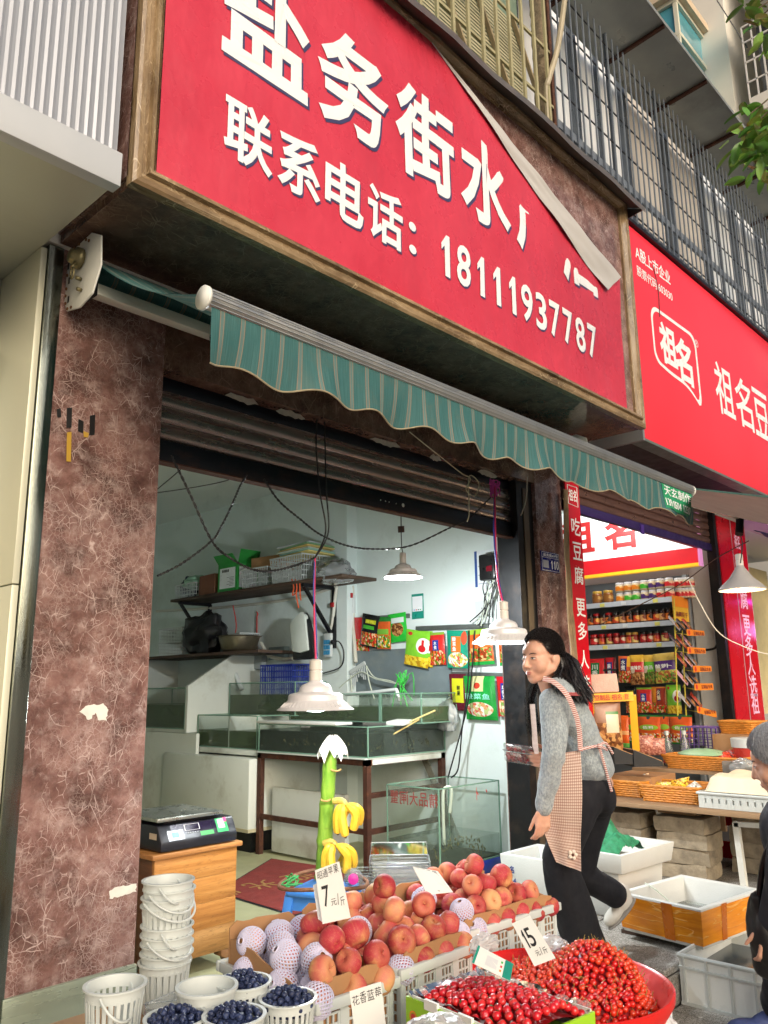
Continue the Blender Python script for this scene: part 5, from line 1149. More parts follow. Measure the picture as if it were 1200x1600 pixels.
def lg(t):
    x0, x1, z0, z1, r = 5.735, 6.60, 3.66, 4.16, .12; pts = []
    for cx, cz, a0 in ((x1 - r, z1 - r, 0), (x0 + r, z1 - r, 90), (x0 + r, z0 + r, 180)):
        for k in range(9): an = R(a0 + k * 90 / 8); pts.append((cx + r * math.cos(an), cz + r * math.sin(an)))
    for k in range(1, 12): u = k / 12; pts.append((x0 + r + u * (x1 - x0 - 2 * r + .03), z0 - .015 * math.sin(u * 6.2) - .13 * u ** 2))
    pts += [(x1 - .06, z0 - .15), (x1 - .02, z0 - .14), (x1, z0 - .09), (x1, z0 + .1)]
    return pts
L = lg(0); cx = sum(p[0] for p in L) / len(L); cz = sum(p[1] for p in L) / len(L)
O_ = [m.pt((x, 2.4965, z)) for x, z in L]; I_ = [m.pt((cx + (x - cx) * .925, 2.4965, cz + (z - cz) * .885 + .005)) for x, z in L]
for k in range(len(L)): m.face((O_[k], O_[(k + 1) % len(L)], I_[(k + 1) % len(L)], I_[k]))
m.build('logo_frame', LETW, rs)
sgn('祖', 5.86, 6.17, 3.71, 4.07, .035, 'logo_letter'); sgn('名', 6.13, 6.47, 3.64, 4.04, .035, 'logo_letter'); sgn('®', 6.58, 6.65, 4.06, 4.13, .0)
for i, c_ in enumerate('祖名豆制品'): x = 6.95 + i * .47; sgn(c_, x, x + .43, 3.56, 4.06, .012)
cable('thin dark crack like wire hanging over the red light box', [P(1020, 415, Y=2.49), P(1028, 450, Y=2.49), P(1031, 495, Y=2.49)], .003)
# shutter and pillars
s2 = thing('rolling_shutter', 'brown rolled up shutter with purple rail behind the valance end', 'shutter', (6.6, 3.05, 2.5), world=True)
SL2 = mat('brown_shutter_slat', (122, 92, 84), .35, .6, .12, 5)
for k in range(6):
    z0 = 2.56 + k * .068; q = MB(); pr_ = [(3.05, 0), (3.038, .008), (3.036, .04), (3.044, .058), (3.034, .062), (3.05, .068)]
    q.grid(lambda u, v, z0=z0: (5.08 + u * 2.87, pr_[int(round(v * 5))][0], z0 + pr_[int(round(v * 5))][1]), 1, 5, uv=False); q.build('slat', SL2, s2, smooth=True, ang=60)
q = MB(); q.box(5.08, 3.03, 2.485, 7.95, 3.07, 2.558); q.build('bottom_rail', mat('purple_rail', (52, 36, 92), .4, .2), s2, bev=.004)
q = MB(); q.box(6.36, 3.02, 2.46, 6.42, 3.03, 2.54); q.build('latch', mat('purple_latch', (70, 44, 130), .4), s2)
np_ = thing('shop_pillar', 'pillar with red vertical banner boards right of the bean curd shelves', 'pillar', (8.3, 3.1, 0), world=True)
m = MB(); m.box(7.95, 3.0, 0, 8.75, 3.3, 3.0); m.build('core', PLASTER2, np_)
m = MB(); m.box(7.88, 2.99, 0, 7.945, 3.08, 2.95); m.build('guide_rail', BLACKM, np_)
REDB = mat('red_banner_gloss', (190, 18, 34), .22, 0, .08, 2, .1, 6)
bn = thing('red_vertical_banner', 'narrow red vertical banner with white characters beside the blue number plate', 'banner', (5.17, 2.97, .9), world=True)
m = MB(); m.box(5.075, 2.965, .85, 5.265, 2.975, 2.86); m.build('board', REDB, bn)
def vtext(par, s, x, zs, sz, y, mt=LETW):
    for c_, z in zip(s, zs): q = MB(); letter(q, c_, (x, y, z), ex, ez, sz, sz * 1.05, .012); q.build('letter', mt, par)
zz = [P(896, y_, Y=2.965).z for y_ in (822, 860, 898, 948, 985, 1030, 1070)]
vtext(bn, '吃豆腐更多人选', 5.185, zz, .125, 2.9635); zl = P(888, 772, Y=2.965).z
q = MB(); letter(q, '祖名', (5.17, 2.9635, zl), ex, ez, .11, .09, .02); q.build('logo_letter', LETW, bn)
q = MB(); q.tube([(5.10, 2.9635, zl - .07), (5.235, 2.9635, zl - .08), (5.235, 2.9635, zl + .07), (5.10, 2.9635, zl + .07)], .004, 4, closed=True); q.build('logo_frame', LETW, bn)
b2 = thing('red_vertical_banner', 'wide red vertical banner in two strips on the far pillar', 'banner', (8.2, 2.985, .8), world=True)
m = MB(); m.box(7.96, 2.985, .75, 8.30, 2.998, 2.85); m.build('board', REDB, b2); m = MB(); m.box(8.318, 2.985, .75, 8.70, 2.998, 2.85); m.build('board', REDB, b2)
m = MB(); m.box(8.300, 2.984, .75, 8.318, 2.998, 2.85); m.build('strip', mat('silver_strip', (190, 170, 176), .4, .5), b2)
PNK = mat('pink_white_print', (236, 190, 220), .4)
vtext(b2, '腐更多人选祖', 8.47, [P(1157, y_, Y=2.985).z for y_ in (935, 976, 1008, 1038, 1072, 1100)], .2, 2.983, PNK)
q = MB(); letter(q, '祖名', (8.45, 2.983, P(1146, 845, Y=2.985).z), ex, ez, .15, .15, .02); q.build('logo_letter', PNK, b2)
m = MB(); random.seed(14); a = P(887, 762, Y=2.9)
for k in range(16): m.tube(crv([P(884 + random.uniform(-3, 3), 765, Y=2.93), P(885 + random.uniform(-4, 4), 850, Y=2.93), P(890 + random.uniform(-4, 4), 930, Y=2.9), P(894 + random.uniform(-5, 5), 990, Y=2.88), P(900 + random.uniform(-7, 7), 1050 + random.uniform(-8, 14), Y=2.85)], 5), .006, 5)
tag(m.build('dry_vine', mat('dry_straw', (134, 112, 84), .9, 0, .25, 20), smooth=True), 'bundle of dry stalks hanging down beside the narrow red banner', 'stalks')
# awning arm of the neighbour
a2 = thing('folding_awning', 'dark brown awning with pale folding arm over the bean curd shop', 'awning', (7.5, 2.7, 2.7), world=True)
m = MB(); m.grid(lambda u, v: P(1080, 764, Y=2.25).lerp(P(1290, 786, Y=2.25), u).lerp(P(1080, 792, Y=1.75).lerp(P(1290, 840, Y=1.75), u), v), 8, 3); m.build('canopy', mat('brown_canvas', (88, 74, 66), .8, 0, .15, 4, stretch=(.3, 1, 1)), a2, smooth=True)
m = MB(); m.tube([P(1080, 764, Y=2.24), P(1290, 786, Y=2.24)], .008, 6); m.build('hem', mat('teal_hem', (44, 92, 86), .6), a2)
m = MB(); m.bar(P(1085, 788, Y=2.1), P(1152, 806, Y=2.1), .03, .045); m.bar(P(1156, 806, Y=2.1), P(1260, 822, Y=2.0), .03, .045); q = m.build('arm', mat('cream_arm', (206, 200, 186), .4, .2), a2, bev=.005); explode(q)
m = MB(); m.tube([P(1157, 797, Y=2.1), P(1155, 835, Y=2.1)], .028, 10); m.build('elbow', BLACKM, a2, smooth=True)
# lit board and goods shelves on the right wall of that shop
lb = thing('light_board', 'white lit board with big red characters above the jar shelves', 'sign', (7.6, 3.8, 2.2), world=True)
def lbm(nm, c_, s_): 
    g = G(nm); return g.out(col=lin(c_), emit=lin(c_), estr=s_, rough=.3)
Z0 = P(905, 905, X=7.6).z; zr = P(905, 885, X=7.6).z
m = MB(); m.box(7.6, 3.06, Z0 + .18, 7.66, 4.75, 3.05); m.build('panel', lbm('board_white_lit', (232, 240, 240), .35), lb)
m = MB(); m.box(7.594, 3.06, Z0 + .03, 7.66, 4.75, Z0 + .18); m.build('red_band', lbm('board_red_lit', (214, 34, 44), .25), lb)
m = MB(); m.box(7.59, 3.06, Z0, 7.66, 4.75, Z0 + .03); m.build('yellow_band', lbm('board_yellow_lit', (240, 180, 40), .4), lb)
m = MB(); m.box(7.6, 3.045, Z0, 7.68, 3.06, 3.05); m.build('end_strip', lbm('pink_end_lit', (230, 150, 210), .3), lb)
for c_, x0, x1 in (('祖', 872, 930), ('名', 945, 995)):
    q = MB(); aa, bb_ = P(x0, 850, X=7.593), P(x1, 862, X=7.593); cz = P(960, 832, X=7.593).z; letter(q, c_, (7.592, (aa.y + bb_.y) / 2, cz), (0, -1, 0), ez, abs(aa.y - bb_.y), .36, .028); q.build('letter', mat('red_decal', (0, 0, 0)), lb)
XS = 7.4
gs = thing('goods_shelf', 'grey steel goods shelf with white price edges holding jars and packets', 'shelf', (7.6, 3.8, 0), world=True)
m = MB(); m.box(7.66, 3.2, .3, 7.68, 4.5, 2.25); m.build('back_panel', mat('grey_shelf_back', (96, 102, 108), .5, .3, .08, 3), gs)
m = MB(); m.box(7.62, 3.2, .3, 7.66, 3.24, 2.25); m.box(7.62, 4.46, .3, 7.66, 4.5, 2.25); q = m.build('upright', GRYM, gs); explode(q)
SHZ = [P(920, yy, X=XS).z for yy in (945, 979, 1010)]
PED = mat('white_price_edge', (206, 214, 226), .35, 0, .05, 20)
for z in SHZ:
    m = MB(); m.box(7.4, 3.24, z - .02, 7.66, 4.4, z); m.build('shelf_board', GRYM, gs); m = MB(); m.box(7.392, 3.24, z - .04, 7.4, 4.4, z + .008); m.build('price_edge', PED, gs)
    for k in range(4): q = MB(); yy = 3.4 + k * .26 + (k * 37 % 10) * .01; q.box(7.389, yy, z - .034, 7.392, yy + .05, z - .002); q.build('price_tag', mat('yellow_tag_%d' % (k % 2), ((230, 226, 120), (226, 232, 236))[k % 2], .5), gs)
for z in (1.37, 1.12, .86): m = MB(); m.box(7.4, 3.24, z - .02, 7.66, 4.4, z); m.build('shelf_board', mat('dark_shelf', (44, 44, 46), .5), gs)
m = MB()
for k in range(5): m.bar((7.42, 3.5 + k * .2, 1.62), (7.6, 3.5 + k * .2, 1.63), .01, .01)
q = m.build('hook', ALU, gs); explode(q)
lamp(gs, (7.15, 3.75, 2.9), 26, (1, .98, .95), .25)
def jar(label, y, z, r, h, body, lid, lab, xx=0.0, group='jars on the goods shelf'):
    rt = thing('food_jar', label, 'jar', (7.45 + xx, y, z), group=group)
    key = ('jar', round(r, 4), round(h, 4))
    if key not in _JM:
        q = MB(); q.lathe([(0, 0), (r * .94, 0), (r, h * .05), (r, h * .70), (r * .86, h * .80), (r * .8, h * .82)], 16); b_ = q
        q2 = MB(); q2.lathe([(r * .82, h * .80), (r * .9, h * .81), (r * .9, h * .97), (r * .84, h), (0, h)], 16)
        q3 = MB(); q3.lathe([(r * 1.012, h * .16), (r * 1.012, h * .62)], 16); _JM[key] = (b_, q2, q3)
    for q, nm, mt in zip(_JM[key], ('body', 'lid', 'label'), (body, lid, lab)): q.build(nm, mt, rt, smooth=True, ang=50)
_JM = {}
def labm(name, base, spot):
    if name in _MC: return _MC[name]
    g = G(name); x_, y_, z_ = g.sep(g.co()); d = g.n('TexVoronoi', {'Vector': g.co(), 'Scale': 26.0}).outputs['Color']
    c = g.mix(g.math('GREATER_THAN', g.sep(d)[0], .62), lin(base), lin(spot)); _MC[name] = g.out(col=c, rough=.35); return _MC[name]
def jc(n_, c_, r_=.3): return mat('jarcol_' + n_, c_, r_, 0, .1, 20)
LIDS = dict(black=jc('lidblack', (24, 24, 26)), red=jc('lidred', (190, 24, 30)), gold=jc('lidgold', (190, 150, 60)), clear=jc('lidclear', (206, 204, 206)))
TOPR = [(970, 'orange'), (983, 'orange'), (996, 'orange'), (1009, 'green'), (1022, 'purple'), (1034, 'purple'), (1048, 'red')]
LABC = dict(orange=labm('lab_orange', (232, 134, 30), (250, 200, 120)), green=labm('lab_green', (70, 180, 50), (190, 230, 150)), purple=labm('lab_purple', (78, 44, 110), (226, 200, 150)), red=labm('lab_red', (206, 40, 44), (240, 180, 150)))
rsz = .043
order = ('first', 'second', 'third', 'fourth', 'fifth', 'sixth', 'seventh', 'eighth', 'ninth', 'tenth', 'eleventh', 'twelfth', 'thirteenth', 'fourteenth')
BEIGE = jc('beige_body', (206, 190, 160))
for tier in range(2):
    for i, (x, c_) in enumerate(TOPR):
        c2 = c_ if tier else ('orange', 'green', 'green', 'purple', 'purple', 'red', 'red')[i]
        jar(c2 + ' labelled tub, ' + order[i] + ' in the ' + ('upper' if tier else 'lower') + ' tier on the top shelf', P(x, 940, X=7.45).y, SHZ[0] + tier * .098 + .001, rsz, .094, BEIGE, LIDS['clear'], LABC[c2])
for i in range(4):
    for tier in range(2): jar('red tub in the group at the shelf end, ' + order[i] + (' above' if tier else ' below'), P(1060 + i * 5, 935, X=7.5).y, SHZ[0] + tier * .098 + .001, rsz, .094, BEIGE, LIDS['clear'], LABC['red'], .09 + i * .012)
for i, x in enumerate((934, 951)): jar(('left' if i == 0 else 'right') + ' tall jar of nuts with gold lid on the top shelf', P(x, 940, X=7.45).y, SHZ[0] + .001, .052, .13, jc('nuts', (132, 78, 30)), LIDS['gold'], labm('lab_nut', (150, 96, 40), (206, 160, 90)))
for i, x in enumerate((924, 933, 944, 952, 963, 974, 985, 996, 1007, 1017, 1027, 1037, 1047)):
    jar(order[i] + ' dark sauce jar from the left on the middle shelf', P(x, 972, X=7.45).y, SHZ[1] + .001, .036, .125, jc('sauce', (54, 22, 14), .15), LIDS['black'] if i > 4 else LIDS['red'] if i % 2 else LIDS['black'], labm('lab_sauce%d' % (i % 3), ((226, 120, 40), (206, 70, 40), (226, 170, 110))[i % 3], ((60, 30, 20), (240, 180, 80), (130, 60, 30))[i % 3]))
for i, x in enumerate((929, 941, 953, 964, 974, 984, 993, 1006, 1017, 1027, 1040)):
    jar(order[i] + ' chilli jar from the left on the lower jar shelf', P(x, 1004, X=7.45).y, SHZ[2] + .001, (.046 if i == 0 else .035), .115, jc('chilli', (120, 24, 18), .15), LIDS['red'] if i < 4 else LIDS['gold'] if i in (5, 6) else LIDS['black'], labm('lab_chilli%d' % (i % 4), ((200, 30, 34), (226, 120, 50), (236, 206, 120), (180, 30, 40))[i % 4], ((236, 220, 190), (196, 40, 34), (150, 40, 30), (220, 150, 120))[i % 4]))
GS = 'food packets on the goods shelf'
def shp(label, x0, y0, x1, y1, mt, X=7.38, word=None, wcol=W, wpos=(.5, .6, .6, .2), vert=False, roll=0):
    a, b = P((x0 + x1) / 2, y1, X=X), P((x0 + x1) / 2, y0, X=X); l, r_ = P(x0, y1, X=X), P(x1, y1, X=X)
    packet(label, a, abs(l.y - r_.y), b.z - a.z, mt, lean=.05, thick=.05, word=word, wcol=wcol, wpos=wpos, vert=vert, group=GS, roll=roll, seed=x0)
shp('red packet with green title panel at the left of the packet rows', 919, 1029, 946, 1075, K['redgreen'], 7.40, '川香', W, (.5, .6, .35, .4), True)
shp('red packet with blue title behind the pale foam block', 947, 1027, 965, 1075, K['red2'], 7.42, '麻辣', W, (.46, .62, .3, .36), True)
shp('orange packet with dark blue title in the top packet row', 966, 1025, 989, 1067, K['orblue'], 7.37, '水煮', W, (.42, .66, .3, .4), True, -.05)
shp('red and yellow packet reading mala in the top packet row', 986, 1023, 1008, 1070, K['yelred'], 7.36, '麻辣奶', W, (.5, .56, .8, .14)); shp('green and yellow packet in the top packet row', 1006, 1023, 1027, 1069, K['yelgreen'], 7.38, '鸡汤', W, (.5, .56, .7, .14)); shp('purple and yellow packet in the top packet row', 1025, 1020, 1059, 1067, K['yelpurp'], 7.35, '酸萝卜', W, (.5, .56, .8, .14), False, .06)
shp('black packet in shadow left of the red blue packet', 978, 1072, 995, 1116, K['black'], 7.45)
shp('red packet with blue title in the second packet row', 996, 1074, 1021, 1114, K['redblue'], 7.38, '水煮', W, (.49, .6, .22, .26), True); shp('orange packet with brown panel in the second packet row', 1019, 1073, 1045, 1114, K['orbrown'], 7.38, '火锅', (240, 220, 180), (.52, .68, .2, .4), True); shp('lime packet with red swoosh in the second packet row', 1043, 1070, 1066, 1115, K['lime'], 7.36)
shp('plain orange packet behind the yellow rack post', 963, 1118, 984, 1168, K['plainor'], 7.2); shp('orange vegetable packet behind the yellow rack post', 980, 1118, 999, 1160, K['veg'], 7.36)
shp('broad orange packet with green oval title left of its twin', 998, 1117, 1034, 1162, K['veg'], 7.35, '佐料', W, (.5, .56, .5, .1)); shp('narrow orange packet with green oval title between the broad ones', 1031, 1117, 1050, 1160, K['veg'], 7.37); shp('broad orange packet with green oval title by the purple basket', 1048, 1117, 1084, 1163, K['veg'], 7.35, '佐料', W, (.5, .56, .5, .1))
# yellow wire side rack with orange tags
yr = thing('wire_side_rack', 'yellow wire side rack with orange tags at the shelf end', 'rack', P(1080, 1120, Y=3.12), world=True)
YW = mat('yellow_wire', (206, 190, 70), .4); ORT = mat('orange_tag', (232, 134, 36), .45, 0, .05)
m = MB()
for x0, y0, y1 in ((1053, 935, 1118), (1066, 985, 1118)): m.tube([P(x0, y0, Y=3.2), P(x0 + 6, y1, Y=3.2)], .006, 5)
m.build('upright', YW, yr)
TG = [((1073, 983), (1101, 993)), ((1074, 1011), (1103, 1021)), ((1083, 1040), (1112, 1049)), ((1085, 1068), (1115, 1078)), ((1089, 1103), (1120, 1122))]
random.seed(17)
for i, (a_, b_) in enumerate(TG):
    pa, pb = P(*a_, Y=3.08), P(*b_, Y=3.08); slope = -.06 if i == 4 else 0
    m = MB(); m.prism([(pa.x, pa.z), (pb.x, pa.z + slope), (pb.x, pb.z if i < 4 else pa.z + slope - .055), (pa.x, pa.z - .06)], (0, 3.08, 0), (1, 0, 0), (0, 0, 1), (0, .005, 0)); t_ = m.build('tag', ORT, yr)
    q = MB(); letter(q, '豆制品专卖', ((pa.x + pb.x) / 2 + .06, 3.0785, (pa.z * 2 - .06 + slope) / 2), ex, ez, (pb.x - pa.x) * .6, .035, .02); q.build('lettering', mat('dark_red_print', (120, 30, 20), .5), t_)
    q = MB(); q.lathe([(0, 0), (.022, 0)], 12, (pa.x + .045, 3.0785, pa.z - .03), rot=Matrix.Rotation(R(90), 3, 'X')); q.build('logo_disc', mat('red_decal', (0, 0, 0)), t_)
    q = MB(); za = pa.z - .05
    q.tube([P(a_[0] - 18, a_[1] + 6, Y=3.3), (pa.x, 3.08, za)], .004, 5); q.tube([P(a_[0] - 18, a_[1] + 6, Y=3.3), (pb.x - .1, 3.3, za + .06)], .004, 5); q.build('wire_shelf', YW, yr)
    for k in range(3):
        packet(('silver', 'dark', 'red')[k] + ' thin snack packet lying on wire shelf ' + order[i] + ' from the top', P(a_[0] - 10 + k * 9, a_[1] + 1, Y=3.16), .07, .16, packmat('pk_thin_%d' % ((i + k) % 4), ((150, 150, 156), (60, 44, 60), (170, 60, 40), (196, 150, 170))[(i + k) % 4], BF, ('r', .1, .1, .9, .5)), ex=(1, 0, 0), lean=.5, thick=.02, group='thin snack packets on the wire rack', roll=.5, seed=i + k)
hd = thing('header_card', 'yellow and orange header card on the wire side rack', 'card', P(1060, 970, Y=3.2), world=True)
pa, pb = P(1050, 930, Y=3.21), P(1078, 972, Y=3.21); m = MB(); m.box(pa.x, 3.21, pb.z, pb.x, 3.215, pa.z); m.build('sheet', packmat('pk_header', (226, 176, 60), None, None), hd)
m = MB(); m.box(pa.x, 3.207, pa.z - .1, pb.x, 3.21, pa.z); m.build('orange_band', ORT, hd); m = MB(); letter(m, '品牌豆干', ((pa.x + pb.x) / 2, 3.2065, pa.z - .17), ex, ez, (pb.x - pa.x) * .75, .05, .02); m.build('lettering', mat('dark_red_print', (0, 0, 0)), hd)
# ---------------------------------------------------------------- display table
dt = thing('display_table', 'long wooden display table on block piles in front of the goods shelf', 'table', (6, 2.4, 0), world=True)
TW = mat('raw_plank', (150, 122, 92), .8, 0, .2, 4, .3, 30, (1, .2, 1), dirt=(96, 76, 58))
m = MB(); m.box(5.06, .9, .44, 6.3, 2.95, .468); m.build('top', TW, dt, bev=.003)
m = MB(); m.box(5.75, .9, .60, 7.25, 2.95, .62); m.build('upper_shelf', TW, dt)
m = MB()
for x_, y_ in ((5.8, .95), (5.8, 2.9), (7.2, .95), (7.2, 2.9)): m.box(x_ - .02, y_ - .02, 0 if x_ > 6.5 else .468, x_ + .02, y_ + .02, .6)
q = m.build('leg', TW, dt); explode(q)
BRK = mat('rough_concrete_block', (186, 172, 148), .95, 0, .3, 14, 1.0, 70, rnd=.35, dirt=(112, 106, 96), dirtamt=.6)
def block(seed, w, d, h):
    q = MB(); n = 5; s_ = Vector((seed * 7.3, seed, 0))
    bm_ = bmesh.new(); bmesh.ops.create_cube(bm_, size=1); bmesh.ops.subdivide_edges(bm_, edges=bm_.edges, cuts=5, use_grid_fill=True)
    for v in bm_.verts:
        p = v.co; c_ = Vector((p.x * w, p.y * d, p.z * h)); k = (abs(p.x) > .45) + (abs(p.y) > .45) + (abs(p.z) > .45)
        v.co = c_ * (1 - .008 * (k > 1) - .02 * (k > 2)) + Vector((noise.noise(c_ * 14 + s_), noise.noise(c_ * 14 + s_ + Vector((9, 0, 0))), noise.noise(c_ * 14 + s_ + Vector((0, 9, 0))))) * .009
    me = bpy.data.meshes.new('concrete_block'); bm_.to_mesh(me); bm_.free(); me.materials.append(BRK); me.polygons.foreach_set('use_smooth', [True] * len(me.polygons)); me.set_sharp_from_angle(angle=R(28)); return me
BMS = [block(s_, .24, .34, .092) for s_ in range(5)]
random.seed(19)
def pile(x, y, n, where, rz=0):
    for k in range(n):
        o = link('concrete_block', BMS[(k * 2 + int(x * 10)) % 5]); o.location = (x + random.uniform(-.015, .015), y + random.uniform(-.02, .02), .047 + k * .094); o.rotation_euler = (0, 0, rz + random.uniform(-.06, .06))
        tag(o, order[k] + ' concrete block from the bottom of the pile ' + where, 'block', 'concrete blocks under the table')
pile(5.40, 2.42, 4, 'in the middle under the table front'); pile(5.36, 2.82, 4, 'behind the green net box'); pile(5.85, 2.1, 4, 'deep under the table'); pile(5.6, 1.55, 3, 'behind the white table leg'); pile(5.95, 1.75, 2, 'beside the red shelf panel')
m = MB(); m.box(5.3, 2.3, .39, 5.52, 2.56, .44); tag(m.build('wood_packer', TW), 'wooden packer between block pile and table top', 'packer')
wf = thing('white_steel_frame', 'white steel frame leg under the display table near the old woman', 'frame', P(1160, 1390, X=5.25), world=True)
m = MB(); m.bar(P(1150, 1285, X=5.25), P(1164, 1391, X=5.25), .035, .035, up=(1, 0, 0)); m.build('leg', WHITEP, wf); m = MB(); m.bar(P(1148, 1287, X=5.25), P(1290, 1296, X=5.25), .035, .03); m.build('rail', WHITEP, wf); m = MB(); m.bar(P(1162, 1392, X=5.25), P(1290, 1410, X=5.25), .03, .03); m.build('rail', WHITEP, wf)
rp2 = thing('red_signboard', 'red panel with white characters standing low under the table', 'panel', (6.0, 2.0, 0), world=True)
m = MB(); m.box(6.02, .9, .02, 6.04, 2.5, .13); m.build('board', REDB, rp2)
for i, c_ in enumerate('吃豆腐更多人'): q = MB(); letter(q, c_, (6.015, 2.2 - i * .2, .075), (0, -1, 0), ez, .11, .09, .012); q.build('letter', LETW, rp2)
rp3 = thing('red_signboard', 'upper red panel reading characters behind the block pile', 'panel', (6.1, 2.1, .2), world=True)
m = MB(); m.box(6.12, 1.5, .22, 6.14, 2.45, .38); m.build('board', REDB, rp3)
for i, c_ in enumerate('多人选祖'): q = MB(); letter(q, c_, (6.115, 2.28 - i * .2, .3), (0, -1, 0), ez, .12, .12, .012); q.build('letter', LETW, rp3)
WICK = mat('honey_wicker', (206, 134, 50), .5, 0, .2, 30, .4, 120, dirt=(140, 80, 30))
def wicker(label, loc, rz, w, d, h, rows=7):
    rt = thing('wicker_tray', label, 'tray', loc, rz, 'honey coloured wicker trays')
    def rr(z, off=0):
        f = .86 + .14 * z / h; pts = []; a, b, r = w / 2 * f, d / 2 * f, .035
        for cx, cy_, a0 in ((a - r, b - r, 0), (-a + r, b - r, 90), (-a + r, -b + r, 180), (a - r, -b + r, 270)):
            for k in range(4): an = R(a0 + k * 30); pts.append(Vector((cx + r * math.cos(an), cy_ + r * math.sin(an), z)))
        return pts
    m = MB()
    for k in range(rows):
        base = rr(h * (k + .5) / rows); pts = []; n_ = len(base)
        for i in range(n_):
            p, q = base[i], base[(i + 1) % n_]; sg = max(1, int((q - p).length / .022))
            for j in range(sg): pts.append(p.lerp(q, j / sg))
        pts = [p + Vector((p.x, p.y, 0)).normalized() * (.0032 * (1 if (i + k) % 2 else -1)) for i, p in enumerate(pts)]
        m.tube(pts, h / rows * .55, 5, closed=True)
    tag(m.build('woven_side', WICK, rt, smooth=True), kind='stuff'); m = MB(); m.tube(rr(h), .009, 6, closed=True); m.build('rim', WICK, rt, smooth=True); m = MB(); m.box(-w * .43, -d * .43, 0, w * .43, d * .43, .006); m.build('bottom', WICK, rt)
    return rt
wicker('front wicker tray of yellow bags on the display table', (5.36, 2.43, .47), R(92), .42, .36, .10); wicker('left wicker tray of clear bags behind the grey sweater', (5.46, 2.83, .47), R(88), .38, .34, .10); wicker('rear wicker tray of red snacks on the upper shelf', (5.98, 2.45, .62), R(85), .6, .36, .09)
random.seed(23)
def bagset(n, c0, sx, sy, z, cols, lab, grp):
    for k in range(n):
        cc = cols[k % len(cols)]; packet(lab % order[k], (c0[0] + random.uniform(-sx, sx), c0[1] + random.uniform(-sy, sy), z), random.uniform(.1, .15), random.uniform(.12, .17), packmat('snack_%d_%d_%d' % cc, cc, [cc, tuple(min(255, int(v * 1.3)) for v in cc), tuple(int(v * .6) for v in cc)], ('r', 0, 0, 1, 1), (), .2), ex=(random.uniform(-.5, .3), -1, 0), lean=random.uniform(.9, 1.35), thick=.035, group=grp, roll=random.uniform(-.7, .7), seed=k)
bagset(5, (5.30, 2.44), .05, .13, .51, [(226, 176, 60), (206, 196, 180), (226, 160, 40), (150, 150, 150)], '%s small bag in the front wicker tray', 'bags in the front wicker tray'); bagset(5, (5.40, 2.84), .05, .12, .52, [(190, 180, 160), (206, 150, 60), (176, 170, 160)], '%s clear bag in the left wicker tray', 'bags in the left wicker tray'); bagset(7, (5.92, 2.42), .08, .22, .67, [(206, 60, 36), (190, 80, 40), (226, 70, 90), (170, 50, 30), (210, 190, 190)], '%s red snack bag in the rear wicker tray', 'bags in the rear wicker tray')
tc = thing('tofu_crate', 'low white plastic crate with slots holding the tofu slab', 'crate', (5.4, 1.9, .47), world=True)
m = MB(); lattice(m, (5.13, 2.2, .47), (0, -1, 0), (0, 0, 1), .62, .085, 14, 1, .03, .03, (.006, 0, 0)); m.build('front_side', WPL, tc)
m = MB(); m.box(5.13, 1.56, .47, 5.62, 1.566, .555); m.box(5.13, 2.2, .47, 5.62, 2.206, .555); m.box(5.614, 1.566, .47, 5.62, 2.2, .555); q = m.build('side', WPL, tc); explode(q)
m = MB(); m.tube([(5.125, 1.555, .556), (5.125, 2.21, .556), (5.625, 2.21, .556), (5.625, 1.555, .556)], .009, 6, closed=True); m.build('rim', WPL, tc)
m = MB(); m.box(5.14, 1.57, .48, 5.61, 2.195, .56); m.build('bottom', WPL, tc)
tf = MB(); tf.grid(lambda u, v: (5.15 + .45 * u, 1.58 + .6 * v, .565 + (.095 + .012 * noise.noise((u * 5, v * 6, 1))) * min(1, 14 * min(u, 1 - u)) * min(1, 14 * min(v, 1 - v))), 30, 30)
tag(tf.build('tofu_slab', mat('pale_tofu', (236, 220, 190), .55, 0, .05, 6, .15, 40), smooth=True), 'pale wrapped tofu slab on the low white crate', 'tofu')
pb_ = basket('purple plastic basket upside down on the upper shelf', (6.55, 2.70, .88), R(80), .34, .26, .26, mat('purple_plastic', (118, 92, 170), .45, 0, .05), .9, 8, 6, 7); pb_.rotation_euler = (R(180), 0, R(80))
m = MB(); m.box(-.155, -.12, -.004, .155, .12, .004); q = m.build('lid_panel', mat('purple_plastic', (0, 0, 0)), pb_)
def bottle(label, c):
    rt = thing('plastic_bottle', label, 'bottle', c, group='clear vinegar bottles'); m = MB(); m.lathe([(0, 0), (.038, 0), (.04, .02), (.038, .09), (.04, .12), (.03, .17), (.014, .21), (.013, .225)], 18); m.build('body', glass('bottle_plastic', (226, 234, 236), .06, .25), rt, smooth=True)
    m = MB(); m.lathe([(.016, .222), (.017, .25), (0, .252)], 14); m.build('cap', WPL, rt, smooth=True); m = MB(); m.lathe([(.0405, .02), (.0395, .07)], 18); m.build('label', labm('lab_bottle', (196, 60, 60), (230, 220, 216)), rt, smooth=True)
bottle('left clear bottle with white cap before the orange packets', (6.02, 2.79, .62)); bottle('right clear bottle with white cap before the orange packets', (6.12, 2.7, .62))
gl = thing('green_pot_lid', 'pale green pot lid lying on the upper shelf', 'lid', (6.0, 2.52, .715)); m = MB(); m.lathe([(.17, 0), (.172, .008), (.12, .028), (.05, .04), (0, .042)], 30); m.build('cover', mat('pale_green_enamel', (150, 190, 150), .35), gl, smooth=True); m = MB(); m.lathe([(0, .04), (.014, .042), (.016, .06), (0, .064)], 10); m.build('knob', BLACKM, gl, smooth=True)
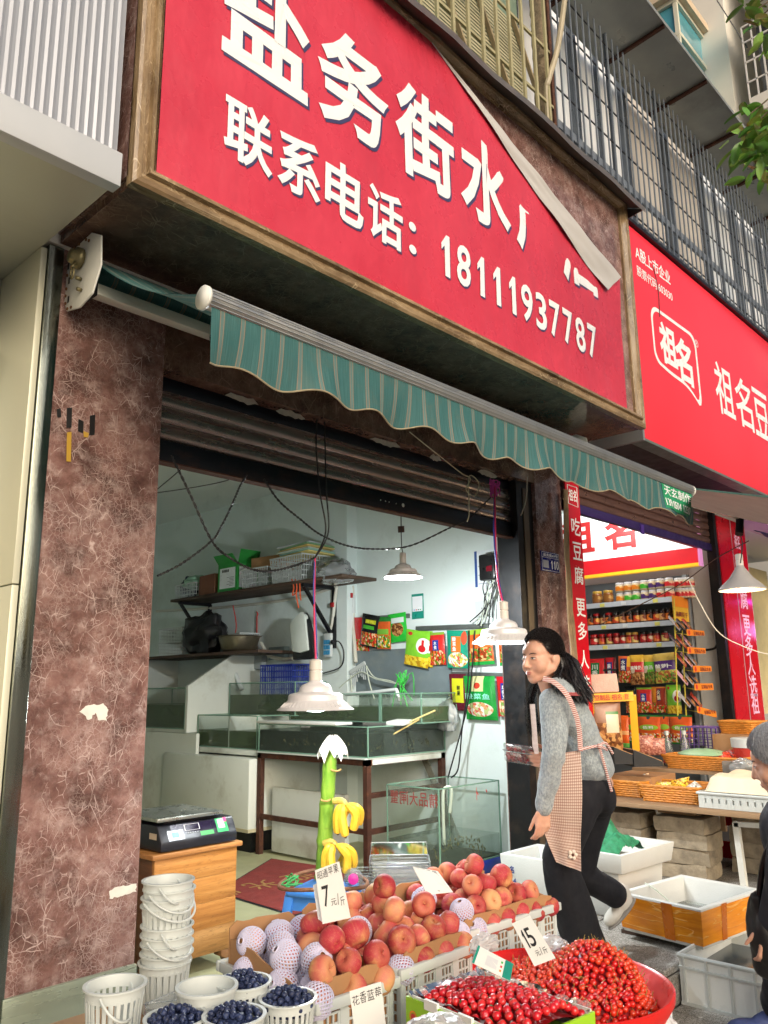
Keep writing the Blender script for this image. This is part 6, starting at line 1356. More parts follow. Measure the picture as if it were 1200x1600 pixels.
m = MB(); m.lathe([(0, .62), (.15, .62), (.16, .71), (0, .712)], 20, (6.0, 2.52, 0)); tag(m.build('shallow_pan', mat('dark_pan', (50, 46, 44), .4, .4), smooth=True), 'shallow dark pan under the pale green lid', 'pan')
bk = thing('white_tub', 'white tub with red contents behind the old woman', 'tub', P(1160, 1188, d=6.0), world=False); bk.location = (6.1, 2.22, .66)
m = MB(); m.lathe([(0, 0), (.1, 0), (.115, .13)], 22); m.build('body', mat('red_clear_tub', (190, 60, 50), .3), bk, smooth=True); m = MB(); m.lathe([(.12, .11), (.122, .17), (.11, .175), (0, .172)], 22); m.build('lid', WPL, bk, smooth=True)
m = MB(); m.box(5.98, 1.9, .62, 6.3, 2.45, .66); tag(m.build('display_step', TW), 'wooden step under the white tub', 'step')
wicker('yellow plastic basket behind the white tub', (6.5, 2.4, .84), R(80), .3, .22, .09)
m = MB(); m.box(6.3, 2.2, .62, 6.7, 2.56, .84); tag(m.build('crate_block', CARD), 'brown carton under the yellow basket', 'box')
m = MB(); m.box(5.72, 1.95, .62, 5.97, 2.28, .70); tag(m.build('wrapped_tray', glass('film_wrap', (206, 200, 186), .1, .7), bev=.01), 'film wrapped grey tray beside the tofu', 'tray')
blobbag('clear_bag', 'crumpled clear bag lying behind the tofu slab', (5.72, 2.12, .62), (.08, .1, .1), CLEAR, 12)
ys = thing('yellow_stand', 'yellow plastic display stand with printed bar behind the grey sweater', 'stand', P(960, 1170, d=5.6), world=True)
YEL = mat('yellow_board', (232, 172, 40), .45, 0, .06, 6); D6 = 5.75
def dbar(a, b, w_, h_, nm): m = MB(); m.bar(P(*a, d=D6), P(*b, d=D6), w_, h_); return m.build(nm, YEL, ys)
t_ = dbar((921, 1091), (989, 1088), .03, .062, 'printed_bar'); dbar((988, 1086), (994, 1172), .05, .03, 'post'); dbar((921, 1086), (928, 1172), .05, .03, 'post')
q = MB(); a, b = P(926, 1090.5, d=D6 - .03), P(986, 1088, d=D6 - .03); letter(q, '豆制品 祖名 豆', (a + b) / 2, (b - a).normalized(), (0, 0, 1), (b - a).length * .9, .04, .015); q.build('lettering', mat('red_decal', (0, 0, 0)), ys)
fb_ = MB(); a, b = P(922, 1083, d=D6), P(968, 1081, d=D6); e_ = (b - a).normalized(); fb_.prism([(0, 0), ((b - a).length, 0), ((b - a).length - .01, .13), (.0, .13)], a, e_, (0, 0, 1), e_.cross(Vector((0, 0, 1))) * -.1)
tag(fb_.build('pink_foam_block', mat('pinkish_dried_tofu', (206, 172, 156), .8, 0, .08, 30, .6, 90), bev=.008), 'pinkish porous block resting on the yellow stand', 'block')
packet('tall clear bag of brown dried tofu below the yellow stand', P(948, 1172, d=5.7), .24, .34, packmat('dried_tofu', (150, 106, 80), BF, ('r', 0, 0, 1, .55), [(.5, .35, .9, .78, (206, 196, 170)), (.5, .72, .9, .78, (60, 120, 50))], .3), ex=(.687, -.727, 0), thick=.08, group='bags of dried tofu'); packet('pinkish bag of dried beans right of the yellow stand', P(1010, 1178, d=5.9), .13, .13, packmat('beans', (190, 130, 116), [(176, 110, 96), (206, 150, 130), (150, 90, 80)], ('r', 0, 0, 1, 1)), ex=(.687, -.727, 0), thick=.08, group='bags of dried tofu'); packet('second pinkish bag of dried beans before the bottles', P(1027, 1180, d=5.9), .13, .12, packmat('beans', (0, 0, 0)), ex=(.687, -.727, 0), thick=.08, group='bags of dried tofu')
for k, (x, y) in enumerate(((975, 1192), (1005, 1196))):
    bx_ = thing('wedge_display', ('left' if k == 0 else 'right') + ' black wedge display box with tan top', 'display', P(x, y, d=5.5), R(-40)); m = MB(); m.prism([(-.1, 0), (.1, 0), (.1, .03), (-.1, .11)], (0, -.09, 0), (1, 0, 0), (0, 0, 1), (0, .18, 0)); m.build('body', BLACKM, bx_); m = MB(); m.bar((-.1, 0, .113), (.1, 0, .033), .17, .004, up=(0, 0, 1)); m.build('tan_top', CARD, bx_)
m = MB(); m.box(5.36, 2.62, .468, 5.74, 2.95, .60); tag(m.build('carton_step', CARD), 'carton step under the wedge displays', 'box')
pendant('white cone pendant lamp with warm bulb over the bean curd table', P(1160, 922, d=5.6), .155, [([P(1157, 880, d=5.6), P(1160, 850, d=5.6), P(1156, 835, d=5.6)], .004, BLKW)], 10, lit=(1, .72, .38), shade=mat('pale_lamp_plastic', (158, 156, 156), .45), flare=False)
cable('white string swagging from the shelf end to the right', [P(*q, d=6.2) for q in ((1077, 908), (1095, 945), (1120, 985), (1150, 1005), (1200, 1022), (1240, 1018))], .004, mat('white_string', (220, 216, 206), .7)); cable('dark cable slanting across the jars', [P(*q, d=6.3) for q in ((940, 975), (990, 950), (1050, 920), (1075, 905), (1120, 872), (1170, 845))], .004, BRNW)
cable('black elbow cable on the wall of the bean curd shop', [P(*q, X=7.95) for q in ((1100, 1016), (1118, 1012), (1122, 995), (1121, 985))], .012, BLACKM)
# ---------------------------------------------------------------- third shop with purple light
pk = thing('meat_stall', 'purple lit stall with hanging goods beyond the red pillar', 'stall', (9.4, 3.0, 0), world=True)
m = MB(); m.box(8.9, 2.2, .0, 12, 3.6, .78); m.build('counter', mat('brown_counter', (92, 58, 50), .6), pk)
m = MB(); m.box(9.08, 2.55, .78, 9.16, 2.63, 2.25); m.build('post', BLACKM, pk); m = MB(); m.box(9.0, 2.5, 2.2, 11, 2.62, 2.27); m.build('beam', BLACKM, pk)
m = MB(); m.grid(lambda u, v: (9.2 + .28 * (u - .5) + .0, 2.5 + .04 * math.sin(u * 20), 1.1 + v * .7), 24, 3); m.build('hanging_cloth', mat('pink_cloth', (206, 166, 170), .8, 0, .1, 8), pk, smooth=True)
m = MB(); m.lathe([(0, 0), (.12, 0), (.15, .3), (0, .3)], 16, (9.75, 2.4, 1.75)); m.build('hanging_basket', mat('brown_basket', (130, 88, 56), .7), pk, smooth=True)
random.seed(33)
for k in range(9): m = MB(); m.ell((9.1 + random.uniform(0, .6), 2.3 + random.uniform(0, .3), .83 + random.uniform(0, .12)), (.1, .08, .05), 14, 8); m.build('meat_piece', mat('pale_pork', (206, 140, 130), .35, 0, .2, 12), pk, smooth=True)
m = MB(); m.box(9.0, 4.2, .8, 13, 4.3, 2.9); m.build('back_board', mat('pale_yellow_back', (214, 200, 150), .7), pk)
m = MB(); m.tube([(9.1, 2.75, 2.1), (10.4, 2.75, 2.1)], .02, 10); m.build('tube_light', emis('magenta_tube', (236, 90, 230), 6), pk, smooth=True)
lamp(pk, (9.6, 2.8, 1.8), 5, (1, .35, .95), .1)
bw = thing('blue_awning', 'dark blue awning of the stall beyond the red pillar', 'awning', (9.6, 2.5, 2.3), world=True)
m = MB(); m.grid(lambda u, v: (8.7 + u * 3.5, 2.9 - v * 1.0, 2.78 - v * .42 + .02 * math.sin(u * 40)), 40, 2); m.build('canopy', mat('navy_canvas', (36, 40, 92), .6, 0, .2, 4), bw, smooth=True)
m = MB(); m.bar((8.7, 1.9, 2.34), (12.2, 1.9, 2.34), .04, .06); m.build('front_bar', mat('pink_grey_bar', (160, 130, 140), .4, .4), bw)
# ---------------------------------------------------------------- foam boxes and crates on the pavement
def foambox(label, loc, rz, w, d, h, t=.028, mt=FOAM, taper=.93, group='white foam boxes'):
    rt = thing('foam_box', label, 'box', loc, rz, group)
    def ring(a, b, z): return [Vector((-a, -b, z)), Vector((a, -b, z)), Vector((a, b, z)), Vector((-a, b, z))]
    o0, o1 = ring(w / 2 * taper, d / 2 * taper, 0), ring(w / 2, d / 2, h); i1, i0 = ring(w / 2 - t, d / 2 - t, h), ring(w / 2 * taper - t, d / 2 * taper - t, t)
    m = MB(); R_ = [[m.pt(p) for p in q] for q in (o0, o1, i1, i0)]
    for A, B in zip(R_[:-1], R_[1:]):
        for k in range(4): m.face((A[k], A[(k + 1) % 4], B[(k + 1) % 4], B[k]))
    m.face(R_[0][::-1]); m.face(R_[-1]); m.build('shell', mt, rt, bev=.006); return rt
foambox('tall white foam box standing below the shallow green net box', (4.42, 2.44, 0), R(-4), .46, .38, .235)
fb = foambox('shallow white foam box holding the green net bag', (4.41, 2.42, .237), R(-4), .56, .46, .1, .025)
m = MB()
def nf(u, v): x_, y_ = (u - .5) * .4, (v - .5) * .33; return (x_, y_, .02 + .14 * max(0, 1 - (abs(x_) / .22) ** 2) * max(0, 1 - (abs(y_) / .19) ** 2) ** .7 * (1 + .8 * noise.noise((x_ * 9, y_ * 9, 0))) + .03 * abs(noise.noise((x_ * 22, y_ * 22, 2))))
m.grid(nf, 60, 50); o = tag(m.build('green_net_bag', mat('green_netting', (34, 124, 84), .6, 0, .45, 26, .8, 220, dirt=(70, 110, 60)), smooth=True), 'green net bag of shellfish heaped in the shallow foam box', 'net bag'); o.location = (4.36, 2.45, .26)
fm = foambox('large white foam box with blue scribble beside the crab tank', (4.345, 2.83, 0), R(0), .4, .36, .25)
m = MB(); letter(m, '名', (-.199, .1, .17), (0, -1, 0), ez, .035, .04, .02); letter(m, '14', (-.197, .09, .11), (0, -1, 0), ez, .035, .03, .01); m.build('scribble', mat('blue_ink', (40, 56, 130), .6), fm)
ob = foambox('foam box bound in orange tape, open on top', (4.16, 1.875, .035), R(-7.5), .58, .45, .175, .03)
def tape():
    g = G('orange_tape'); v = g.map(g.co(), (1.2, 1.2, 9)); c = g.ramp(g.noise(v, 6, 5, .6), [(.3, lin((206, 118, 18))), (.7, lin((232, 150, 30)))])
    w_ = g.math('ABSOLUTE', g.math('SUBTRACT', g.noise(g.map(g.co(), (1, 1, 6), loc=(1, 2, 3)), 3.2, 2, .5, .4), .5)); ln_ = g.mr(w_, 0, .02, 1, 0)
    c = g.mix(g.math('MULTIPLY', ln_, .5), c, lin((246, 206, 120))); g.bump(g.math('ADD', ln_, g.math('MULTIPLY', g.noise(v, 9), .6)), .4, .004); return g.out(col=c, rough=.25)
TAPE = tape(); m = MB(); w_, d_ = .582, .452
def tr_(z): f = .93 + .07 * z / .175; return [Vector((-w_ / 2 * f - .002, -d_ / 2 * f - .002, z)), Vector((w_ / 2 * f + .002, -d_ / 2 * f - .002, z)), Vector((w_ / 2 * f + .002, d_ / 2 * f + .002, z)), Vector((-w_ / 2 * f - .002, d_ / 2 * f + .002, z))]
A_, B_ = [m.pt(p) for p in tr_(.016)], [m.pt(p) for p in tr_(.165)]
for k in range(4): m.face((A_[k], A_[(k + 1) % 4], B_[(k + 1) % 4], B_[k]))
m.build('tape_wrap', TAPE, ob)
for fx in (-.1,):
    m = MB(); a, b = tr_(.012), tr_(.172); q0, q1, q2, q3 = a[3].lerp(a[0], .55), a[3].lerp(a[0], .68), b[3].lerp(b[0], .68), b[3].lerp(b[0], .55); off = Vector((-.0015, 0, 0)); m.quad(q0 + off, q1 + off, q2 + off, q3 + off); m.build('tape_strip', mat('brown_tape', (186, 100, 20), .25, 0, .1, 8), ob)
    m = MB(); q0, q1, q2, q3 = a[0].lerp(a[1], .3), a[0].lerp(a[1], .38), b[0].lerp(b[1], .38), b[0].lerp(b[1], .3); off = Vector((0, -.0015, 0)); m.quad(q0 + off, q1 + off, q2 + off, q3 + off); m.build('tape_strip', mat('brown_tape', (0, 0, 0)), ob)
m = MB(); m.box(-.23, -.17, .06, .23, .17, .064); m.build('water', glass('shallow_water', (206, 214, 206), .03, .35), ob)
random.seed(41)
m = MB(); 
for k in range(10): m.tube([(random.uniform(-.12, .02), random.uniform(-.02, .1), .068)] + [(random.uniform(-.14, .04), random.uniform(-.03, .11), .07)], .006, 5)
tag(m.build('small_eel', mat('dark_eel', (44, 40, 36), .3), ob), kind='stuff')
m = MB(); m.tube(crv([(-.05, .22, .18), (-.06, .15, .16), (-.06, .05, .1), (-.1, -.02, .07)], 6), .0035, 6); m.build('air_hose', HOSE, ob, smooth=True)
m = MB(); m.box(3.985, 1.98, .0, 4.13, 2.17, .018); tag(m.build('wooden_batten', mat('dark_wet_wood', (62, 44, 34), .7, 0, .3, 8, stretch=(1, .2, 1)), bev=.002), 'lower dark wooden slat under the orange box', 'slat'); m = MB(); m.box(4.0, 1.985, .0185, 4.15, 2.16, .034); tag(m.build('wooden_batten', mat('dark_wet_wood', (0, 0, 0)), bev=.002), 'upper dark wooden slat under the orange box', 'slat')
m = MB(); m.box(4.25, 1.78, .0, 4.42, 1.98, .034); tag(m.build('wooden_batten', mat('dark_wet_wood', (0, 0, 0)), bev=.002), 'hidden wooden slat under the far end of the orange box', 'slat')
wc = thing('white_water_crate', 'white plastic crate half full of water on the street', 'crate', (3.95, 1.5, -.148), world=True)
cx0, cx1, cy0, cy1, cz0, cz1 = 3.70, 4.28, 1.30, 1.745, -.148, .045
m = MB()
for (a, b, c_, d_) in ((cx0, cy0, cx0 + .006, cy1), (cx1 - .006, cy0, cx1, cy1), (cx0 + .006, cy0, cx1 - .006, cy0 + .006), (cx0 + .006, cy1 - .006, cx1 - .006, cy1)): m.box(a, b, cz0, c_, d_, cz1)
q = m.build('side', mat('milky_plastic', (230, 234, 231), .35, 0, .04, 3, dirt=(150, 150, 136)), wc); explode(q)
m = MB(); m.tube([(cx0, cy0, cz1), (cx1, cy0, cz1), (cx1, cy1, cz1), (cx0, cy1, cz1)], .011, 6, closed=True); m.build('rim', WPL, wc)
m = MB()
for k in range(5): yy = cy0 + .02 + k * (cy1 - cy0 - .04) / 4; m.box(cx0 - .008, yy - .005, cz0, cx0, yy + .005, cz1)
m.box(cx0 - .009, cy0, cz1 - .05, cx0 - .001, cy1, cz1 - .04); m.box(cx0 - .009, cy0, cz0, cx0 - .001, cy1, cz0 + .012); q = m.build('rib', WPL, wc); explode(q)
m = MB(); m.box(cx0 + .006, cy0 + .006, cz0, cx1 - .006, cy1 - .006, cz0 + .006); m.build('bottom', WPL, wc)
m = MB(); m.box(cx0 + .007, cy0 + .007, cz0 + .007, cx1 - .007, cy1 - .007, cz0 + .12); m.build('water', mat('murky_water', (72, 80, 84), .08, 0, .25, 4), wc)
# ================================================================ cabinet, scale, buckets
def wood(name, a, b, c_, sc_=(.25, 1, 6)):
    g = G(name); v = g.map(g.co(), sc_); w_ = g.noise(v, 3.2, 6, .62, 1.6); c = g.ramp(w_, [(.25, lin(a)), (.5, lin(b)), (.75, lin(c_))])
    kn = g.math('ABSOLUTE', g.math('SUBTRACT', g.noise(g.map(g.co(), (.5, 1, 9)), 7, 3, .5, 2), .5)); c = g.mix(g.mr(kn, 0, .02, .45, 0), c, lin(tuple(int(q * .6) for q in a)))
    g.bump(w_, .15, .004); return g.out(col=c, rough=.45)
PINE = wood('honey_pine', (140, 88, 40), (172, 118, 58), (192, 142, 80))
cb = thing('wooden_cabinet', 'low honey coloured wooden cabinet with curved feet beside the marble pillar', 'cabinet', (2.2, 3.45, 0), world=True)
X0, X1, Y0, Y1 = 1.99, 2.42, 3.25, 3.66
for k in range(4): m = MB(); z0 = .07 + k * .1075; m.box(X0 + .002, Y0 - .001 * (k % 2), z0, X1, Y0 + .018, z0 + .107); m.build('front_plank', PINE if k else wood('worn_pine', (120, 84, 44), (156, 112, 62), (186, 142, 88)), cb, bev=.0015)
m = MB(); m.box(X0, Y0 + .018, .07, X0 + .018, Y1, .50); m.build('side', wood('dark_pine', (84, 52, 32), (110, 70, 44), (128, 86, 56), (1, .25, 6)), cb); m = MB(); m.box(X1 - .018, Y0 + .018, .07, X1, Y1, .50); m.build('side', PINE, cb)
m = MB(); m.box(X0 - .02, Y0 - .02, .50, X1 + .02, Y1, .522); m.build('top', wood('pine_top', (128, 82, 42), (160, 110, 60), (180, 130, 76)), cb, bev=.005)
for xx, yy in ((X0 + .03, Y0 + .03), (X1 - .02, Y0 + .03), (X1 - .02, Y1 - .05), (X0 + .03, Y1 - .05)):
    m = MB(); m.prism([(-.05, .07), (.045, .07), (.05, .05), (.03, .03), (.045, 0), (0, 0), (-.02, .03), (-.05, .045)], (xx, yy - .03, 0), (1, 0, 0), (0, 0, 1), (0, .06, 0)); m.build('foot', wood('foot_pine', (96, 64, 40), (126, 88, 56), (146, 106, 70)), cb, bev=.004)
scl = thing('weighing_scale', 'black electronic weighing scale with steel tray on the wooden cabinet', 'scale', (2.2, 3.4, .522), world=True)
SB = mat('black_scale_plastic', (26, 27, 34), .35, 0, .15, 6)
m = MB(); m.prism([(3.235, .527), (3.235, .565), (3.275, .632), (3.60, .632), (3.60, .527)], (2.01, 0, 0), (0, 1, 0), (0, 0, 1), (.40, 0, 0)); m.build('body', SB, scl, bev=.008)
m = MB(); m.box(2.06, 3.30, .632, 2.36, 3.58, .648); m.build('neck', SB, scl); m = MB(); m.box(2.0, 3.255, .648, 2.345, 3.60, .664); m.build('steel_tray', mat('scratched_steel', (176, 180, 172), .3, .9, .12, 8, dirt=(120, 120, 106)), scl, bev=.003)
tl = Vector((0, .04, .067)).normalized(); nn = Vector((0, -.067, .04)).normalized()
def onface(nm, x0, x1, v0, v1, mt, off=.0012):
    o = Vector((0, 3.235, .565)); m = MB(); f = lambda x, v: Vector((x, 0, 0)) + o + tl * (v * .078) + nn * off; m.quad(f(x0, v0), f(x1, v0), f(x1, v1), f(x0, v1)); return m.build(nm, mt, scl)
onface('display', 2.07, 2.34, .42, .92, mat('dark_display', (30, 22, 44), .15)); onface('foil_sticker', 2.05, 2.13, .05, .62, mat('foil_sticker', (120, 122, 124), .35, .3), .002); onface('teal_sticker', 2.07, 2.105, .2, .5, mat('teal_sticker', (30, 150, 140), .4), .003)
onface('keypad', 2.215, 2.285, .1, .35, mat('green_keypad', (40, 140, 60), .4)); onface('pay_sticker', 2.305, 2.365, .12, .95, mat('green_sticker', (40, 150, 84), .4), .002); onface('white_square', 2.315, 2.35, .35, .9, mat('grey_square', (176, 178, 178), .5), .003); onface('red_dot', 2.348, 2.364, .7, .95, mat('pink_dot', (220, 50, 110), .4), .0035)
m = MB(); o = Vector((0, 3.235, .565)); f = lambda x, v: Vector((x, 0, 0)) + o + tl * (v * .078) + nn * .003
for a_, b_ in (((2.14, .5), (2.215, .5)), ((2.215, .5), (2.215, .85)), ((2.14, .85), (2.215, .85)), ((2.14, .5), (2.14, .85))): m.bar(f(*a_), f(*b_), .0025, .001)
for k in range(5): m.bar(f(2.15 + k * .012, .36), f(2.156 + k * .012, .36), .004, .001)
tag(m.build('print_lines', LETW, scl), kind='stuff')
m = MB(); m.quad((2.0085, 3.33, .575), (2.0085, 3.27, .575), (2.0085, 3.27, .60), (2.0085, 3.33, .60)); m.build('side_label', mat('beige_label', (190, 176, 150), .6), scl)
# low stands out of the way under the fruit
GREYP = mat('grey_plastic_crate', (150, 152, 150), .5, 0, .1, 4)
def stand(label, x0, y0, x1, y1, z0, z1): 
    rt = thing('low_stand', label, 'stand', ((x0 + x1) / 2, (y0 + y1) / 2, z0), world=True); m = MB(); m.box(x0, y0, z1 - .02, x1, y1, z1); m.build('top', TW, rt)
    for a, b in ((x0 + .03, y0 + .03), (x1 - .03, y0 + .03), (x1 - .03, y1 - .03), (x0 + .03, y1 - .03)): m = MB(); m.box(a - .02, b - .02, z0 if b < 1.74 else max(z0, 0), a + .02, b + .02, z1 - .02); m.build('leg', TW, rt)
stand('plank stand under the blueberry baskets', .92, 1.45, 1.50, 2.45, -.148, .285); stand('plank stand under the left apple crates', 1.53, 1.66, 2.28, 2.32, -.148, .105); stand('plank stand under the right apple crate', 2.33, 1.86, 3.02, 2.36, 0, .075); stand('plank stand under the cherry tomato box', 1.66, 1.08, 2.02, 1.62, -.148, .30)
def bucket(label, loc, r, h, mt=WPL, tilt=0, handle=True, solid=.25, group='white slotted fruit baskets', name='fruit_basket', nslot=26, hang_=0.0):
    rt = thing(name, label, 'basket', loc, group=group); rb = r * .8
    m = MB(); hs = h * solid
    m.lathe([(0, 0), (rb, 0), (rb + (r - rb) * hs / h, hs)], 30); m.lathe([(rb - .003, .004), (rb - .003 + (r - rb) * hs / h, hs)], 30); m.build('base', mt, rt, smooth=True, ang=50)
    m = MB()
    for k in range(nslot):
        t = 2 * math.pi * k / nslot; dr = Vector((math.cos(t), math.sin(t), 0)); r0, r1 = rb + (r - rb) * solid, rb + (r - rb) * .86
        m.bar(dr * r0 + Vector((0, 0, hs)), dr * r1 + Vector((0, 0, h * .86)), 2 * math.pi * r / nslot * .52, .0028, up=dr)
    m.build('slotted_wall', mt, rt)
    m = MB(); rr_ = rb + (r - rb) * .84; m.lathe([(rr_ - .003, h * .82), (rr_ + .001, h * .82), (r, h * .97), (r + .006, h * .97), (r + .006, h), (r - .002, h), (rr_ - .003, h * .82)], 36); m.build('rim', mt, rt, smooth=True, ang=40)
    if handle:
        m = MB(); a = hang_; m.tube(crv([(r * math.cos(t) * 1.06 * math.cos(a) - 0, r * math.cos(t) * 1.06 * math.sin(a) + (r * 1.05 + .01) * math.sin(t) * -math.cos(a) * 1.0, h * .93 - h * .35 * math.sin(t)) for t in [math.pi * i / 12 for i in range(13)]], 3), .0035, 6); m.build('handle', mt, rt, smooth=True)
    return rt
def berrym():
    g = G('blueberry_skin'); oi = g.n('ObjectInfo').outputs['Random']; c = g.ramp(g.noise(g.co(), 160, 4, .6), [(.3, lin((24, 28, 52))), (.55, lin((44, 56, 92))), (.8, lin((104, 118, 156)))]); c = g.mix(1.0, c, g.ramp(oi, [(0, (.6, .6, .65)), (1, (1.15, 1.15, 1.15))]), 'MULTIPLY'); return g.out(col=c, rough=.5, spec=.4)
BERRY = berrym(); rbr = .0078
m = MB(); m.lathe([(0, -.0072), (.0048, -.0062), (.0075, -.0025), (.0079, .001), (.0066, .0046), (.004, .0062), (.0034, .0072), (.0026, .0062), (.0018, .0052), (0, .005)], 12); BMESH = m.mesh('blueberry', BERRY, smooth=True, ang=60)
def heap(n_try, inside, surf, dist, seed):
    """spread points over a heaped surface, none closer than dist"""
    rnd = random.Random(seed); pts = []; cell = {}
    for _ in range(n_try):
        x, y = rnd.uniform(-1, 1), rnd.uniform(-1, 1)
        if not inside(x, y): continue
        p = surf(x, y); k = (int(p.x // dist), int(p.y // dist), int(p.z // dist))
        if any((p - q).length < dist for i in (-1, 0, 1) for j in (-1, 0, 1) for l in (-1, 0, 1) for q in cell.get((k[0] + i, k[1] + j, k[2] + l), ())): continue
        cell.setdefault(k, []).append(p); pts.append(p)
    return pts
BB = []
for (x, y, d, where) in ((275, 1588, 1.80, 'nearest the frame edge'), (366, 1584, 1.80, 'in the middle of the front row'), (450, 1557, 1.96, 'against the left apple crate'), (380, 1532, 2.02, 'at the back beside the empty basket')):
    c = P(x, y, d=d); r = .066; h = .125; c.z -= .0
    base = Vector((c.x, c.y, c.z - h)); BB.append(base)
    bucket('white slotted basket of blueberries ' + where, base, r, h, handle=False, group='blueberry baskets')
    if base.z > .29: m = MB(); m.box(base.x - .05, base.y - .05, .286, base.x + .05, base.y + .05, base.z - .001); tag(m.build('packing_block', FOAM), 'foam packer under the blueberry basket ' + where, 'packer')
    for p in heap(900, lambda a, b: a * a + b * b < .93, lambda a, b: Vector((a * r * .95, b * r * .95, h - .014 + .03 * (1 - (a * a + b * b)) + random.uniform(-.003, .003))), .0132, x):
        o = link('blueberry', BMESH); o.location = base + p; o.rotation_euler = (random.uniform(-1.3, 1.3), random.uniform(-1.3, 1.3), random.uniform(0, 6)); s_ = random.uniform(.85, 1.15); o.scale = (s_, s_, s_)
        tag(o, 'dusty blueberry in the basket ' + where, 'blueberry', 'blueberries in the basket ' + where)
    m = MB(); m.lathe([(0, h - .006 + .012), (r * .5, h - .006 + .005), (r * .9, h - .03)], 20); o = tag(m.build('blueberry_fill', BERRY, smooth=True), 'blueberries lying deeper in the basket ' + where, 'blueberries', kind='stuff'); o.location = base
c = P(323, 1548, d=1.92); bucket('empty white slotted basket behind the blueberries', (c.x, c.y, .287), .068, c.z - .287 + .012, handle=False, solid=.12, group='empty white baskets')
c = P(180, 1540, d=1.92); bucket('white slotted pail with bent handle in the lower corner', (c.x, c.y, c.z - .145), .068, .15, solid=.3, group='empty white baskets', hang_=.6)
m = MB(); m.box(c.x - .05, c.y - .05, .286, c.x + .05, c.y + .05, c.z - .146); tag(m.build('packing_block', FOAM), 'foam packer under the corner pail', 'packer')
c = P(264, 1372, d=2.45); top_ = c.z; random.seed(51)
bz = .287; k = 0; zt = top_ - .15
for k in range(9):
    z = [bz, bz + .024, bz + .05, bz + .074, bz + .10, bz + .155, bz + .178, bz + .201, bz + .224][k]
    if z + .13 > top_ + .02: break
    bucket(order[k] + ' pail from the bottom of the tall pail stack', (c.x + random.uniform(-.003, .003), c.y + random.uniform(-.003, .003), z), .073, .135, handle=k in (3, 4, 6, 7, 8), solid=.3, group='stacked white pails by the cabinet', hang_=random.uniform(-.8, .8), name='stacked_pail', nslot=24)
# clear fruit trays
CLR = glass('clear_tray_plastic', (240, 244, 244), .06, .16)
def tray(label, loc, rz, w, d, h, n=1, lid=False, group='clear plastic fruit trays'):
    for i in range(n):
        rt = thing('clear_fruit_tray', label if n == 1 else order[i] + ' tray from the bottom of ' + label, 'tray', (loc[0], loc[1], loc[2] + i * .016), rz + random.uniform(-.03, .03), group)
        def ring(f, z): a, b = w / 2 * f, d / 2 * f; return [Vector((x_, y_, z)) for x_, y_ in ((-a + .01, -b), (a - .01, -b), (a, -b + .01), (a, b - .01), (a - .01, b), (-a + .01, b), (-a, b - .01), (-a, -b + .01))]
        m = MB(); L_ = [[m.pt(p) for p in ring(f, z)] for f, z in ((.86, 0), (.94, h * .9), (.95, h), (1.02, h), (1.03, h - .006))]
        for A, B in zip(L_[:-1], L_[1:]):
            for k in range(8): m.face((A[k], A[(k + 1) % 8], B[(k + 1) % 8], B[k]))
        m.face(L_[0]); m.build('shell', CLR, rt)
        m = MB(); m.tube(ring(1.02, h), .0022, 4, closed=True)
        for k in range(5): m.bar((-w * .4 + k * w * .2, -d * .44, .005), (-w * .4 + k * w * .2, -d * .475, h * .9), .002, .0015)
        m.build('ridges', glass('tray_rim_plastic', (240, 246, 248), .1, .5), rt)
        if lid and i == n - 1:
            q = [Vector((-w / 2, d / 2, h)), Vector((w / 2, d / 2, h)), Vector((w / 2, d / 2 + d * .9, h + .03)), Vector((-w / 2, d / 2 + d * .9, h + .03))]; m = MB(); m.quad(*q); m.build('lid', CLR, rt); m = MB(); m.tube(q, .003, 4, closed=True); m.build('lid_rim', glass('tray_rim_plastic'), rt)
random.seed(53)
c = P(283, 1545, d=2.1); tray('the short stack beside the white pails', (c.x, c.y, .287), R(-30), .17, .12, .05, 5); c = P(335, 1525, d=2.2); tray('open clear fruit tray behind the empty basket', (c.x - .02, c.y - .02, .287), R(10), .17, .12, .06, 1, True)
m = MB(); c = P(255, 1575, d=2.05); m.box(c.x - .1, c.y - .03, .286, c.x + .14, c.y + .1, .33); tag(m.build('yellow_green_carton', packmat('yellowgreen_carton', (176, 214, 40), None), bev=.003), 'yellow green printed carton behind the baskets', 'carton')
# tall pile of trays in front of the crab tank
tb2 = thing('tray_table', 'small table under the tall pile of clear trays', 'table', (3.2, 3.0, 0), world=True)
c0 = P(625, 1395, d=4.1); zt = max(.12, c0.z - .02)
m = MB(); m.box(c0.x - .2, c0.y - .2, zt - .02, c0.x + .2, c0.y + .2, zt); m.build('top', GREYP, tb2)
for a in (-1, 1):
    for b in (-1, 1): m = MB(); m.box(c0.x + a * .17 - .015, c0.y + b * .17 - .015, 0, c0.x + a * .17 + .015, c0.y + b * .17 + .015, zt - .02); m.build('leg', GREYP, tb2)
tray('the tall tray pile before the crab tank', (c0.x, c0.y, zt), R(-46), .30, .2, .07, 8, True); tray('the left tray pile before the crab tank', (c0.x - .1, c0.y + .14, zt), R(-46), .2, .2, .07, 4)
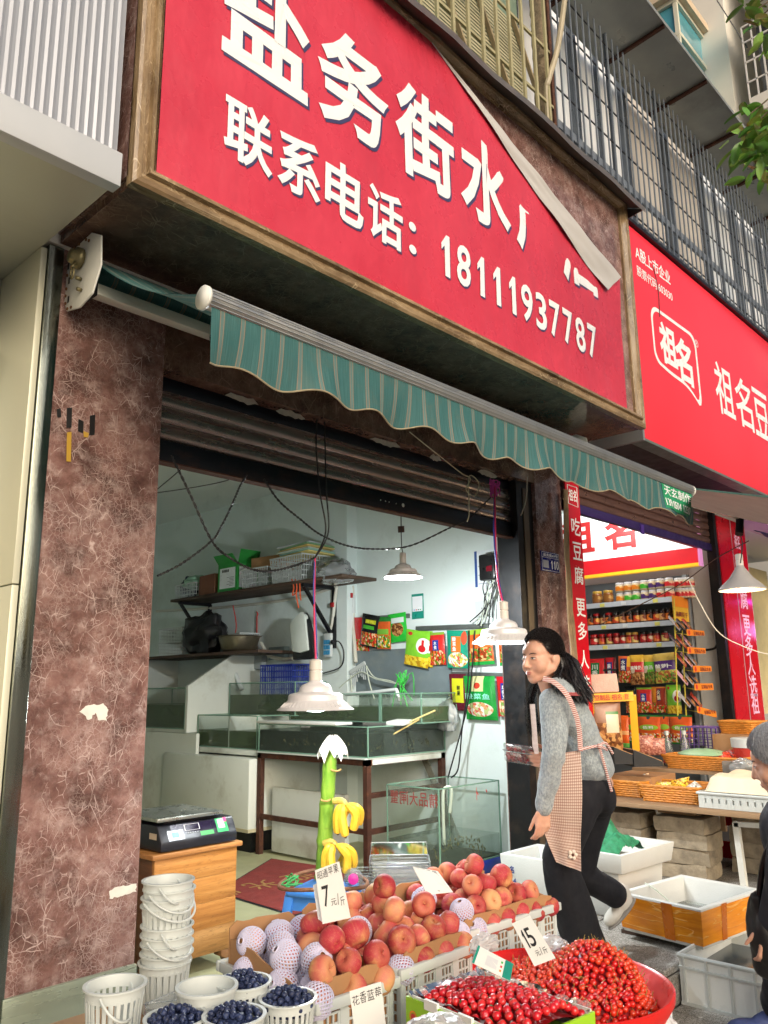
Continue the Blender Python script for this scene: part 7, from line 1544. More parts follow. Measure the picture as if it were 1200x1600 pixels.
# ================================================================ apple crates
def crate(label, o, rz, w, d, z0, z1, back=.1, front=.03):
    """o: front left corner"""
    rt = thing('apple_crate', label, 'crate', (o[0], o[1], z0), rz, 'white plastic apple crates'); h = z1 - z0; ins = .018
    X, Y, Zv = Vector((1, 0, 0)), Vector((0, 1, 0)), Vector((0, 0, 1))
    for (a, e_, L_, t_, n_) in (((ins, ins, 0), X, w - 2 * ins, Y * .005, w), ((ins, d - ins, 0), X, w - 2 * ins, -Y * .005, w), ((ins, ins, 0), Y, d - 2 * ins, X * .005, d), ((w - ins, ins, 0), Y, d - 2 * ins, -X * .005, d)):
        m = MB(); a = Vector(a); npan = max(2, int(round(n_ / .1))); pw = L_ / npan
        for k in range(npan):
            b = a + e_ * (k * pw); m.prism([(0, 0), (.014, 0), (.014, h - .03), (0, h - .03)], b - t_ * .5, e_, Zv, t_ * 1.6); m.prism([(pw - .014, 0), (pw, 0), (pw, h - .03), (pw - .014, h - .03)], b - t_ * .5, e_, Zv, t_ * 1.6)
            lattice(m, b + e_ * .014 + Zv * .005, e_, Zv, pw - .028, h - .045, 3, 9, .0055, .006, t_)
        m.build('lattice_wall', WPL, rt)
    m = MB()
    for (a, b) in (((0, .009, h - .015), (w, .009, h - .015)), ((0, d - .009, h - .015), (w, d - .009, h - .015)), ((.009, .018, h - .015), (.009, d - .018, h - .015)), ((w - .009, .018, h - .015), (w - .009, d - .018, h - .015))): m.bar(a, b, .018, .03)
    m.build('rim', WPL, rt, bev=.005); m = MB(); m.box(ins, ins, 0, w - ins, d - ins, .006); m.build('bottom', WPL, rt)
    # cardboard liner, standing proud of the rim
    q = .028
    def panel(a, b, h0, h1, nm='cardboard_liner', sd=0):
        m = MB(); a, b = Vector(a), Vector(b); n_ = 10; t_ = (b - a).normalized().cross(Zv) * .0045; rnd = random.Random(sd); tp = [h0 + (h1 - h0) * k / n_ + (.006 if k % n_ else -.012) + rnd.uniform(-.003, .003) for k in range(n_ + 1)]
        pts = [(0, .04)] + [((b - a).length, .04)] + [((b - a).length * (1 - k / n_), tp[n_ - k]) for k in range(n_ + 1)]
        m.prism(pts, a, (b - a).normalized(), Zv, t_); m.build(nm, CARD, rt)
    panel((q, q + .004, 0), (w - q, q + .004, 0), h + front, h + front * 1.1, sd=1); panel((q, d - q, 0), (w - q, d - q, 0), h + back, h + back * .9, sd=2); panel((q, q + .01, 0), (q, d - q - .01, 0), h - .02, h + back * .7, sd=3); panel((w - q, q + .01, 0), (w - q, d - q - .01, 0), h + front * .5, h + back * .5, sd=4)
    return rt
def applem():
    g = G('apple_skin'); oi = g.n('ObjectInfo'); rv = oi.outputs['Random']; v = g.n('VectorMath', {0: g.co(), 1: g.n('VectorMath', {0: rv, 'Scale': 40.0}, operation='SCALE').outputs[0]}, operation='ADD').outputs[0]
    n1 = g.noise(v, 16, 3, .5); x, y, z = g.sep(g.co()); st = g.noise(g.map(v, (9, 9, 1.2)), 14, 3, .6)
    red = g.ramp(rv, [(0, lin((156, 36, 52))), (.45, lin((178, 58, 68))), (.8, lin((194, 90, 86))), (1, lin((208, 134, 106)))])
    yel = g.ramp(rv, [(0, lin((208, 160, 100))), (1, lin((216, 186, 116)))])
    f = g.math('ADD', g.mr(n1, .48, .72, 0, .62), g.mr(st, .5, .75, 0, .25)); f = g.math('MAXIMUM', f, g.math('MULTIPLY', g.mr(z, .012, .042, 0, .7), g.mr(rv, .2, .8, .25, 1)))
    c = g.mix(f, red, yel); sp_ = g.n('TexVoronoi', {'Vector': v, 'Scale': 230.0}).outputs['Distance']; c = g.mix(g.mr(sp_, .1, .22, .35, 0), c, lin((226, 176, 128)))
    return g.out(col=c, rough=g.mr(g.noise(v, 30), .3, .7, .5, .65), spec=.35)
APPLE = applem()
def applemesh(r, sq, seed):
    m = MB(); pr_ = []
    for j in range(15):
        t = math.pi * j / 14; z = -math.cos(t); rr_ = math.sin(t) ** .82
        zz = z * sq - .0; dm = math.exp(-(rr_ / .32) ** 2)
        zz = zz - dm * (.34 if z > 0 else -.2); pr_.append(((rr_ * (1 + .07 * z)) * r if 0 < j < 14 else 0, zz * r))
    m.lathe(pr_, 20, sx=1 + .03 * math.sin(seed), sy=1 - .03 * math.cos(seed)); m.tube([(0, 0, r * .5 * sq), (r * .05, 0, r * .78 * sq), (r * .14, 0, r * 1.0 * sq)], [.0018, .0014, .002], 5)
    return m.mesh('apple', APPLE, smooth=True, ang=70)
AM = [applemesh(.041, .86, 1), applemesh(.042, .9, 2), applemesh(.0395, .84, 3), applemesh(.043, .88, 5)]
def netmesh():
    m = MB(); nu, nv = 24, 14; R0 = .0452
    def pt(i, j):
        t = 2 * math.pi * (i + .5 * (j % 2)) / nu; p = math.pi * (.1 + .85 * j / nv); rr_ = math.sin(p) ** .8; return Vector((math.cos(t) * rr_ * R0, math.sin(t) * rr_ * R0, -math.cos(p) * R0 * .95))
    for i in range(nu):
        for j in range(nv):
            a = pt(i, j); b = pt(i if j % 2 == 0 else i + 1, j + 1); b2 = pt(i - 1 if j % 2 == 0 else i, j + 1)
            for q in (b, b2):
                d = (q - a); n_ = a.normalized(); s_ = d.cross(n_).normalized() * .0025; o_ = n_ * .0016
                i0 = [m.pt(w_) for w_ in (a - s_, a + s_, a + o_, q - s_, q + s_, q + o_)]
                m.face((i0[0], i0[2], i0[5], i0[3])); m.face((i0[2], i0[1], i0[4], i0[5]))
    m.tube([pt(i, nv) * 1.03 for i in range(nu)], .003, 4, closed=True)
    return m.mesh('foam_net', mat('lilac_foam_net', (206, 202, 226), .7, 0, .05, 40, rnd=.1))
NETM = netmesh()
def put_apple(loc, where, net, sd, sc_=1.0):
    rnd = random.Random(sd); rot = (rnd.uniform(-1.4, 1.4), rnd.uniform(-1.4, 1.4), rnd.uniform(0, 6.28))
    o = link('apple', AM[sd % 4]); o.location = loc; o.rotation_euler = rot; s_ = rnd.uniform(.93, 1.06) * sc_; o.scale = (s_, s_, s_)
    tag(o, ('apple wrapped in a lilac foam net in ' if net else 'bare red and yellow apple in ') + where, 'apple', ('netted' if net else 'bare') + ' apples in ' + where)
    if net: link('foam_net', NETM, o)
def fill(o, rz, w, d, zr, where, netfn, layers, seed):
    rnd = random.Random(seed); M_ = Matrix.Translation((o[0], o[1], zr)) @ Matrix.Rotation(rz, 4, 'Z'); n_ = 0; s_ = .079
    for L, (mx0, mx1, my0, my1, dz) in enumerate(layers):
        nx_ = max(1, int((w - .075 - mx0 - mx1) / s_) + 1); ny_ = max(1, int((d - .075 - my0 - my1) / (s_ * .93)) + 1)
        for j in range(ny_):
            for i in range(nx_ - (j % 2)):
                wx = (w - .075 - mx0 - mx1); x = .0375 + mx0 + (i + .5 * (j % 2)) * (wx / max(1, nx_ - 1)) + rnd.uniform(-.006, .006); y = .0375 + my0 + j * ((d - .075 - my0 - my1) / max(1, ny_ - 1)) + rnd.uniform(-.006, .006)
                put_apple(M_ @ Vector((x, y, dz + rnd.uniform(-.006, .006))), where, netfn(x / w, y / d, L, rnd), seed * 100 + n_); n_ += 1
C1, C2, C3 = (1.562, 1.738), (1.888, 1.735), (2.372, 1.905)
crate('leftmost apple crate with netted apples behind the blueberries', C1, R(-4), .305, .50, .108, .40, .10, .035); crate('middle apple crate heaped with red apples', C2, R(0), .37, .50, .108, .405, .09, .03); crate('rear apple crate behind the red basin', C3, R(-3), .61, .40, .078, .37, .09, .03)
fill(C1, R(-4), .305, .50, .40, 'the leftmost crate', lambda u, v, L, r_: (u < .5 and v > .2 and L < 2) or v > .8 or (L == 0 and u < .6 and r_.random() < .3), [(0, 0, 0, 0, -.012), (.03, .01, .02, .06, .05), (.11, .03, .08, .2, .105)], 1)
fill(C2, R(0), .37, .50, .405, 'the middle crate', lambda u, v, L, r_: (L == 0 and r_.random() < .12) or (L == 1 and r_.random() < .05) or (v > .9 and L < 2), [(0, 0, 0, 0, -.012), (.03, .02, .03, .05, .05), (.09, .08, .1, .12, .11), (.15, .14, .2, .2, .165)], 2)
fill(C3, R(-3), .61, .40, .37, 'the rear crate', lambda u, v, L, r_: (u < .2 and L < 2) or (L == 0 and r_.random() < .08) or (v > .85 and r_.random() < .4), [(0, 0, 0, 0, -.012), (.05, .08, .03, .03, .05), (.16, .2, .07, .06, .11), (.24, .28, .12, .12, .165)], 3)
# ================================================================ cherry basin and tomato box
BC = Vector((2.40, 1.53, .185)); BR = .338
bs2 = thing('red_basin', 'round red plastic basin heaped with small red cherries', 'basin', BC)
m = MB(); m.lathe([(0, .004), (.25, .004), (.28, .02), (BR - .012, .108), (BR, .115), (BR + .006, .112), (BR + .004, .09), (.285, .0), (0, 0)], 48); m.build('bowl', mat('red_plastic', (214, 34, 28), .3, 0, .05, 4), bs2, smooth=True, ang=50)
def cherrym(nm, a, b, c_):
    g = G(nm); oi = g.n('ObjectInfo').outputs['Random']; n_ = g.noise(g.co(), 3.1 if nm == 'cherry_mass' else 60, 2); c = g.ramp(g.math('ADD', g.math('MULTIPLY', oi, .75), g.math('MULTIPLY', n_, .3)), [(0, lin(a)), (.5, lin(b)), (1, lin(c_))]); return g.out(col=c, rough=.16, spec=.55, coat=.3)
CH = cherrym('cherry_skin', (166, 12, 18), (204, 26, 24), (222, 76, 38)); STEM = mat('cherry_stalk', (150, 132, 60), .6, 0, .2, 40)
def cherrymesh(r, stem, sd):
    m = MB(); m.lathe([(0, -r), (r * .6, -r * .8), (r * .95, -r * .3), (r, .1 * r), (r * .82, r * .62), (r * .4, r * .86), (0, r * .74)], 12)
    if stem: m.k = 1; a = sd * 1.7; m.tube(crv([(0, 0, r * .75), (r * .7 * math.cos(a), r * .7 * math.sin(a), r * 1.7), (r * 1.9 * math.cos(a), r * 1.9 * math.sin(a), r * 2.1)], 2), .0009, 4)
    return m.mesh('cherry', [CH, STEM], smooth=True, ang=70)
CM = [cherrymesh(.0098, 0, 0), cherrymesh(.0102, 1, 1), cherrymesh(.0095, 0, 2), cherrymesh(.0105, 0, 3), cherrymesh(.0098, 1, 4)]
pk = Vector((.12, -.05))
def csurf(x, y):
    X_, Y_ = x * .30, y * .30; r_ = math.hypot(X_ - pk.x, Y_ - pk.y); q = math.hypot(X_, Y_); z = .098 + .075 * math.exp(-(r_ / .13) ** 2) + .035 * math.exp(-(r_ / .24) ** 2) - .10 * max(0, (q - .235) / .065); return Vector((X_, Y_, max(.03, z) + random.uniform(-.003, .003)))
random.seed(61); pts = heap(60000, lambda a, b: a * a + b * b < 1, csurf, .0172, 5)
vis = sorted(pts, key=lambda p: ((BC + p) - CAM).length - 1.2 * p.z)
near, rest = vis[:300], vis[300:]
for i, p in enumerate(near):
    o = link('cherry', random.choice(CM)); o.location = BC + p; o.rotation_euler = (random.uniform(-.9, .9), random.uniform(-.9, .9), random.uniform(0, 6)); tag(o, 'small glossy red cherry in the red basin heap', 'cherry', 'cherries in the red basin')
m = MB(); sh_ = [(0, -1), (.75, -.66), (1, .0), (.72, .68), (.0, .8)]
for p in rest: m.k = 0; rt_ = Matrix.Rotation(random.uniform(0, 6), 3, 'Z') @ Matrix.Rotation(random.uniform(-.8, .8), 3, 'X'); r_ = random.uniform(.0094, .0105); m.lathe([(a * r_, b * r_) for a, b in sh_], 9, BC + p, rot=rt_); 
for p in rest[::3]: m.k = 1; d_ = Vector((random.uniform(-1, 1), random.uniform(-1, 1), 1.2)).normalized(); m.tube([BC + p + d_ * .008, BC + p + d_ * .024 + Vector((0, 0, .003))], .0009, 4)
tag(m.build('cherry_heap', [cherrym('cherry_mass', (166, 12, 18), (204, 26, 24), (222, 76, 38)), STEM], smooth=True, ang=70), 'rest of the heaped cherries in the red basin', 'cherries', kind='stuff')
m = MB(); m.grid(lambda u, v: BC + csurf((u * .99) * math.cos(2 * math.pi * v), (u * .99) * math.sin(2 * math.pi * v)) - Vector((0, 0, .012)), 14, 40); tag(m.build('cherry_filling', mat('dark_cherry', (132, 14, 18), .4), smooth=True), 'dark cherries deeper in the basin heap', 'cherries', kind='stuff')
st = thing('upturned_crate', 'upturned grey crate under the red basin', 'crate', (2.4, 1.53, -.148), world=True); m = MB(); m.box(2.2, 1.36, -.148, 2.6, 1.70, .183); m.build('body', GREYP, st, bev=.01)
def crumple(name, label, c, ax, ay, az, mt, seed, cat='plastic bag'):
    m = MB(); q = Vector((seed * 2.3, 0, seed))
    def f(u, v):
        t, p = 2 * math.pi * u, math.pi * v; d = Vector((math.cos(t) * math.sin(p), math.sin(t) * math.sin(p), -math.cos(p))); s_ = 1 + .35 * noise.noise(d * 1.6 + q) + .3 * abs(noise.noise(d * 3.4 + q)) + .04 * abs(noise.noise(d * 11 + q)); return Vector((d.x * ax * s_, d.y * ay * s_, d.z * az * s_))
    m.grid(f, 56, 34, closeu=True); o = tag(m.build(name, mt, smooth=True, ang=30), label, cat); o.location = c; return o
FILM = glass('white_film', (226, 230, 234), .25, 1.5, .4)
crumple('crumpled_white_bag', 'crumpled white bag bulging out under the right rim of the red basin', (2.50, 1.27, .10), .11, .07, .12, FILM, 3); crumple('crumpled_white_bag', 'second crumpled white bag trailing behind the red basin edge', (2.62, 1.33, .09), .06, .08, .11, FILM, 7)
WBT = glass('white_bag_thin', (236, 236, 238), .3, .9); crumple('crumpled_white_bag', 'thin white bag stuffed between the rear crate and the basin', P(757, 1474, d=2.33), .05, .02, .025, WBT, 5); crumple('crumpled_white_bag', 'white bag behind the basin near the trouser leg', P(862, 1480, d=2.75), .06, .05, .03, glass('white_bag_thin'), 9); crumple('crumpled_white_bag', 'pale bag lying below the blueberry price card', P(680, 1612, d=1.80), .07, .06, .028, WBT, 11)
# tomato box
tl_, tbk = P(634, 1553, Z=.395), P(752, 1515, Z=.395); ex_ = (tbk - tl_); ex_.z = 0; TWd = ex_.length; ex_.normalize(); ey_ = Vector((ex_.y, -ex_.x, 0))
TM = basis(ex_, ey_ * -1, (0, 0, 1)).to_4x4(); TL = .40
tx = thing('tomato_box', 'lime green and white carton of cherry tomatoes', 'box', (tl_.x, tl_.y, .302)); tx.rotation_euler = (0, 0, math.atan2(ex_.y, ex_.x))
LIME = mat('lime_carton', (150, 200, 40), .5, 0, .05, 6); hB = .088
m = MB(); m.box(0, -TL, 0, .006, 0, hB); sd_ = m.build('side', LIME, tx); m = MB(); m.box(TWd - .006, -TL, 0, TWd, 0, hB); m.build('side', LIME, tx); m = MB(); m.box(.006, -.006, 0, TWd - .006, 0, hB); m.build('end', LIME, tx); m = MB(); m.box(.006, -TL, 0, TWd - .006, -TL + .006, hB); m.build('end', LIME, tx); m = MB(); m.box(.006, -TL + .006, 0, TWd - .006, -.006, .005); m.build('bottom', LETW, tx)
m = MB(); m.box(.006, -TL + .006, hB - .05, .010, -.006, hB + .006); m.box(TWd - .010, -TL + .006, hB - .05, TWd - .006, -.006, hB + .006); m.box(.010, -.010, hB - .05, TWd - .01, -.006, hB + .006); q = m.build('white_lip', mat('white_card', (232, 232, 228), .6), tx); explode(q)
for yy in (-.075, -.2): m = MB(); m.box(-.002, yy - .05, hB - .012, .007, yy, hB + .012); m.build('tab', mat('white_card', (0, 0, 0)), tx)
m = MB(); q = MB()
letter(m, '樱桃小番茄', (-.0012, -.115, .036), (0, 1, 0), (0, 0, -1), .12, .026, .015); letter(m, 'MINI', (-.0012, -.235, .04), (0, 1, 0), (0, 0, -1), .095, .036, .03); m.build('lettering', mat('dark_green_print', (30, 60, 24), .5), tx)
m = MB(); m.lathe([(.011, 0), (.015, 0)], 20, (-.0012, -.03, .045), rot=Matrix.Rotation(R(90), 3, 'Y')); m.build('logo_ring', mat('orange_tag', (0, 0, 0)), tx); m = MB(); m.lathe([(0, 0), (.009, 0)], 20, (-.0012, -.03, .045), rot=Matrix.Rotation(R(90), 3, 'Y')); m.build('logo_disc', mat('red_decal', (0, 0, 0)), tx)
def filmsheet(name, fn, nu, nv, mt, par): m = MB(); m.grid(fn, nu, nv); return m.build(name, mt, par, smooth=True, ang=40)
LIN = glass('liner_film', (240, 240, 240), .12, .5)
filmsheet('liner_film', lambda u, v: (.012 + v * .05 + .01 * noise.noise((u * 8, v * 4, 0)), -TL * u, hB + .012 - v * .05 + .014 * noise.noise((u * 14, v * 5, 3))), 40, 6, LIN, tx); filmsheet('liner_film', lambda u, v: (TWd * u, -.012 - v * .05, hB + .016 - v * .045 + .014 * noise.noise((u * 14, v * 5, 8))), 30, 6, LIN, tx); filmsheet('liner_film', lambda u, v: (TWd - .012 - v * .03 + .01 * noise.noise((u * 8, v * 4, 5)), -TL * u, hB + .02 - v * .04 + .014 * noise.noise((u * 14, v * 5, 13))), 40, 6, LIN, tx)
TOM = cherrym('tomato_skin', (176, 16, 30), (206, 28, 40), (222, 60, 52))
m = MB(); m.lathe([(0, -.0118), (.007, -.0095), (.0112, -.003), (.0115, .002), (.009, .0078), (.004, .0102), (0, .0092)], 12); m.k = 1
for k in range(5): a = 2 * math.pi * k / 5; m.tube([(0, 0, .0105), (.004 * math.cos(a), .004 * math.sin(a), .0115)], .0009, 4)
TMS = [m.mesh('cherry_tomato', [TOM, mat('tomato_calyx', (60, 96, 40), .6)], smooth=True, ang=70)]
m = MB(); m.lathe([(0, -.0118), (.007, -.0095), (.0112, -.003), (.0115, .002), (.009, .0078), (.004, .0102), (0, .0092)], 12); TMS.append(m.mesh('cherry_tomato', TOM, smooth=True, ang=70)); TMS.append(TMS[1])
TMAT = Matrix.Translation((tl_.x, tl_.y, .302)) @ Matrix.Rotation(math.atan2(ex_.y, ex_.x), 4, 'Z')
random.seed(67)
tp = heap(9000, lambda a, b: True, lambda a, b: Vector((TWd / 2 + a * (TWd / 2 - .022), -TL / 2 + b * (TL / 2 - .02), .078 + .045 * max(0, 1 - abs(a) ** 2.2) * max(0, 1 - max(0, b * .9) ** 2) + random.uniform(-.003, .003))), .0195, 6)
for p in tp[:300]:
    o = link('cherry_tomato', random.choice(TMS)); o.location = TMAT @ p; o.rotation_euler = (random.uniform(-1, 1), random.uniform(-1, 1), random.uniform(0, 6)); s_ = random.uniform(.88, 1.1); o.scale = (s_,) * 3; tag(o, 'round red cherry tomato in the lime green carton', 'tomato', 'tomatoes in the lime green carton')
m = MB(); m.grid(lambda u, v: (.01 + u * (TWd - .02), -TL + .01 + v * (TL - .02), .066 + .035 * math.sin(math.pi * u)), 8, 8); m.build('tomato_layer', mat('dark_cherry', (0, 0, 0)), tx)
# ================================================================ price cards
CARDW = mat('white_price_card', (222, 222, 218), .55, 0, .02, 6); INK = mat('black_ink', (30, 30, 34), .6)
def pcard(label, cn, ds, lines, name='price_card', thick=.0012, back=False):
    """cn: four corners (top left, top right, bottom right, bottom left) as sighted, ds: their distances"""
    q = [P(x, y, d=d) for (x, y), d in zip(cn, ds)]; rt = thing(name, label, 'card', (q[2] + q[3]) / 2, world=True, group='hand written price cards')
    n_ = (q[1] - q[0]).cross(q[3] - q[0]).normalized() 
    if n_.dot(CAM - q[0]) < 0: n_ = -n_
    m = MB(); m.face([m.pt(p) for p in q]); m.face([m.pt(p - n_ * thick) for p in q[::-1]])
    for k in range(4): a, b = q[k], q[(k + 1) % 4]; m.face([m.pt(p) for p in (a, a - n_ * thick, b - n_ * thick, b)])
    m.build('card', CARDW, rt)
    W0, H0 = (q[1] - q[0]).length, (q[3] - q[0]).length
    for s_, u, v, w_, h_, bold in lines:
        m = MB()
        def bil(t): a, b = t.x / W0, 1 - t.y / H0; return (q[0].lerp(q[1], a)).lerp(q[3].lerp(q[2], a), b) + n_ * .0008
        letter(m, s_, (u * W0, (1 - v) * H0, 0), (1, 0, 0), (0, 1, 0), w_ * W0, h_ * H0, bold, fn=bil); m.build('handwriting', INK, rt)
    return rt, q, n_
pcard('tall white price card reading 7 stuck in the leftmost crate', [(492, 1360), (530, 1346), (548, 1434), (504, 1444)], (2.38, 2.38, 2.34, 2.34), [('昭', .16, .12, .19, .14, 0), ('通', .38, .115, .2, .15, 0), ('苹', .6, .10, .18, .14, 0), ('果', .82, .10, .2, .15, 0), ('7', .28, .52, .26, .38, .006), ('元', .52, .66, .2, .12, 0), ('/', .69, .63, .07, .2, 0), ('斤', .84, .68, .16, .16, 0)])
m = MB(); q = [P(489, 1383, d=2.40), P(495, 1380, d=2.40), P(505, 1442, d=2.37), P(497, 1436, d=2.37)]; m.face([m.pt(p) for p in q]); tag(m.build('price_card', CARDW), 'blank white card edge behind the tall 7 card', 'card', 'hand written price cards')
pcard('white price card reading 6 half hidden behind the apples', [(645, 1354), (684, 1361), (708, 1394), (668, 1398)], (2.75, 2.78, 2.7, 2.68), [('昭', .14, .13, .19, .22, 0), ('通', .36, .13, .2, .22, 0), ('苹', .58, .14, .18, .22, 0), ('果', .8, .15, .2, .22, 0), ('6', .5, .68, .2, .5, .004)])
pcard('white price card reading 15 standing by the red basin', [(800, 1443), (828, 1430), (868, 1497), (835, 1510)], (2.42, 2.42, 2.32, 2.32), [('1', .22, .42, .1, .42, .004), ('5', .48, .42, .3, .42, .004), ('元', .42, .78, .2, .12, 0), ('/', .6, .76, .07, .16, 0), ('斤', .78, .78, .2, .14, 0)])
pcard('white card naming the blueberries in front of the leftmost crate', [(546, 1549), (595, 1534), (604, 1610), (556, 1624)], (1.96, 1.96, 1.93, 1.93), [('花', .16, .22, .22, .2, 0), ('香', .4, .2, .2, .24, 0), ('蓝', .64, .2, .22, .22, 0), ('莓', .88, .2, .2, .24, 0)])
rt, q, n_ = pcard('teal edged payment card lying by the tomato box', [(747, 1477), (802, 1506), (797, 1533), (737, 1504)], (2.12, 2.14, 2.08, 2.06), [], 'payment_card')
def sub(nm, u0, u1, v0, v1, mt, off): m = MB(); f = lambda a, b: (q[0].lerp(q[1], a)).lerp(q[3].lerp(q[2], a), b) + n_ * off; m.quad(f(u0, v0), f(u1, v0), f(u1, v1), f(u0, v1)); m.build(nm, mt, rt)
sub('teal_edge', 0, .06, 0, 1, mat('teal_card', (0, 0, 0)), .0008); sub('teal_edge', .78, 1, 0, 1, mat('teal_card', (0, 0, 0)), .0008); sub('grey_field', .3, .6, .25, .8, mat('pale_grey_print', (206, 208, 210), .5), .0008)
for k, cc in enumerate(((60, 170, 80), (206, 50, 50), (230, 140, 40))): sub('logo_dot', .68, .73, .2 + k * .24, .32 + k * .24, mat('paydot_%d' % k, cc, .4), .0009)
# ================================================================ stool, banana stem
sx, sy, sz = 2.80, 3.07, .285
BLUP = mat('blue_stool_plastic', (62, 128, 206), .35, 0, .05, 4)
so = thing('blue_stool', 'low bright blue plastic stool behind the price cards', 'stool', (sx, sy, 0), R(20))
m = MB(); m.box(-.135, -.135, sz - .03, .135, .135, sz); m.build('seat', BLUP, so, bev=.012, seg=3)
for a in (-1, 1):
    for b in (-1, 1): m = MB(); m.bar((a * .115, b * .115, sz - .02), (a * .15, b * .15, 0), .045, .03); m.build('leg', BLUP, so, bev=.006)
m = MB()
for a, b in (((-1, -1), (1, -1)), ((1, -1), (1, 1)), ((1, 1), (-1, 1)), ((-1, 1), (-1, -1))): m.bar((a[0] * .118, a[1] * .118, sz - .055), (b[0] * .118, b[1] * .118, sz - .055), .012, .06)
m.build('apron', BLUP, so)
m = MB(); m.tube([(sx + .21 * math.cos(t), sy + .21 * math.sin(t), sz + .022 + .012 * math.sin(t * 2)) for t in (2 * math.pi * i / 40 for i in range(40))], .0095, 8, closed=True)
tag(m.build('rusty_hoop', mat('rusty_rebar', (116, 78, 54), .8, 0, .3, 40, .6, 200), smooth=True), 'rusty iron hoop lying round the top of the blue stool', 'hoop')
m = MB(); random.seed(71); c = P(456, 1372, d=3.85)
for k in range(6): m.tube(crv([c, c + Vector((random.uniform(-.03, .03), random.uniform(-.03, .03), random.uniform(.0, .03))), c + Vector((random.uniform(-.06, .06), random.uniform(-.03, .03), -.02)), c + Vector((.02 * k - .05, -.02, -.09 if k == 0 else -.03))], 4), .0035, 5)
tag(m.build('green_tie', mat('green_tie_string', (60, 150, 80), .6), smooth=True), 'green string tied on the rusty hoop', 'string')
bt = thing('clear_bottle', 'clear bottle with magenta cap lying on the hoop', 'bottle', P(552, 1380, d=3.75), world=True)
c = P(552, 1376, d=3.75); ax = (CAM - c).normalized(); ax.z = .15; ax.normalize(); rotm = ax.to_track_quat('Z', 'Y').to_matrix()
m = MB(); m.lathe([(0, -.12), (.042, -.115), (.045, 0), (.036, .03), (.02, .045)], 18, c + Vector((0, 0, .01)), rot=rotm); m.build('body', glass('bottle_plastic'), bt, smooth=True); m = MB(); m.lathe([(.024, .04), (.024, .06), (0, .062)], 18, c + Vector((0, 0, .01)), rot=rotm); m.build('cap', mat('magenta_cap', (176, 24, 130), .35), bt, smooth=True)
bn_ = thing('banana_stalk', 'tall green banana stem standing on the blue stool', 'banana stem', (2.87, 3.14, sz), world=True)
def stemm():
    g = G('banana_stem_green'); n_ = g.noise(g.map(g.co(), (3, 3, .5)), 12, 5, .6); c = g.ramp(n_, [(.3, lin((92, 138, 40))), (.6, lin((134, 174, 60))), (.8, lin((166, 196, 92)))]); c = g.mix(g.mr(g.noise(g.co(), 18, 5, .7), .58, .75, 0, .6), c, lin((104, 96, 44))); g.bump(g.noise(g.map(g.co(), (4, 4, .4)), 26, 3), .3, .006); return g.out(col=c, rough=.45)
ST = stemm(); SPt = [P(505, 1372, d=4.0), P(507, 1330, d=4.0), P(509, 1285, d=4.0), P(512, 1240, d=4.0), P(515, 1195, d=4.0), P(518, 1160, d=4.0)]; SPt[0].z = sz + .002
m = MB(); cp = crv(SPt, 8); n_ = len(cp); m.tube(cp, [.041 - .010 * i / n_ + .003 * noise.noise((i * .5, 0, 3)) + .004 * max(0, math.sin(i * .63 + 1)) ** 8 for i in range(n_)], 20); m.build('stalk', ST, bn_, smooth=True, ang=60)
SCAR = mat('dry_scar', (176, 140, 84), .85, 0, .3, 40, .6, 90)
for (x, y) in ((509, 1245), (525, 1198)):
    c = P(x, y, d=3.955); m = MB(); m.tube([c + Vector((.024 * math.cos(t) * .68, -.024 * math.cos(t) * .72, -.010 + .010 * math.sin(t))) for t in (2 * math.pi * i / 14 for i in range(7, 15))], .0045, 6); m.build('cut_scar', SCAR, bn_, smooth=True)
m = MB(); c = P(520, 1157, d=4.0)
def capf(u, v):
    t = 2 * math.pi * u; r_ = .012 + v * .062 * (1 + .25 * noise.noise((math.cos(t) * 2, math.sin(t) * 2, 1))); return c + Vector((r_ * math.cos(t), r_ * math.sin(t), .022 - .09 * v ** 1.6 * (1 + .6 * noise.noise((math.cos(t) * 3, math.sin(t) * 3, 4))) + .006 * math.sin(t * 7)))
m.grid(capf, 40, 8, closeu=True); m.build('cloth_cap', mat('off_white_rag', (222, 218, 208), .9, 0, .06, 20, .4, 60), bn_, smooth=True)
def banm():
    g = G('banana_skin'); c = g.ramp(g.noise(g.co(), 9, 5, .6), [(.3, lin((206, 160, 34))), (.65, lin((232, 192, 60)))]); c = g.mix(g.mr(g.noise(g.co(), 40, 5, .7), .62, .72, 0, .8), c, lin((96, 64, 26))); return g.out(col=c, rough=.42)
BAN = banm(); TIPM = mat('banana_tip', (60, 44, 26), .8)
def banana(par, a, b, bend, r=.0185):
    a, b = Vector(a), Vector(b); mid = (a + b) / 2 + Vector(bend); c = crv([a, a.lerp(mid, .45) + Vector(bend) * .2, mid, b.lerp(mid, .4) + Vector(bend) * .15, b], 4); n_ = len(c); rs = [r * (.42 + .75 * min(1, i / n_ * 4.2) * (1 - .62 * max(0, (i / n_ - .72) / .28) ** 2)) if i else r * .35 for i in range(n_)]; rs[-1] = r * .3
    m = MB(); m.tube(c, rs, 7); o = m.build('banana', BAN, par, smooth=True, ang=35); m = MB(); m.ell(c[-1], (.007, .007, .006), 8, 5); m.build('tip', TIPM, o, smooth=True)
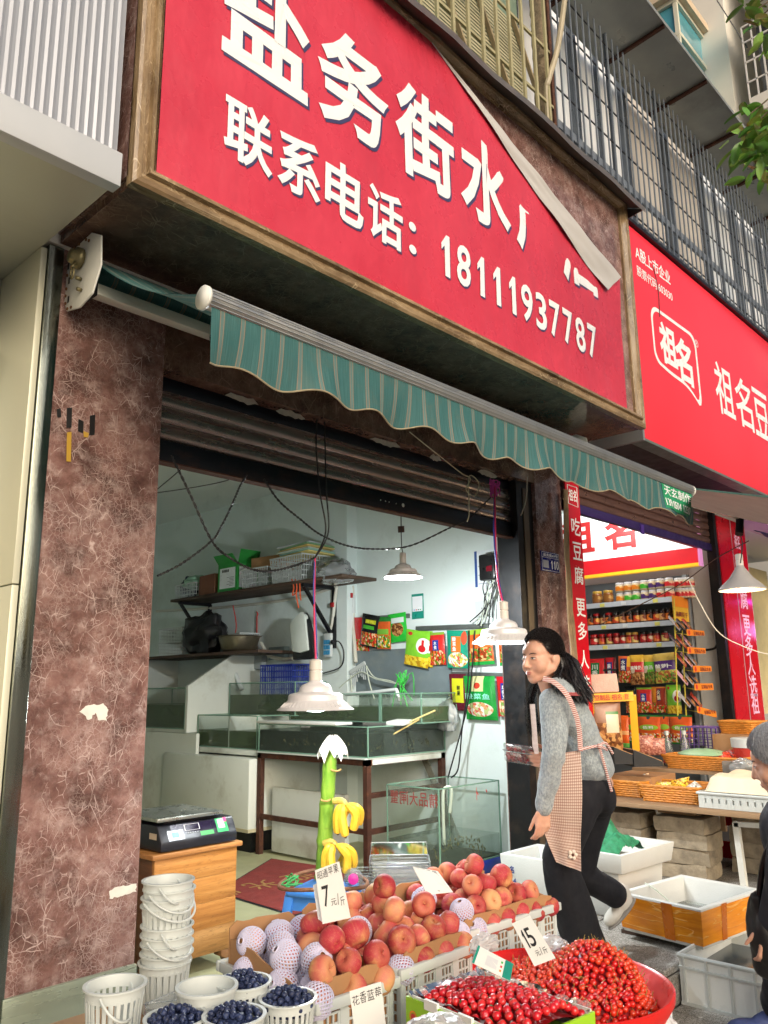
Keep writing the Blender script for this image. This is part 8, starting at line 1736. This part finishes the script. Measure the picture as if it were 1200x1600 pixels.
for lb, st_, ends, crown in (('upper hand of ripe bananas hanging on the green stem', (527, 1252), ((528, 1303, 3.93), (540, 1308, 3.9), (551, 1298, 3.92), (560, 1288, 3.97), (533, 1296, 4.0)), (541, 1258)), ('lower hand of ripe bananas hanging on the green stem', (512, 1318), ((508, 1360, 3.92), (520, 1365, 3.88), (540, 1366, 3.9), (552, 1355, 3.95), (530, 1352, 4.0)), (525, 1321))):
    hd_ = thing('banana_hand', lb, 'bananas', P(*st_, d=3.95), world=True, group='banana hands on the stem'); s0 = P(*st_, d=3.955); cr_ = P(*crown, d=3.93)
    m = MB(); m.tube(crv([s0 - CR * .02, s0.lerp(cr_, .5) + Vector((0, 0, .012)), cr_], 4), [.016] * 4 + [.014] * 4 + [.011], 8); m.build('crown', mat('banana_crown', (176, 156, 70), .6, 0, .2, 30), hd_, smooth=True)
    for k, (x, y, d_) in enumerate(ends): e_ = P(x, y, d=d_); a_ = cr_ + CR * (.012 * (k - 2)) + Vector((0, 0, .004)); banana(hd_, a_, e_, CR * (.03 if x > crown[0] else -.012) + Vector((0, 0, .014)))
cs = thing('pale_green_seat', 'pale green plastic stool leg showing beside the cabinet', 'stool', (2.27, 3.72, 0)); m = MB(); m.bar((.0, 0, .24), (.0, -.02, 0), .05, .04); m.bar((.22, 0, .24), (.24, 0, 0), .05, .04); m.bar((0, .22, .24), (0, .24, 0), .05, .04); m.bar((.22, .22, .24), (.24, .24, 0), .05, .04); q = m.build('leg', mat('pale_green_plastic', (190, 210, 176), .4), cs, bev=.006); explode(q); m = MB(); m.box(-.03, -.03, .24, .25, .25, .262); m.build('seat', mat('pale_green_plastic', (0, 0, 0)), cs, bev=.008)
# ================================================================ people
def skinm():
    g = G('skin'); c = g.ramp(g.noise(g.co(), 18, 4, .6), [(.3, lin((200, 150, 126))), (.7, lin((214, 168, 144)))]); return g.out(col=c, rough=.45, sss=.08, spec=.4)
SKIN = skinm()
def knit():
    g = G('grey_knit'); n1 = g.noise(g.map(g.co(), (1, 1, .6)), 120, 3, .7); c = g.ramp(n1, [(.3, lin((118, 126, 132))), (.52, lin((154, 164, 168))), (.75, lin((186, 194, 196)))]); c = g.mix(g.mr(g.noise(g.co(), 9, 4), .4, .7, 0, .25), c, lin((140, 150, 156))); g.bump(g.noise(g.map(g.co(), (1, 1, .5)), 170, 3), .5, .006); return g.out(col=c, rough=.95, sheen=.3)
KNIT = knit()
def gingham():
    g = G('red_gingham'); u, v, _ = g.sep(g.co('UV'))
    def st(t, f): return g.math('LESS_THAN', g.math('FRACT', g.math('MULTIPLY', t, f)), .5)
    a, b = st(u, 22.0), st(v, 40.0); c = g.mix(g.math('MULTIPLY', a, .5), lin((222, 206, 192)), lin((140, 78, 62))); c = g.mix(g.math('MULTIPLY', b, .5), c, lin((122, 66, 54))); c = g.mix(g.mr(g.noise(g.co(), 9, 3), .4, .7, 0, .15), c, lin((190, 130, 120))); return g.out(col=c, rough=.85)
GING = gingham()
def trim():
    g = G('red_white_trim'); x, y, z = g.sep(g.co()); t = g.math('FRACT', g.math('MULTIPLY', g.math('ADD', z, g.math('MULTIPLY', x, .3)), 130.0)); return g.out(col=g.mix(g.math('LESS_THAN', t, .45), lin((226, 214, 208)), lin((176, 84, 80))), rough=.85)
TRIM = trim()
NAVY = mat('navy_trouser', (17, 18, 26), .85, 0, .2, 8, .2, 60); HAIR = mat('black_hair', (30, 26, 27), .26, 0, .3, 60, .3, 200, (6, 6, .5)); GREYH = mat('grey_hair', (158, 160, 164), .38, 0, .6, 70, .4, 160, (5, 5, .6))
def ellp(mb, c, r, rot): mb.lathe([(math.sin(math.pi * j / 10) if 0 < j < 10 else 0, -math.cos(math.pi * j / 10)) for j in range(11)], 18, c, rot=rot @ Matrix.Diagonal(r))
def head(mb, c, rot, s=1.0, old=False):
    H = lambda x, y, z: Vector(c) + rot @ (Vector((x, y, z)) * s)
    E = lambda p, r: ellp(mb, H(*p), Vector(r) * s, rot)
    E((0, -.012, .03), (.073, .09, .083)); E((0, .030, -.020), (.064, .066, .084)); E((0, .064, -.092), (.024, .022, .019)); E((0, .05, .03), (.058, .042, .045)); E((0, .052, -.068), (.036, .040, .030))
    for k in (-1, 1):
        cone(mb, H(k * .052, .0, -.045), H(k * .014, .058, -.086), .026 * s, .021 * s); E((k * .033, .050, -.034), (.032, .036, .036)); E((k * .031, .0765, .001), (.0165, .011, .010)); E((k * .0105, .095, -.036), (.0078, .0085, .007)); E((k * .072, -.012, -.012), (.011, .023, .033)); E((k * .078, -.018, -.006), (.006, .018, .026))
    cone(mb, H(0, .088, .012), H(0, .108, -.030), .0072 * s, .0102 * s); E((0, .0875, -.060), (.021, .0105, .0055)); E((0, .086, -.069), (.018, .0100, .0064))
    return H
def hand(mb, w_, d_, pn, sd, curl, L=1.0, thumb=None):
    """w_ wrist, d_ along the hand, pn palm side, sd thumb side"""
    w_, d_, pn, sd = Vector(w_), Vector(d_).normalized(), Vector(pn).normalized(), Vector(sd).normalized()
    for k in (-1, -.33, .33, 1): cone(mb, w_ + sd * k * .014 * L, w_ + d_ * .083 * L + sd * k * .029 * L, .0145 * L, .0115 * L)
    for i in range(4):
        p = w_ + d_ * (.088, .092, .088, .08)[i] * L + sd * (.030 - i * .0198) * L; ln = (.074, .082, .076, .06)[i] * L; a = 0; d = d_
        for j, f in enumerate((.44, .31, .25)):
            a += curl[i] * (.6, 1.0, .7)[j]; d = (d_ * math.cos(a) + pn * math.sin(a)).normalized(); q = p + d * ln * f; cone(mb, p, q, (.0088 - j * .0007) * L, (.0082 - j * .0008) * L, 10, 3); p = q
    t = thumb or (d_ * .62 + sd * .62 + pn * .45); t = Vector(t).normalized(); p = w_ + d_ * .022 * L + sd * .026 * L; q = p + t * .042 * L; cone(mb, p, q, .0135 * L, .0105 * L, 10, 3); t2 = (t * .7 + d_ * .5 + pn * .15).normalized(); r_ = q + t2 * .03 * L; cone(mb, q, r_, .0102 * L, .0088 * L, 10, 3); cone(mb, r_, r_ + t2 * .024 * L, .009 * L, .0072 * L, 10, 3)
def wrinkle(mb, amp, f, seed, zf=.6):
    me = bpy.data.meshes.new('tmp'); me.from_pydata(mb.v, [], mb.f); me.update(); ns = [v.normal.copy() for v in me.vertices]; bpy.data.meshes.remove(me); s_ = Vector((seed, seed * 2, 0))
    for i, v in enumerate(mb.v):
        q = Vector((v.x * f, v.y * f, v.z * f * zf)) + s_; mb.v[i] = v + ns[i] * (amp * noise.noise(q) + amp * .5 * (abs(noise.noise(q * 2.1)) - .25))
    return mb
def hairset(c, rot, s, tie, n, length, seed, front=.55, drop=None, mt=HAIR, name='hair', par=None, cap=(.082, .101, .100), short=False):
    rnd = random.Random(seed); m = MB(); H = lambda v: Vector(c) + rot @ (Vector(v) * s); off = Vector((0, -.014, .034))
    def pmax(t):
        a = abs(math.degrees(math.atan2(math.sin(t), math.cos(t)))); T = ((0, 56), (35, 60), (52, 70), (66, 97), (76, 103), (88, 90), (105, 100), (130, 122), (180, 133)) if not short else ((0, 56), (40, 66), (60, 96), (90, 112), (140, 130), (180, 134))
        for (a0, p0), (a1, p1) in zip(T[:-1], T[1:]):
            if a <= a1: return R(p0 + (p1 - p0) * (a - a0) / (a1 - a0))
        return R(T[-1][1])
    def cp_(u, v):
        t = 2 * math.pi * u; p = v * pmax(t); d = Vector((math.sin(p) * math.sin(t), math.sin(p) * math.cos(t), math.cos(p)))
        k = 1 - .05 * max(0, v - .85) / .15
        return H(off + Vector((d.x * cap[0], d.y * cap[1], d.z * cap[2])) * k)
    m.grid(cp_, 72, 16, closeu=True)
    d1 = Vector((0, -.97, -.12)).normalized(); wv = [rnd.uniform(0, 6) for _ in range(8)]
    for k in range(n):
        t = rnd.uniform(-math.pi, math.pi); pm = pmax(t); p = pm * math.sqrt(rnd.uniform(.05, 1.0)) if not short else rnd.uniform(.02, .9)
        d0 = Vector((math.sin(p) * math.sin(t), math.sin(p) * math.cos(t), math.cos(p))); pts = []; lift = 1.005 + .03 * rnd.random()
        for j in range(9):
            f = j / 8
            if not short: d = d0.lerp(d1, f).normalized(); q = Vector((d.x * cap[0], d.y * cap[1], d.z * cap[2])) * (lift + .015 * math.sin(math.pi * f))
            else:
                pp = p + (pm + rnd.uniform(-.02, .16) - p) * f; tt = t + .16 * math.sin(f * 3 + wv[k % 8]) ; d = Vector((math.sin(pp) * math.sin(tt), math.sin(pp) * math.cos(tt), math.cos(pp))); q = Vector((d.x * cap[0], d.y * cap[1], d.z * cap[2])) * (lift + .05 * f * f * rnd.random() + .03 * math.sin(f * 2.5))
            pts.append(H(off + q))
        m.tube(pts, [.0021 * s] * 8 + [.0008], 3)
    for (p0, p1, p2, p3, cnt, spread) in drop or ():
        for k in range(cnt):
            j1, j2 = [Vector((rnd.gauss(0, spread), rnd.gauss(0, spread), rnd.gauss(0, spread))) for _ in range(2)]
            m.tube(crv([Vector(p0) + j1 * .5, Vector(p1) + j1, Vector(p2) + j1 * 1.1 + j2 * .3, Vector(p3) + j1 + j2], 3), [.0026] * 9 + [.0007], 3)
    return m.build(name, mt, par, smooth=True, ang=80)
# ---------------------------------------------------------------- the woman in the apron
wo = thing('person', 'woman in grey sweater, checked apron and dark trousers carrying a clear box of cherries', 'person', (3.58, 2.14, 0), world=True)
TC = -CF.copy(); TC.z = 0; TC.normalize()          # towards the camera
LFT = -_r0                                          # image left, the way she walks
D = lambda x, y, d: P(x, y, d=d)
fw = (LFT * math.cos(R(33)) + TC * math.sin(R(33))); fw = (fw + Vector((0, 0, -.06))).normalized(); rt_ = fw.cross(Vector((0, 0, 1))).normalized(); upv = rt_.cross(fw)
HR = basis(rt_, fw, upv); HC = D(847, 1028, 3.68)
b = MB(); H = head(b, HC, HR, 1.0)
nb_ = D(872, 1086, 3.70); cone(b, H(0, -.03, -.055), nb_, .048, .05); cone(b, H(0, .0, -.07), D(864, 1084, 3.69), .04, .05)
chest, waist, pel = D(886, 1118, 3.71), D(905, 1172, 3.71), D(917, 1228, 3.71)
cone(b, chest, waist, .10, .095); cone(b, waist, pel, .095, .12); shN, shF = D(869, 1104, 3.595), D(876, 1104, 3.83); elN, elF = D(866, 1174, 3.50), D(872, 1178, 3.92); wrN, wrF = D(850, 1262, 3.50), D(870, 1188, 3.755)
cone(b, chest, shN, .06, .032); cone(b, chest, shF, .06, .032); cone(b, shN, elN, .032, .030); cone(b, elN, wrN, .034, .025); cone(b, shF, elF, .036, .032); cone(b, elF, wrF, .036, .025)
hipN, hipF = D(908, 1248, 3.63), D(925, 1252, 3.79); knN, knF = D(872, 1342, 3.60), D(905, 1362, 3.80); anN, anF = D(914, 1482, 3.66), D(968, 1402, 3.86)
cone(b, pel, hipN, .1, .08); cone(b, pel, hipF, .1, .08); cone(b, hipN, knN, .075, .052); cone(b, knN, anN, .05, .035); cone(b, hipF, knF, .075, .052); cone(b, knF, anF, .05, .035)
hand(b, wrN, Vector((0, 0, -1)) + LFT * .12, -TC * .8 + LFT * .35, LFT * .9 + TC * .3, (.5, .55, .6, .65), .92, Vector((0, 0, -.8)) + LFT * .5 - TC * .35)
hand(b, wrF, LFT + Vector((0, 0, .04)), -TC + Vector((0, 0, .15)), Vector((0, 0, 1)), (.42, .42, .45, .5), .92, LFT * .75 + Vector((0, 0, .75)) - TC * .3)
bm_ = remesh(b, .0044, 4, .5); bm_.build('body', SKIN, wo, smooth=True, ang=180)
LIPS = mat('lips', (176, 96, 92), .4); EYEW = mat('eye_white', (214, 206, 200), .3); IRIS = mat('dark_iris', (30, 22, 20), .1); BROW = mat('brow_hair', (50, 40, 38), .8)
def face(par, H, rot, s=1.0):
    for k in (-1, 1):
        e = MB(); ellp(e, H(k * .031, .0852, .0005), Vector((.0125, .0046, .0038)) * s, rot @ Matrix.Rotation(-k * .22, 3, 'Z')); e.build('eye', EYEW, par, smooth=True)
        e = MB(); ellp(e, H(k * .030, .0878, .0008), Vector((.0046, .0028, .0037)) * s, rot); e.build('iris', IRIS, par, smooth=True)
        e = MB(); e.tube([H(k * .0165, .0865, .0008), H(k * .024, .0893, .0050), H(k * .032, .0885, .0054), H(k * .041, .0826, .0036), H(k * .047, .076, .0014)], [.0008, .0014, .0016, .0015, .0006], 5); e.build('eyelid', BROW, par, smooth=True)
        e = MB(); e.tube([H(k * .014, .0885, .0195), H(k * .024, .0888, .0225), H(k * .036, .0842, .0235), H(k * .047, .0755, .0195)], [.0014, .0022, .0021, .0008], 5); e.build('eyebrow', BROW, par, smooth=True)
    e = MB(); e.tube([H(-.020, .0880, -.0625), H(-.010, .0952, -.0600), H(0, .0965, -.0606), H(.010, .0952, -.0600), H(.020, .0880, -.0625)], [.0008, .0026, .0028, .0026, .0008], 6); e.build('lip', LIPS, par, smooth=True)
    e = MB(); e.tube([H(-.018, .0875, -.0640), H(-.009, .0935, -.0674), H(0, .0946, -.0680), H(.009, .0935, -.0674), H(.018, .0875, -.0640)], [.0008, .0030, .0034, .0030, .0008], 6); e.build('lip', LIPS, par, smooth=True)
face(wo, H, HR)
tie_w = H(0, -.105, .02)
hairset(HC, HR, 1.0, (0, -.1, 0), 1100, 0, 3, 42, [(tie_w, D(892, 1036, 3.68), D(902, 1062, 3.62), D(918, 1090, 3.56), 230, .012), (tie_w, D(886, 1046, 3.64), D(892, 1070, 3.58), D(902, 1086, 3.55), 120, .011), (H(-.062, -.055, -.01), H(-.058, -.062, -.06), D(872, 1064, 3.60), D(884, 1084, 3.56), 150, .011), (H(-.03, -.085, -.01), H(-.03, -.085, -.07), D(882, 1064, 3.62), D(896, 1086, 3.56), 120, .012), (H(.05, -.05, -.05), D(832, 1078, 3.79), D(830, 1108, 3.80), D(833, 1146, 3.80), 120, .008)], par=wo)
m = MB(); m.tube([tie_w + HR @ Vector((.02 * math.cos(t), 0, .02 * math.sin(t))) for t in (2 * math.pi * i / 12 for i in range(12))], .005, 6, closed=True); m.build('hair_tie', BLKW, wo, smooth=True)
# sweater
ax = (pel - chest).normalized(); sw = MB(); rotT = basis(ax.cross(TC).normalized(), TC, ax)
[ellp(sw, D(x_, y_, 3.71), (a_, b_, .10), rotT) for x_, y_, a_, b_ in ((885, 1112, .106, .150), (893, 1132, .106, .150), (901, 1152, .105, .147), (909, 1172, .107, .147), (916, 1190, .110, .150), (920, 1200, .111, .152))]; ellp(sw, D(874, 1092, 3.71), (.085, .13, .06), rotT)
cone(sw, D(866, 1099, 3.585), elN, .070, .053); cone(sw, elN, D(851, 1252, 3.505), .052, .040); ellp(sw, D(866, 1180, 3.51), (.054, .054, .06), Matrix.Identity(3)); cone(sw, D(851, 1250, 3.505), D(850, 1262, 3.503), .043, .040, m=2)
cone(sw, D(872, 1098, 3.82), elF, .066, .056); cone(sw, elF, D(874, 1188, 3.77), .054, .042)
sw = wrinkle(remesh(sw, .0085, 6, .5), .0085, 9, 3, 1.4); sw.build('sweater', KNIT, wo, smooth=True, ang=180)
co_ = MB(); cA, cB, cC, cD = D(852, 1062, 3.555), D(884, 1054, 3.70), D(921, 1088, 3.63), D(887, 1087, 3.505)
cf_ = lambda u, v: cA.lerp(cB, u).lerp(cD.lerp(cC, u), v) + TC * (.035 * math.sin(math.pi * u) * (1 - .3 * v) + .012 * math.sin(math.pi * v)) + Vector((0, 0, .012 * math.sin(math.pi * v)))
co_.grid(cf_, 14, 10); co_.build('collar', KNIT, wo, smooth=True); m = MB()
for off in (.90, .97): m.tube([cf_(i / 20, off) + TC * .003 for i in range(21)], .0035, 5)
m.build('collar_trim', mat('red_trim', (176, 84, 84), .85), wo, smooth=True)
# trousers
tr2 = MB(); ellp(tr2, D(919, 1232, 3.71), (.112, .155, .105), rotT); cone(tr2, hipN, knN, .10, .078); cone(tr2, knN, anN, .078, .10); cone(tr2, hipF, knF, .098, .072); cone(tr2, knF, D(960, 1397, 3.85), .074, .058); ellp(tr2, D(934, 1244, 3.72), (.085, .135, .10), rotT)
tr2 = wrinkle(remesh(tr2, .010, 4, .5), .012, 9, 8, .5); tr2.build('trousers', NAVY, wo, smooth=True, ang=180)
# shoes
def shoe(par, heel, toe, upv_, s, mt, sole):
    heel, toe = Vector(heel), Vector(toe); f_ = (toe - heel).normalized(); u_ = Vector(upv_); u_ = (u_ - f_ * u_.dot(f_)).normalized(); r_ = f_.cross(u_); rot = basis(f_, r_, u_); L = (toe - heel).length; q = MB()
    ellp(q, heel + f_ * L * .30 + u_ * .035 * s, (L * .32, .038 * s, .045 * s), rot); ellp(q, heel + f_ * L * .68 + u_ * .026 * s, (L * .34, .044 * s, .030 * s), rot); ellp(q, heel + f_ * L * .16 + u_ * .06 * s, (.045 * s, .036 * s, .05 * s), rot)
    remesh(q, .006, 3).build('shoe', mt, par, smooth=True, ang=180); q = MB(); ellp(q, heel + f_ * L * .5 + u_ * .002, (L * .54, .044 * s, .013 * s), rot); q.build('sole', sole, par, smooth=True)
WSH = mat('off_white_shoe', (206, 202, 192), .6, 0, .08, 9)
shoe(wo, D(992, 1405, 3.88), D(953, 1452, 3.84), LFT + Vector((0, 0, .55)), 1.05, WSH, mat('grey_sole', (150, 146, 140), .8))
fN = Vector((anN.x, anN.y, .012)); shoe(wo, fN - LFT * .05, fN + LFT * .2, (0, 0, 1), 1.0, WSH, mat('grey_sole', (0, 0, 0)))
# apron
ap = MB()
def apf(u, v):
    top_, bot = D(845 + 62 * u, 1182 - 10 * u, 3.575 - .045 * math.sin(math.pi * .5 * u)), D(866 + 38 * u, 1344 + 14 * u, 3.535 - .035 * u)
    q = top_.lerp(bot, v); q += LFT * (.045 * math.sin(math.pi * v) * (1 - u)) + TC * (.03 * math.sin(math.pi * min(1, v * 1.4)) * (.4 + .6 * u) + .045 * v); return q + TC * (.006 * math.sin(u * 9 + v * 4) * v)
ap.grid(apf, 22, 40); apo = ap.build('apron', GING, wo, smooth=True)
m = MB(); c_ = apf(.72, .88) + TC * .006
for k in range(5): a = 2 * math.pi * k / 5; ellp(m, c_ + CR * (.013 * math.cos(a)) + Vector((0, 0, .013 * math.sin(a))), (.009, .009, .009), Matrix.Diagonal((1, 1, 1)))
m.build('flower_patch', mat('cream_patch', (226, 214, 200), .9), apo, smooth=True); m = MB(); ellp(m, c_ + TC * .006, (.006, .006, .006), Matrix.Identity(3)); m.build('flower_centre', mat('brown_centre', (96, 60, 50), .9), apo, smooth=True)
bb2 = MB(); bb2.grid(lambda u, v: D(831 + 9 * u + 6 * v, 1100 + 78 * v, 3.80 - .20 * u) + LFT * .012, 6, 14); bb2.build('apron_bib', GING, wo, smooth=True)
def band(pts, w_, nm, mt):
    c = crv(pts, 6); m = MB(); L_ = []
    for i, p in enumerate(c): d = (c[min(i + 1, len(c) - 1)] - c[max(i - 1, 0)]).normalized(); s_ = d.cross(TC).normalized() * w_ / 2; L_.append((m.pt(p - s_), m.pt(p + TC * .003), m.pt(p + s_)))
    for A, B in zip(L_[:-1], L_[1:]): m.face((A[0], A[1], B[1], B[0])); m.face((A[1], A[2], B[2], B[1]))
    return m.build(nm, mt, wo, smooth=True)
band([D(848, 1060, 3.53), D(866, 1066, 3.50), D(886, 1086, 3.475), D(899, 1115, 3.49), D(905, 1140, 3.505), D(907, 1174, 3.515)], .022, 'apron_strap', TRIM); band([D(905, 1172, 3.51), D(920, 1168, 3.525), D(936, 1166, 3.56), D(950, 1172, 3.60)], .012, 'apron_tie', TRIM); band([D(936, 1166, 3.555), D(943, 1190, 3.56), D(950, 1215, 3.57), D(956, 1237, 3.575)], .012, 'apron_tie', TRIM); band([D(936, 1166, 3.55), D(946, 1161, 3.57), D(958, 1178, 3.6)], .011, 'apron_tie', TRIM)
m = MB(); ellp(m, D(936, 1166, 3.553), (.012, .012, .012), Matrix.Identity(3)); m.build('tie_knot', TRIM, wo, smooth=True)
# the box she carries
cbx = thing('cherry_punnet', 'clear plastic punnet of red cherries held by the woman', 'punnet', D(815, 1190, 3.82), world=True)
pc = D(814, 1176, 3.82); rotP = basis((-LFT * 1.0 + Vector((0, 0, -.14))).normalized(), -TC, Vector((0, 0, 1)))
m = MB(); m.M = Matrix.Translation(pc) @ rotP.to_4x4(); m.box(-.075, -.05, -.048, .075, .05, .0); m.build('tray', CLR, cbx, bev=.008); m = MB(); m.M = Matrix.Translation(pc) @ rotP.to_4x4(); m.box(-.077, -.052, .001, .077, .052, .034); m.build('lid', CLR, cbx, bev=.01)
m = MB(); m.M = Matrix.Translation(pc) @ rotP.to_4x4(); m.tube([(-.079, -.054, .0005), (.079, -.054, .0005), (.079, .054, .0005), (-.079, .054, .0005)], .0028, 5, closed=True); m.build('rim', glass('tray_rim_plastic'), cbx)
m = MB(); m.M = Matrix.Translation(pc) @ rotP.to_4x4(); rnd = random.Random(5)
for k in range(100): m.ell((rnd.uniform(-.063, .063), rnd.uniform(-.04, .04), rnd.uniform(-.036, .014)), (.0098, .0098, .0098), 9, 6)
tag(m.build('cherries', cherrym('punnet_cherry', (120, 10, 18), (160, 22, 26), (186, 40, 34)), cbx, smooth=True), kind='stuff')
# ---------------------------------------------------------------- old woman at the edge
ow = thing('person', 'stooping grey haired woman in black at the edge of the view', 'person', (3.55, 1.05, -.148), world=True)
fo = (LFT * .80 - TC * .52 + Vector((0, 0, -.30))).normalized(); ro_ = fo.cross(Vector((0, 0, 1))).normalized(); HO = basis(ro_, fo, ro_.cross(fo)); OC = D(1220, 1188, 2.95)
b = MB(); H2 = head(b, OC, HO, 1.03, True); onb = D(1243, 1250, 3.0); och, ope = D(1262, 1300, 3.02), D(1296, 1405, 3.08)
cone(b, H2(0, -.03, -.055), onb, .05, .06); cone(b, onb, och, .07, .12); cone(b, och, ope, .12, .13)
os_, oe_, ow_ = D(1240, 1290, 2.84), D(1222, 1375, 2.80), D(1205, 1440, 2.85); cone(b, och, os_, .1, .055); cone(b, os_, oe_, .048, .04); cone(b, oe_, ow_, .038, .028)
ok_, oa_ = D(1238, 1470, 3.0), Vector((D(1212, 1560, 3.2).x, D(1212, 1560, 3.2).y, -.06)); ok2, oa2 = D(1270, 1470, 3.15), D(1262, 1560, 3.3); oa2.z = -.06
for k_, a_ in ((ok_, oa_), (ok2, oa2)): cone(b, ope, k_, .09, .055); cone(b, k_, a_, .052, .034)
hand(b, ow_, Vector((0, 0, -1)) + LFT * .2, -TC, LFT, (.5, .5, .55, .6), .95)
remesh(b, .006, 2, .5).build('body', SKIN, ow, smooth=True, ang=180); face(ow, H2, HO, 1.03)
hairset(OC, HO, 1.03, (0, -.1, 0), 2600, 0, 9, 38, None, GREYH, par=ow, cap=(.086, .102, .098), short=True)
jk = MB(); cone(jk, D(1246, 1268, 3.0), och, .10, .17); cone(jk, och, ope, .17, .165); cone(jk, os_, oe_, .075, .062); cone(jk, oe_, ow_, .06, .05); ellp(jk, os_, (.08, .08, .08), Matrix.Identity(3))
wrinkle(remesh(jk, .010, 4), .014, 8, 5).build('jacket', mat('black_jacket', (30, 32, 42), .75, 0, .2, 8, .2, 60), ow, smooth=True, ang=180)
pj = MB()
for k_, a_ in ((ok_, oa_), (ok2, oa2)): cone(pj, ope, k_, .13, .085); cone(pj, k_, a_.lerp(k_, .14), .082, .07)
wrinkle(remesh(pj, .010, 4), .012, 8, 7).build('trousers', mat('dark_trousers', (20, 22, 32), .8, 0, .2, 8), ow, smooth=True, ang=180)
for a_ in (oa_, oa2): f_ = Vector((a_.x, a_.y, -.14)); shoe(ow, f_ - LFT * .04, f_ + LFT * .2, (0, 0, 1), 1.0, mat('blue_shoe', (56, 70, 120), .7, 0, .2, 30), mat('tan_sole', (190, 150, 110), .8))
bgm = thing('black_shoulder_bag', 'black shoulder bag with side pocket hanging beside the old woman', 'bag', D(1186, 1510, 2.9), world=True)
q = MB(); ellp(q, D(1192, 1450, 2.88), (.05, .07, .13), basis(CR, TC, (0, 0, 1))); cone(q, D(1184, 1405, 2.88), D(1200, 1505, 2.88), .03, .055); wrinkle(remesh(q, .008, 2), .01, 14, 2).build('body', mat('black_nylon', (20, 20, 23), .5, 0, .2, 10), bgm, smooth=True, ang=180); q = MB(); q.tube(crv([D(1186, 1400, 2.87), D(1195, 1340, 2.86), D(1225, 1280, 2.86)], 6), .011, 6); q.build('strap', BLACKM, bgm, smooth=True)
bpy.data.scenes.remove(_TS)
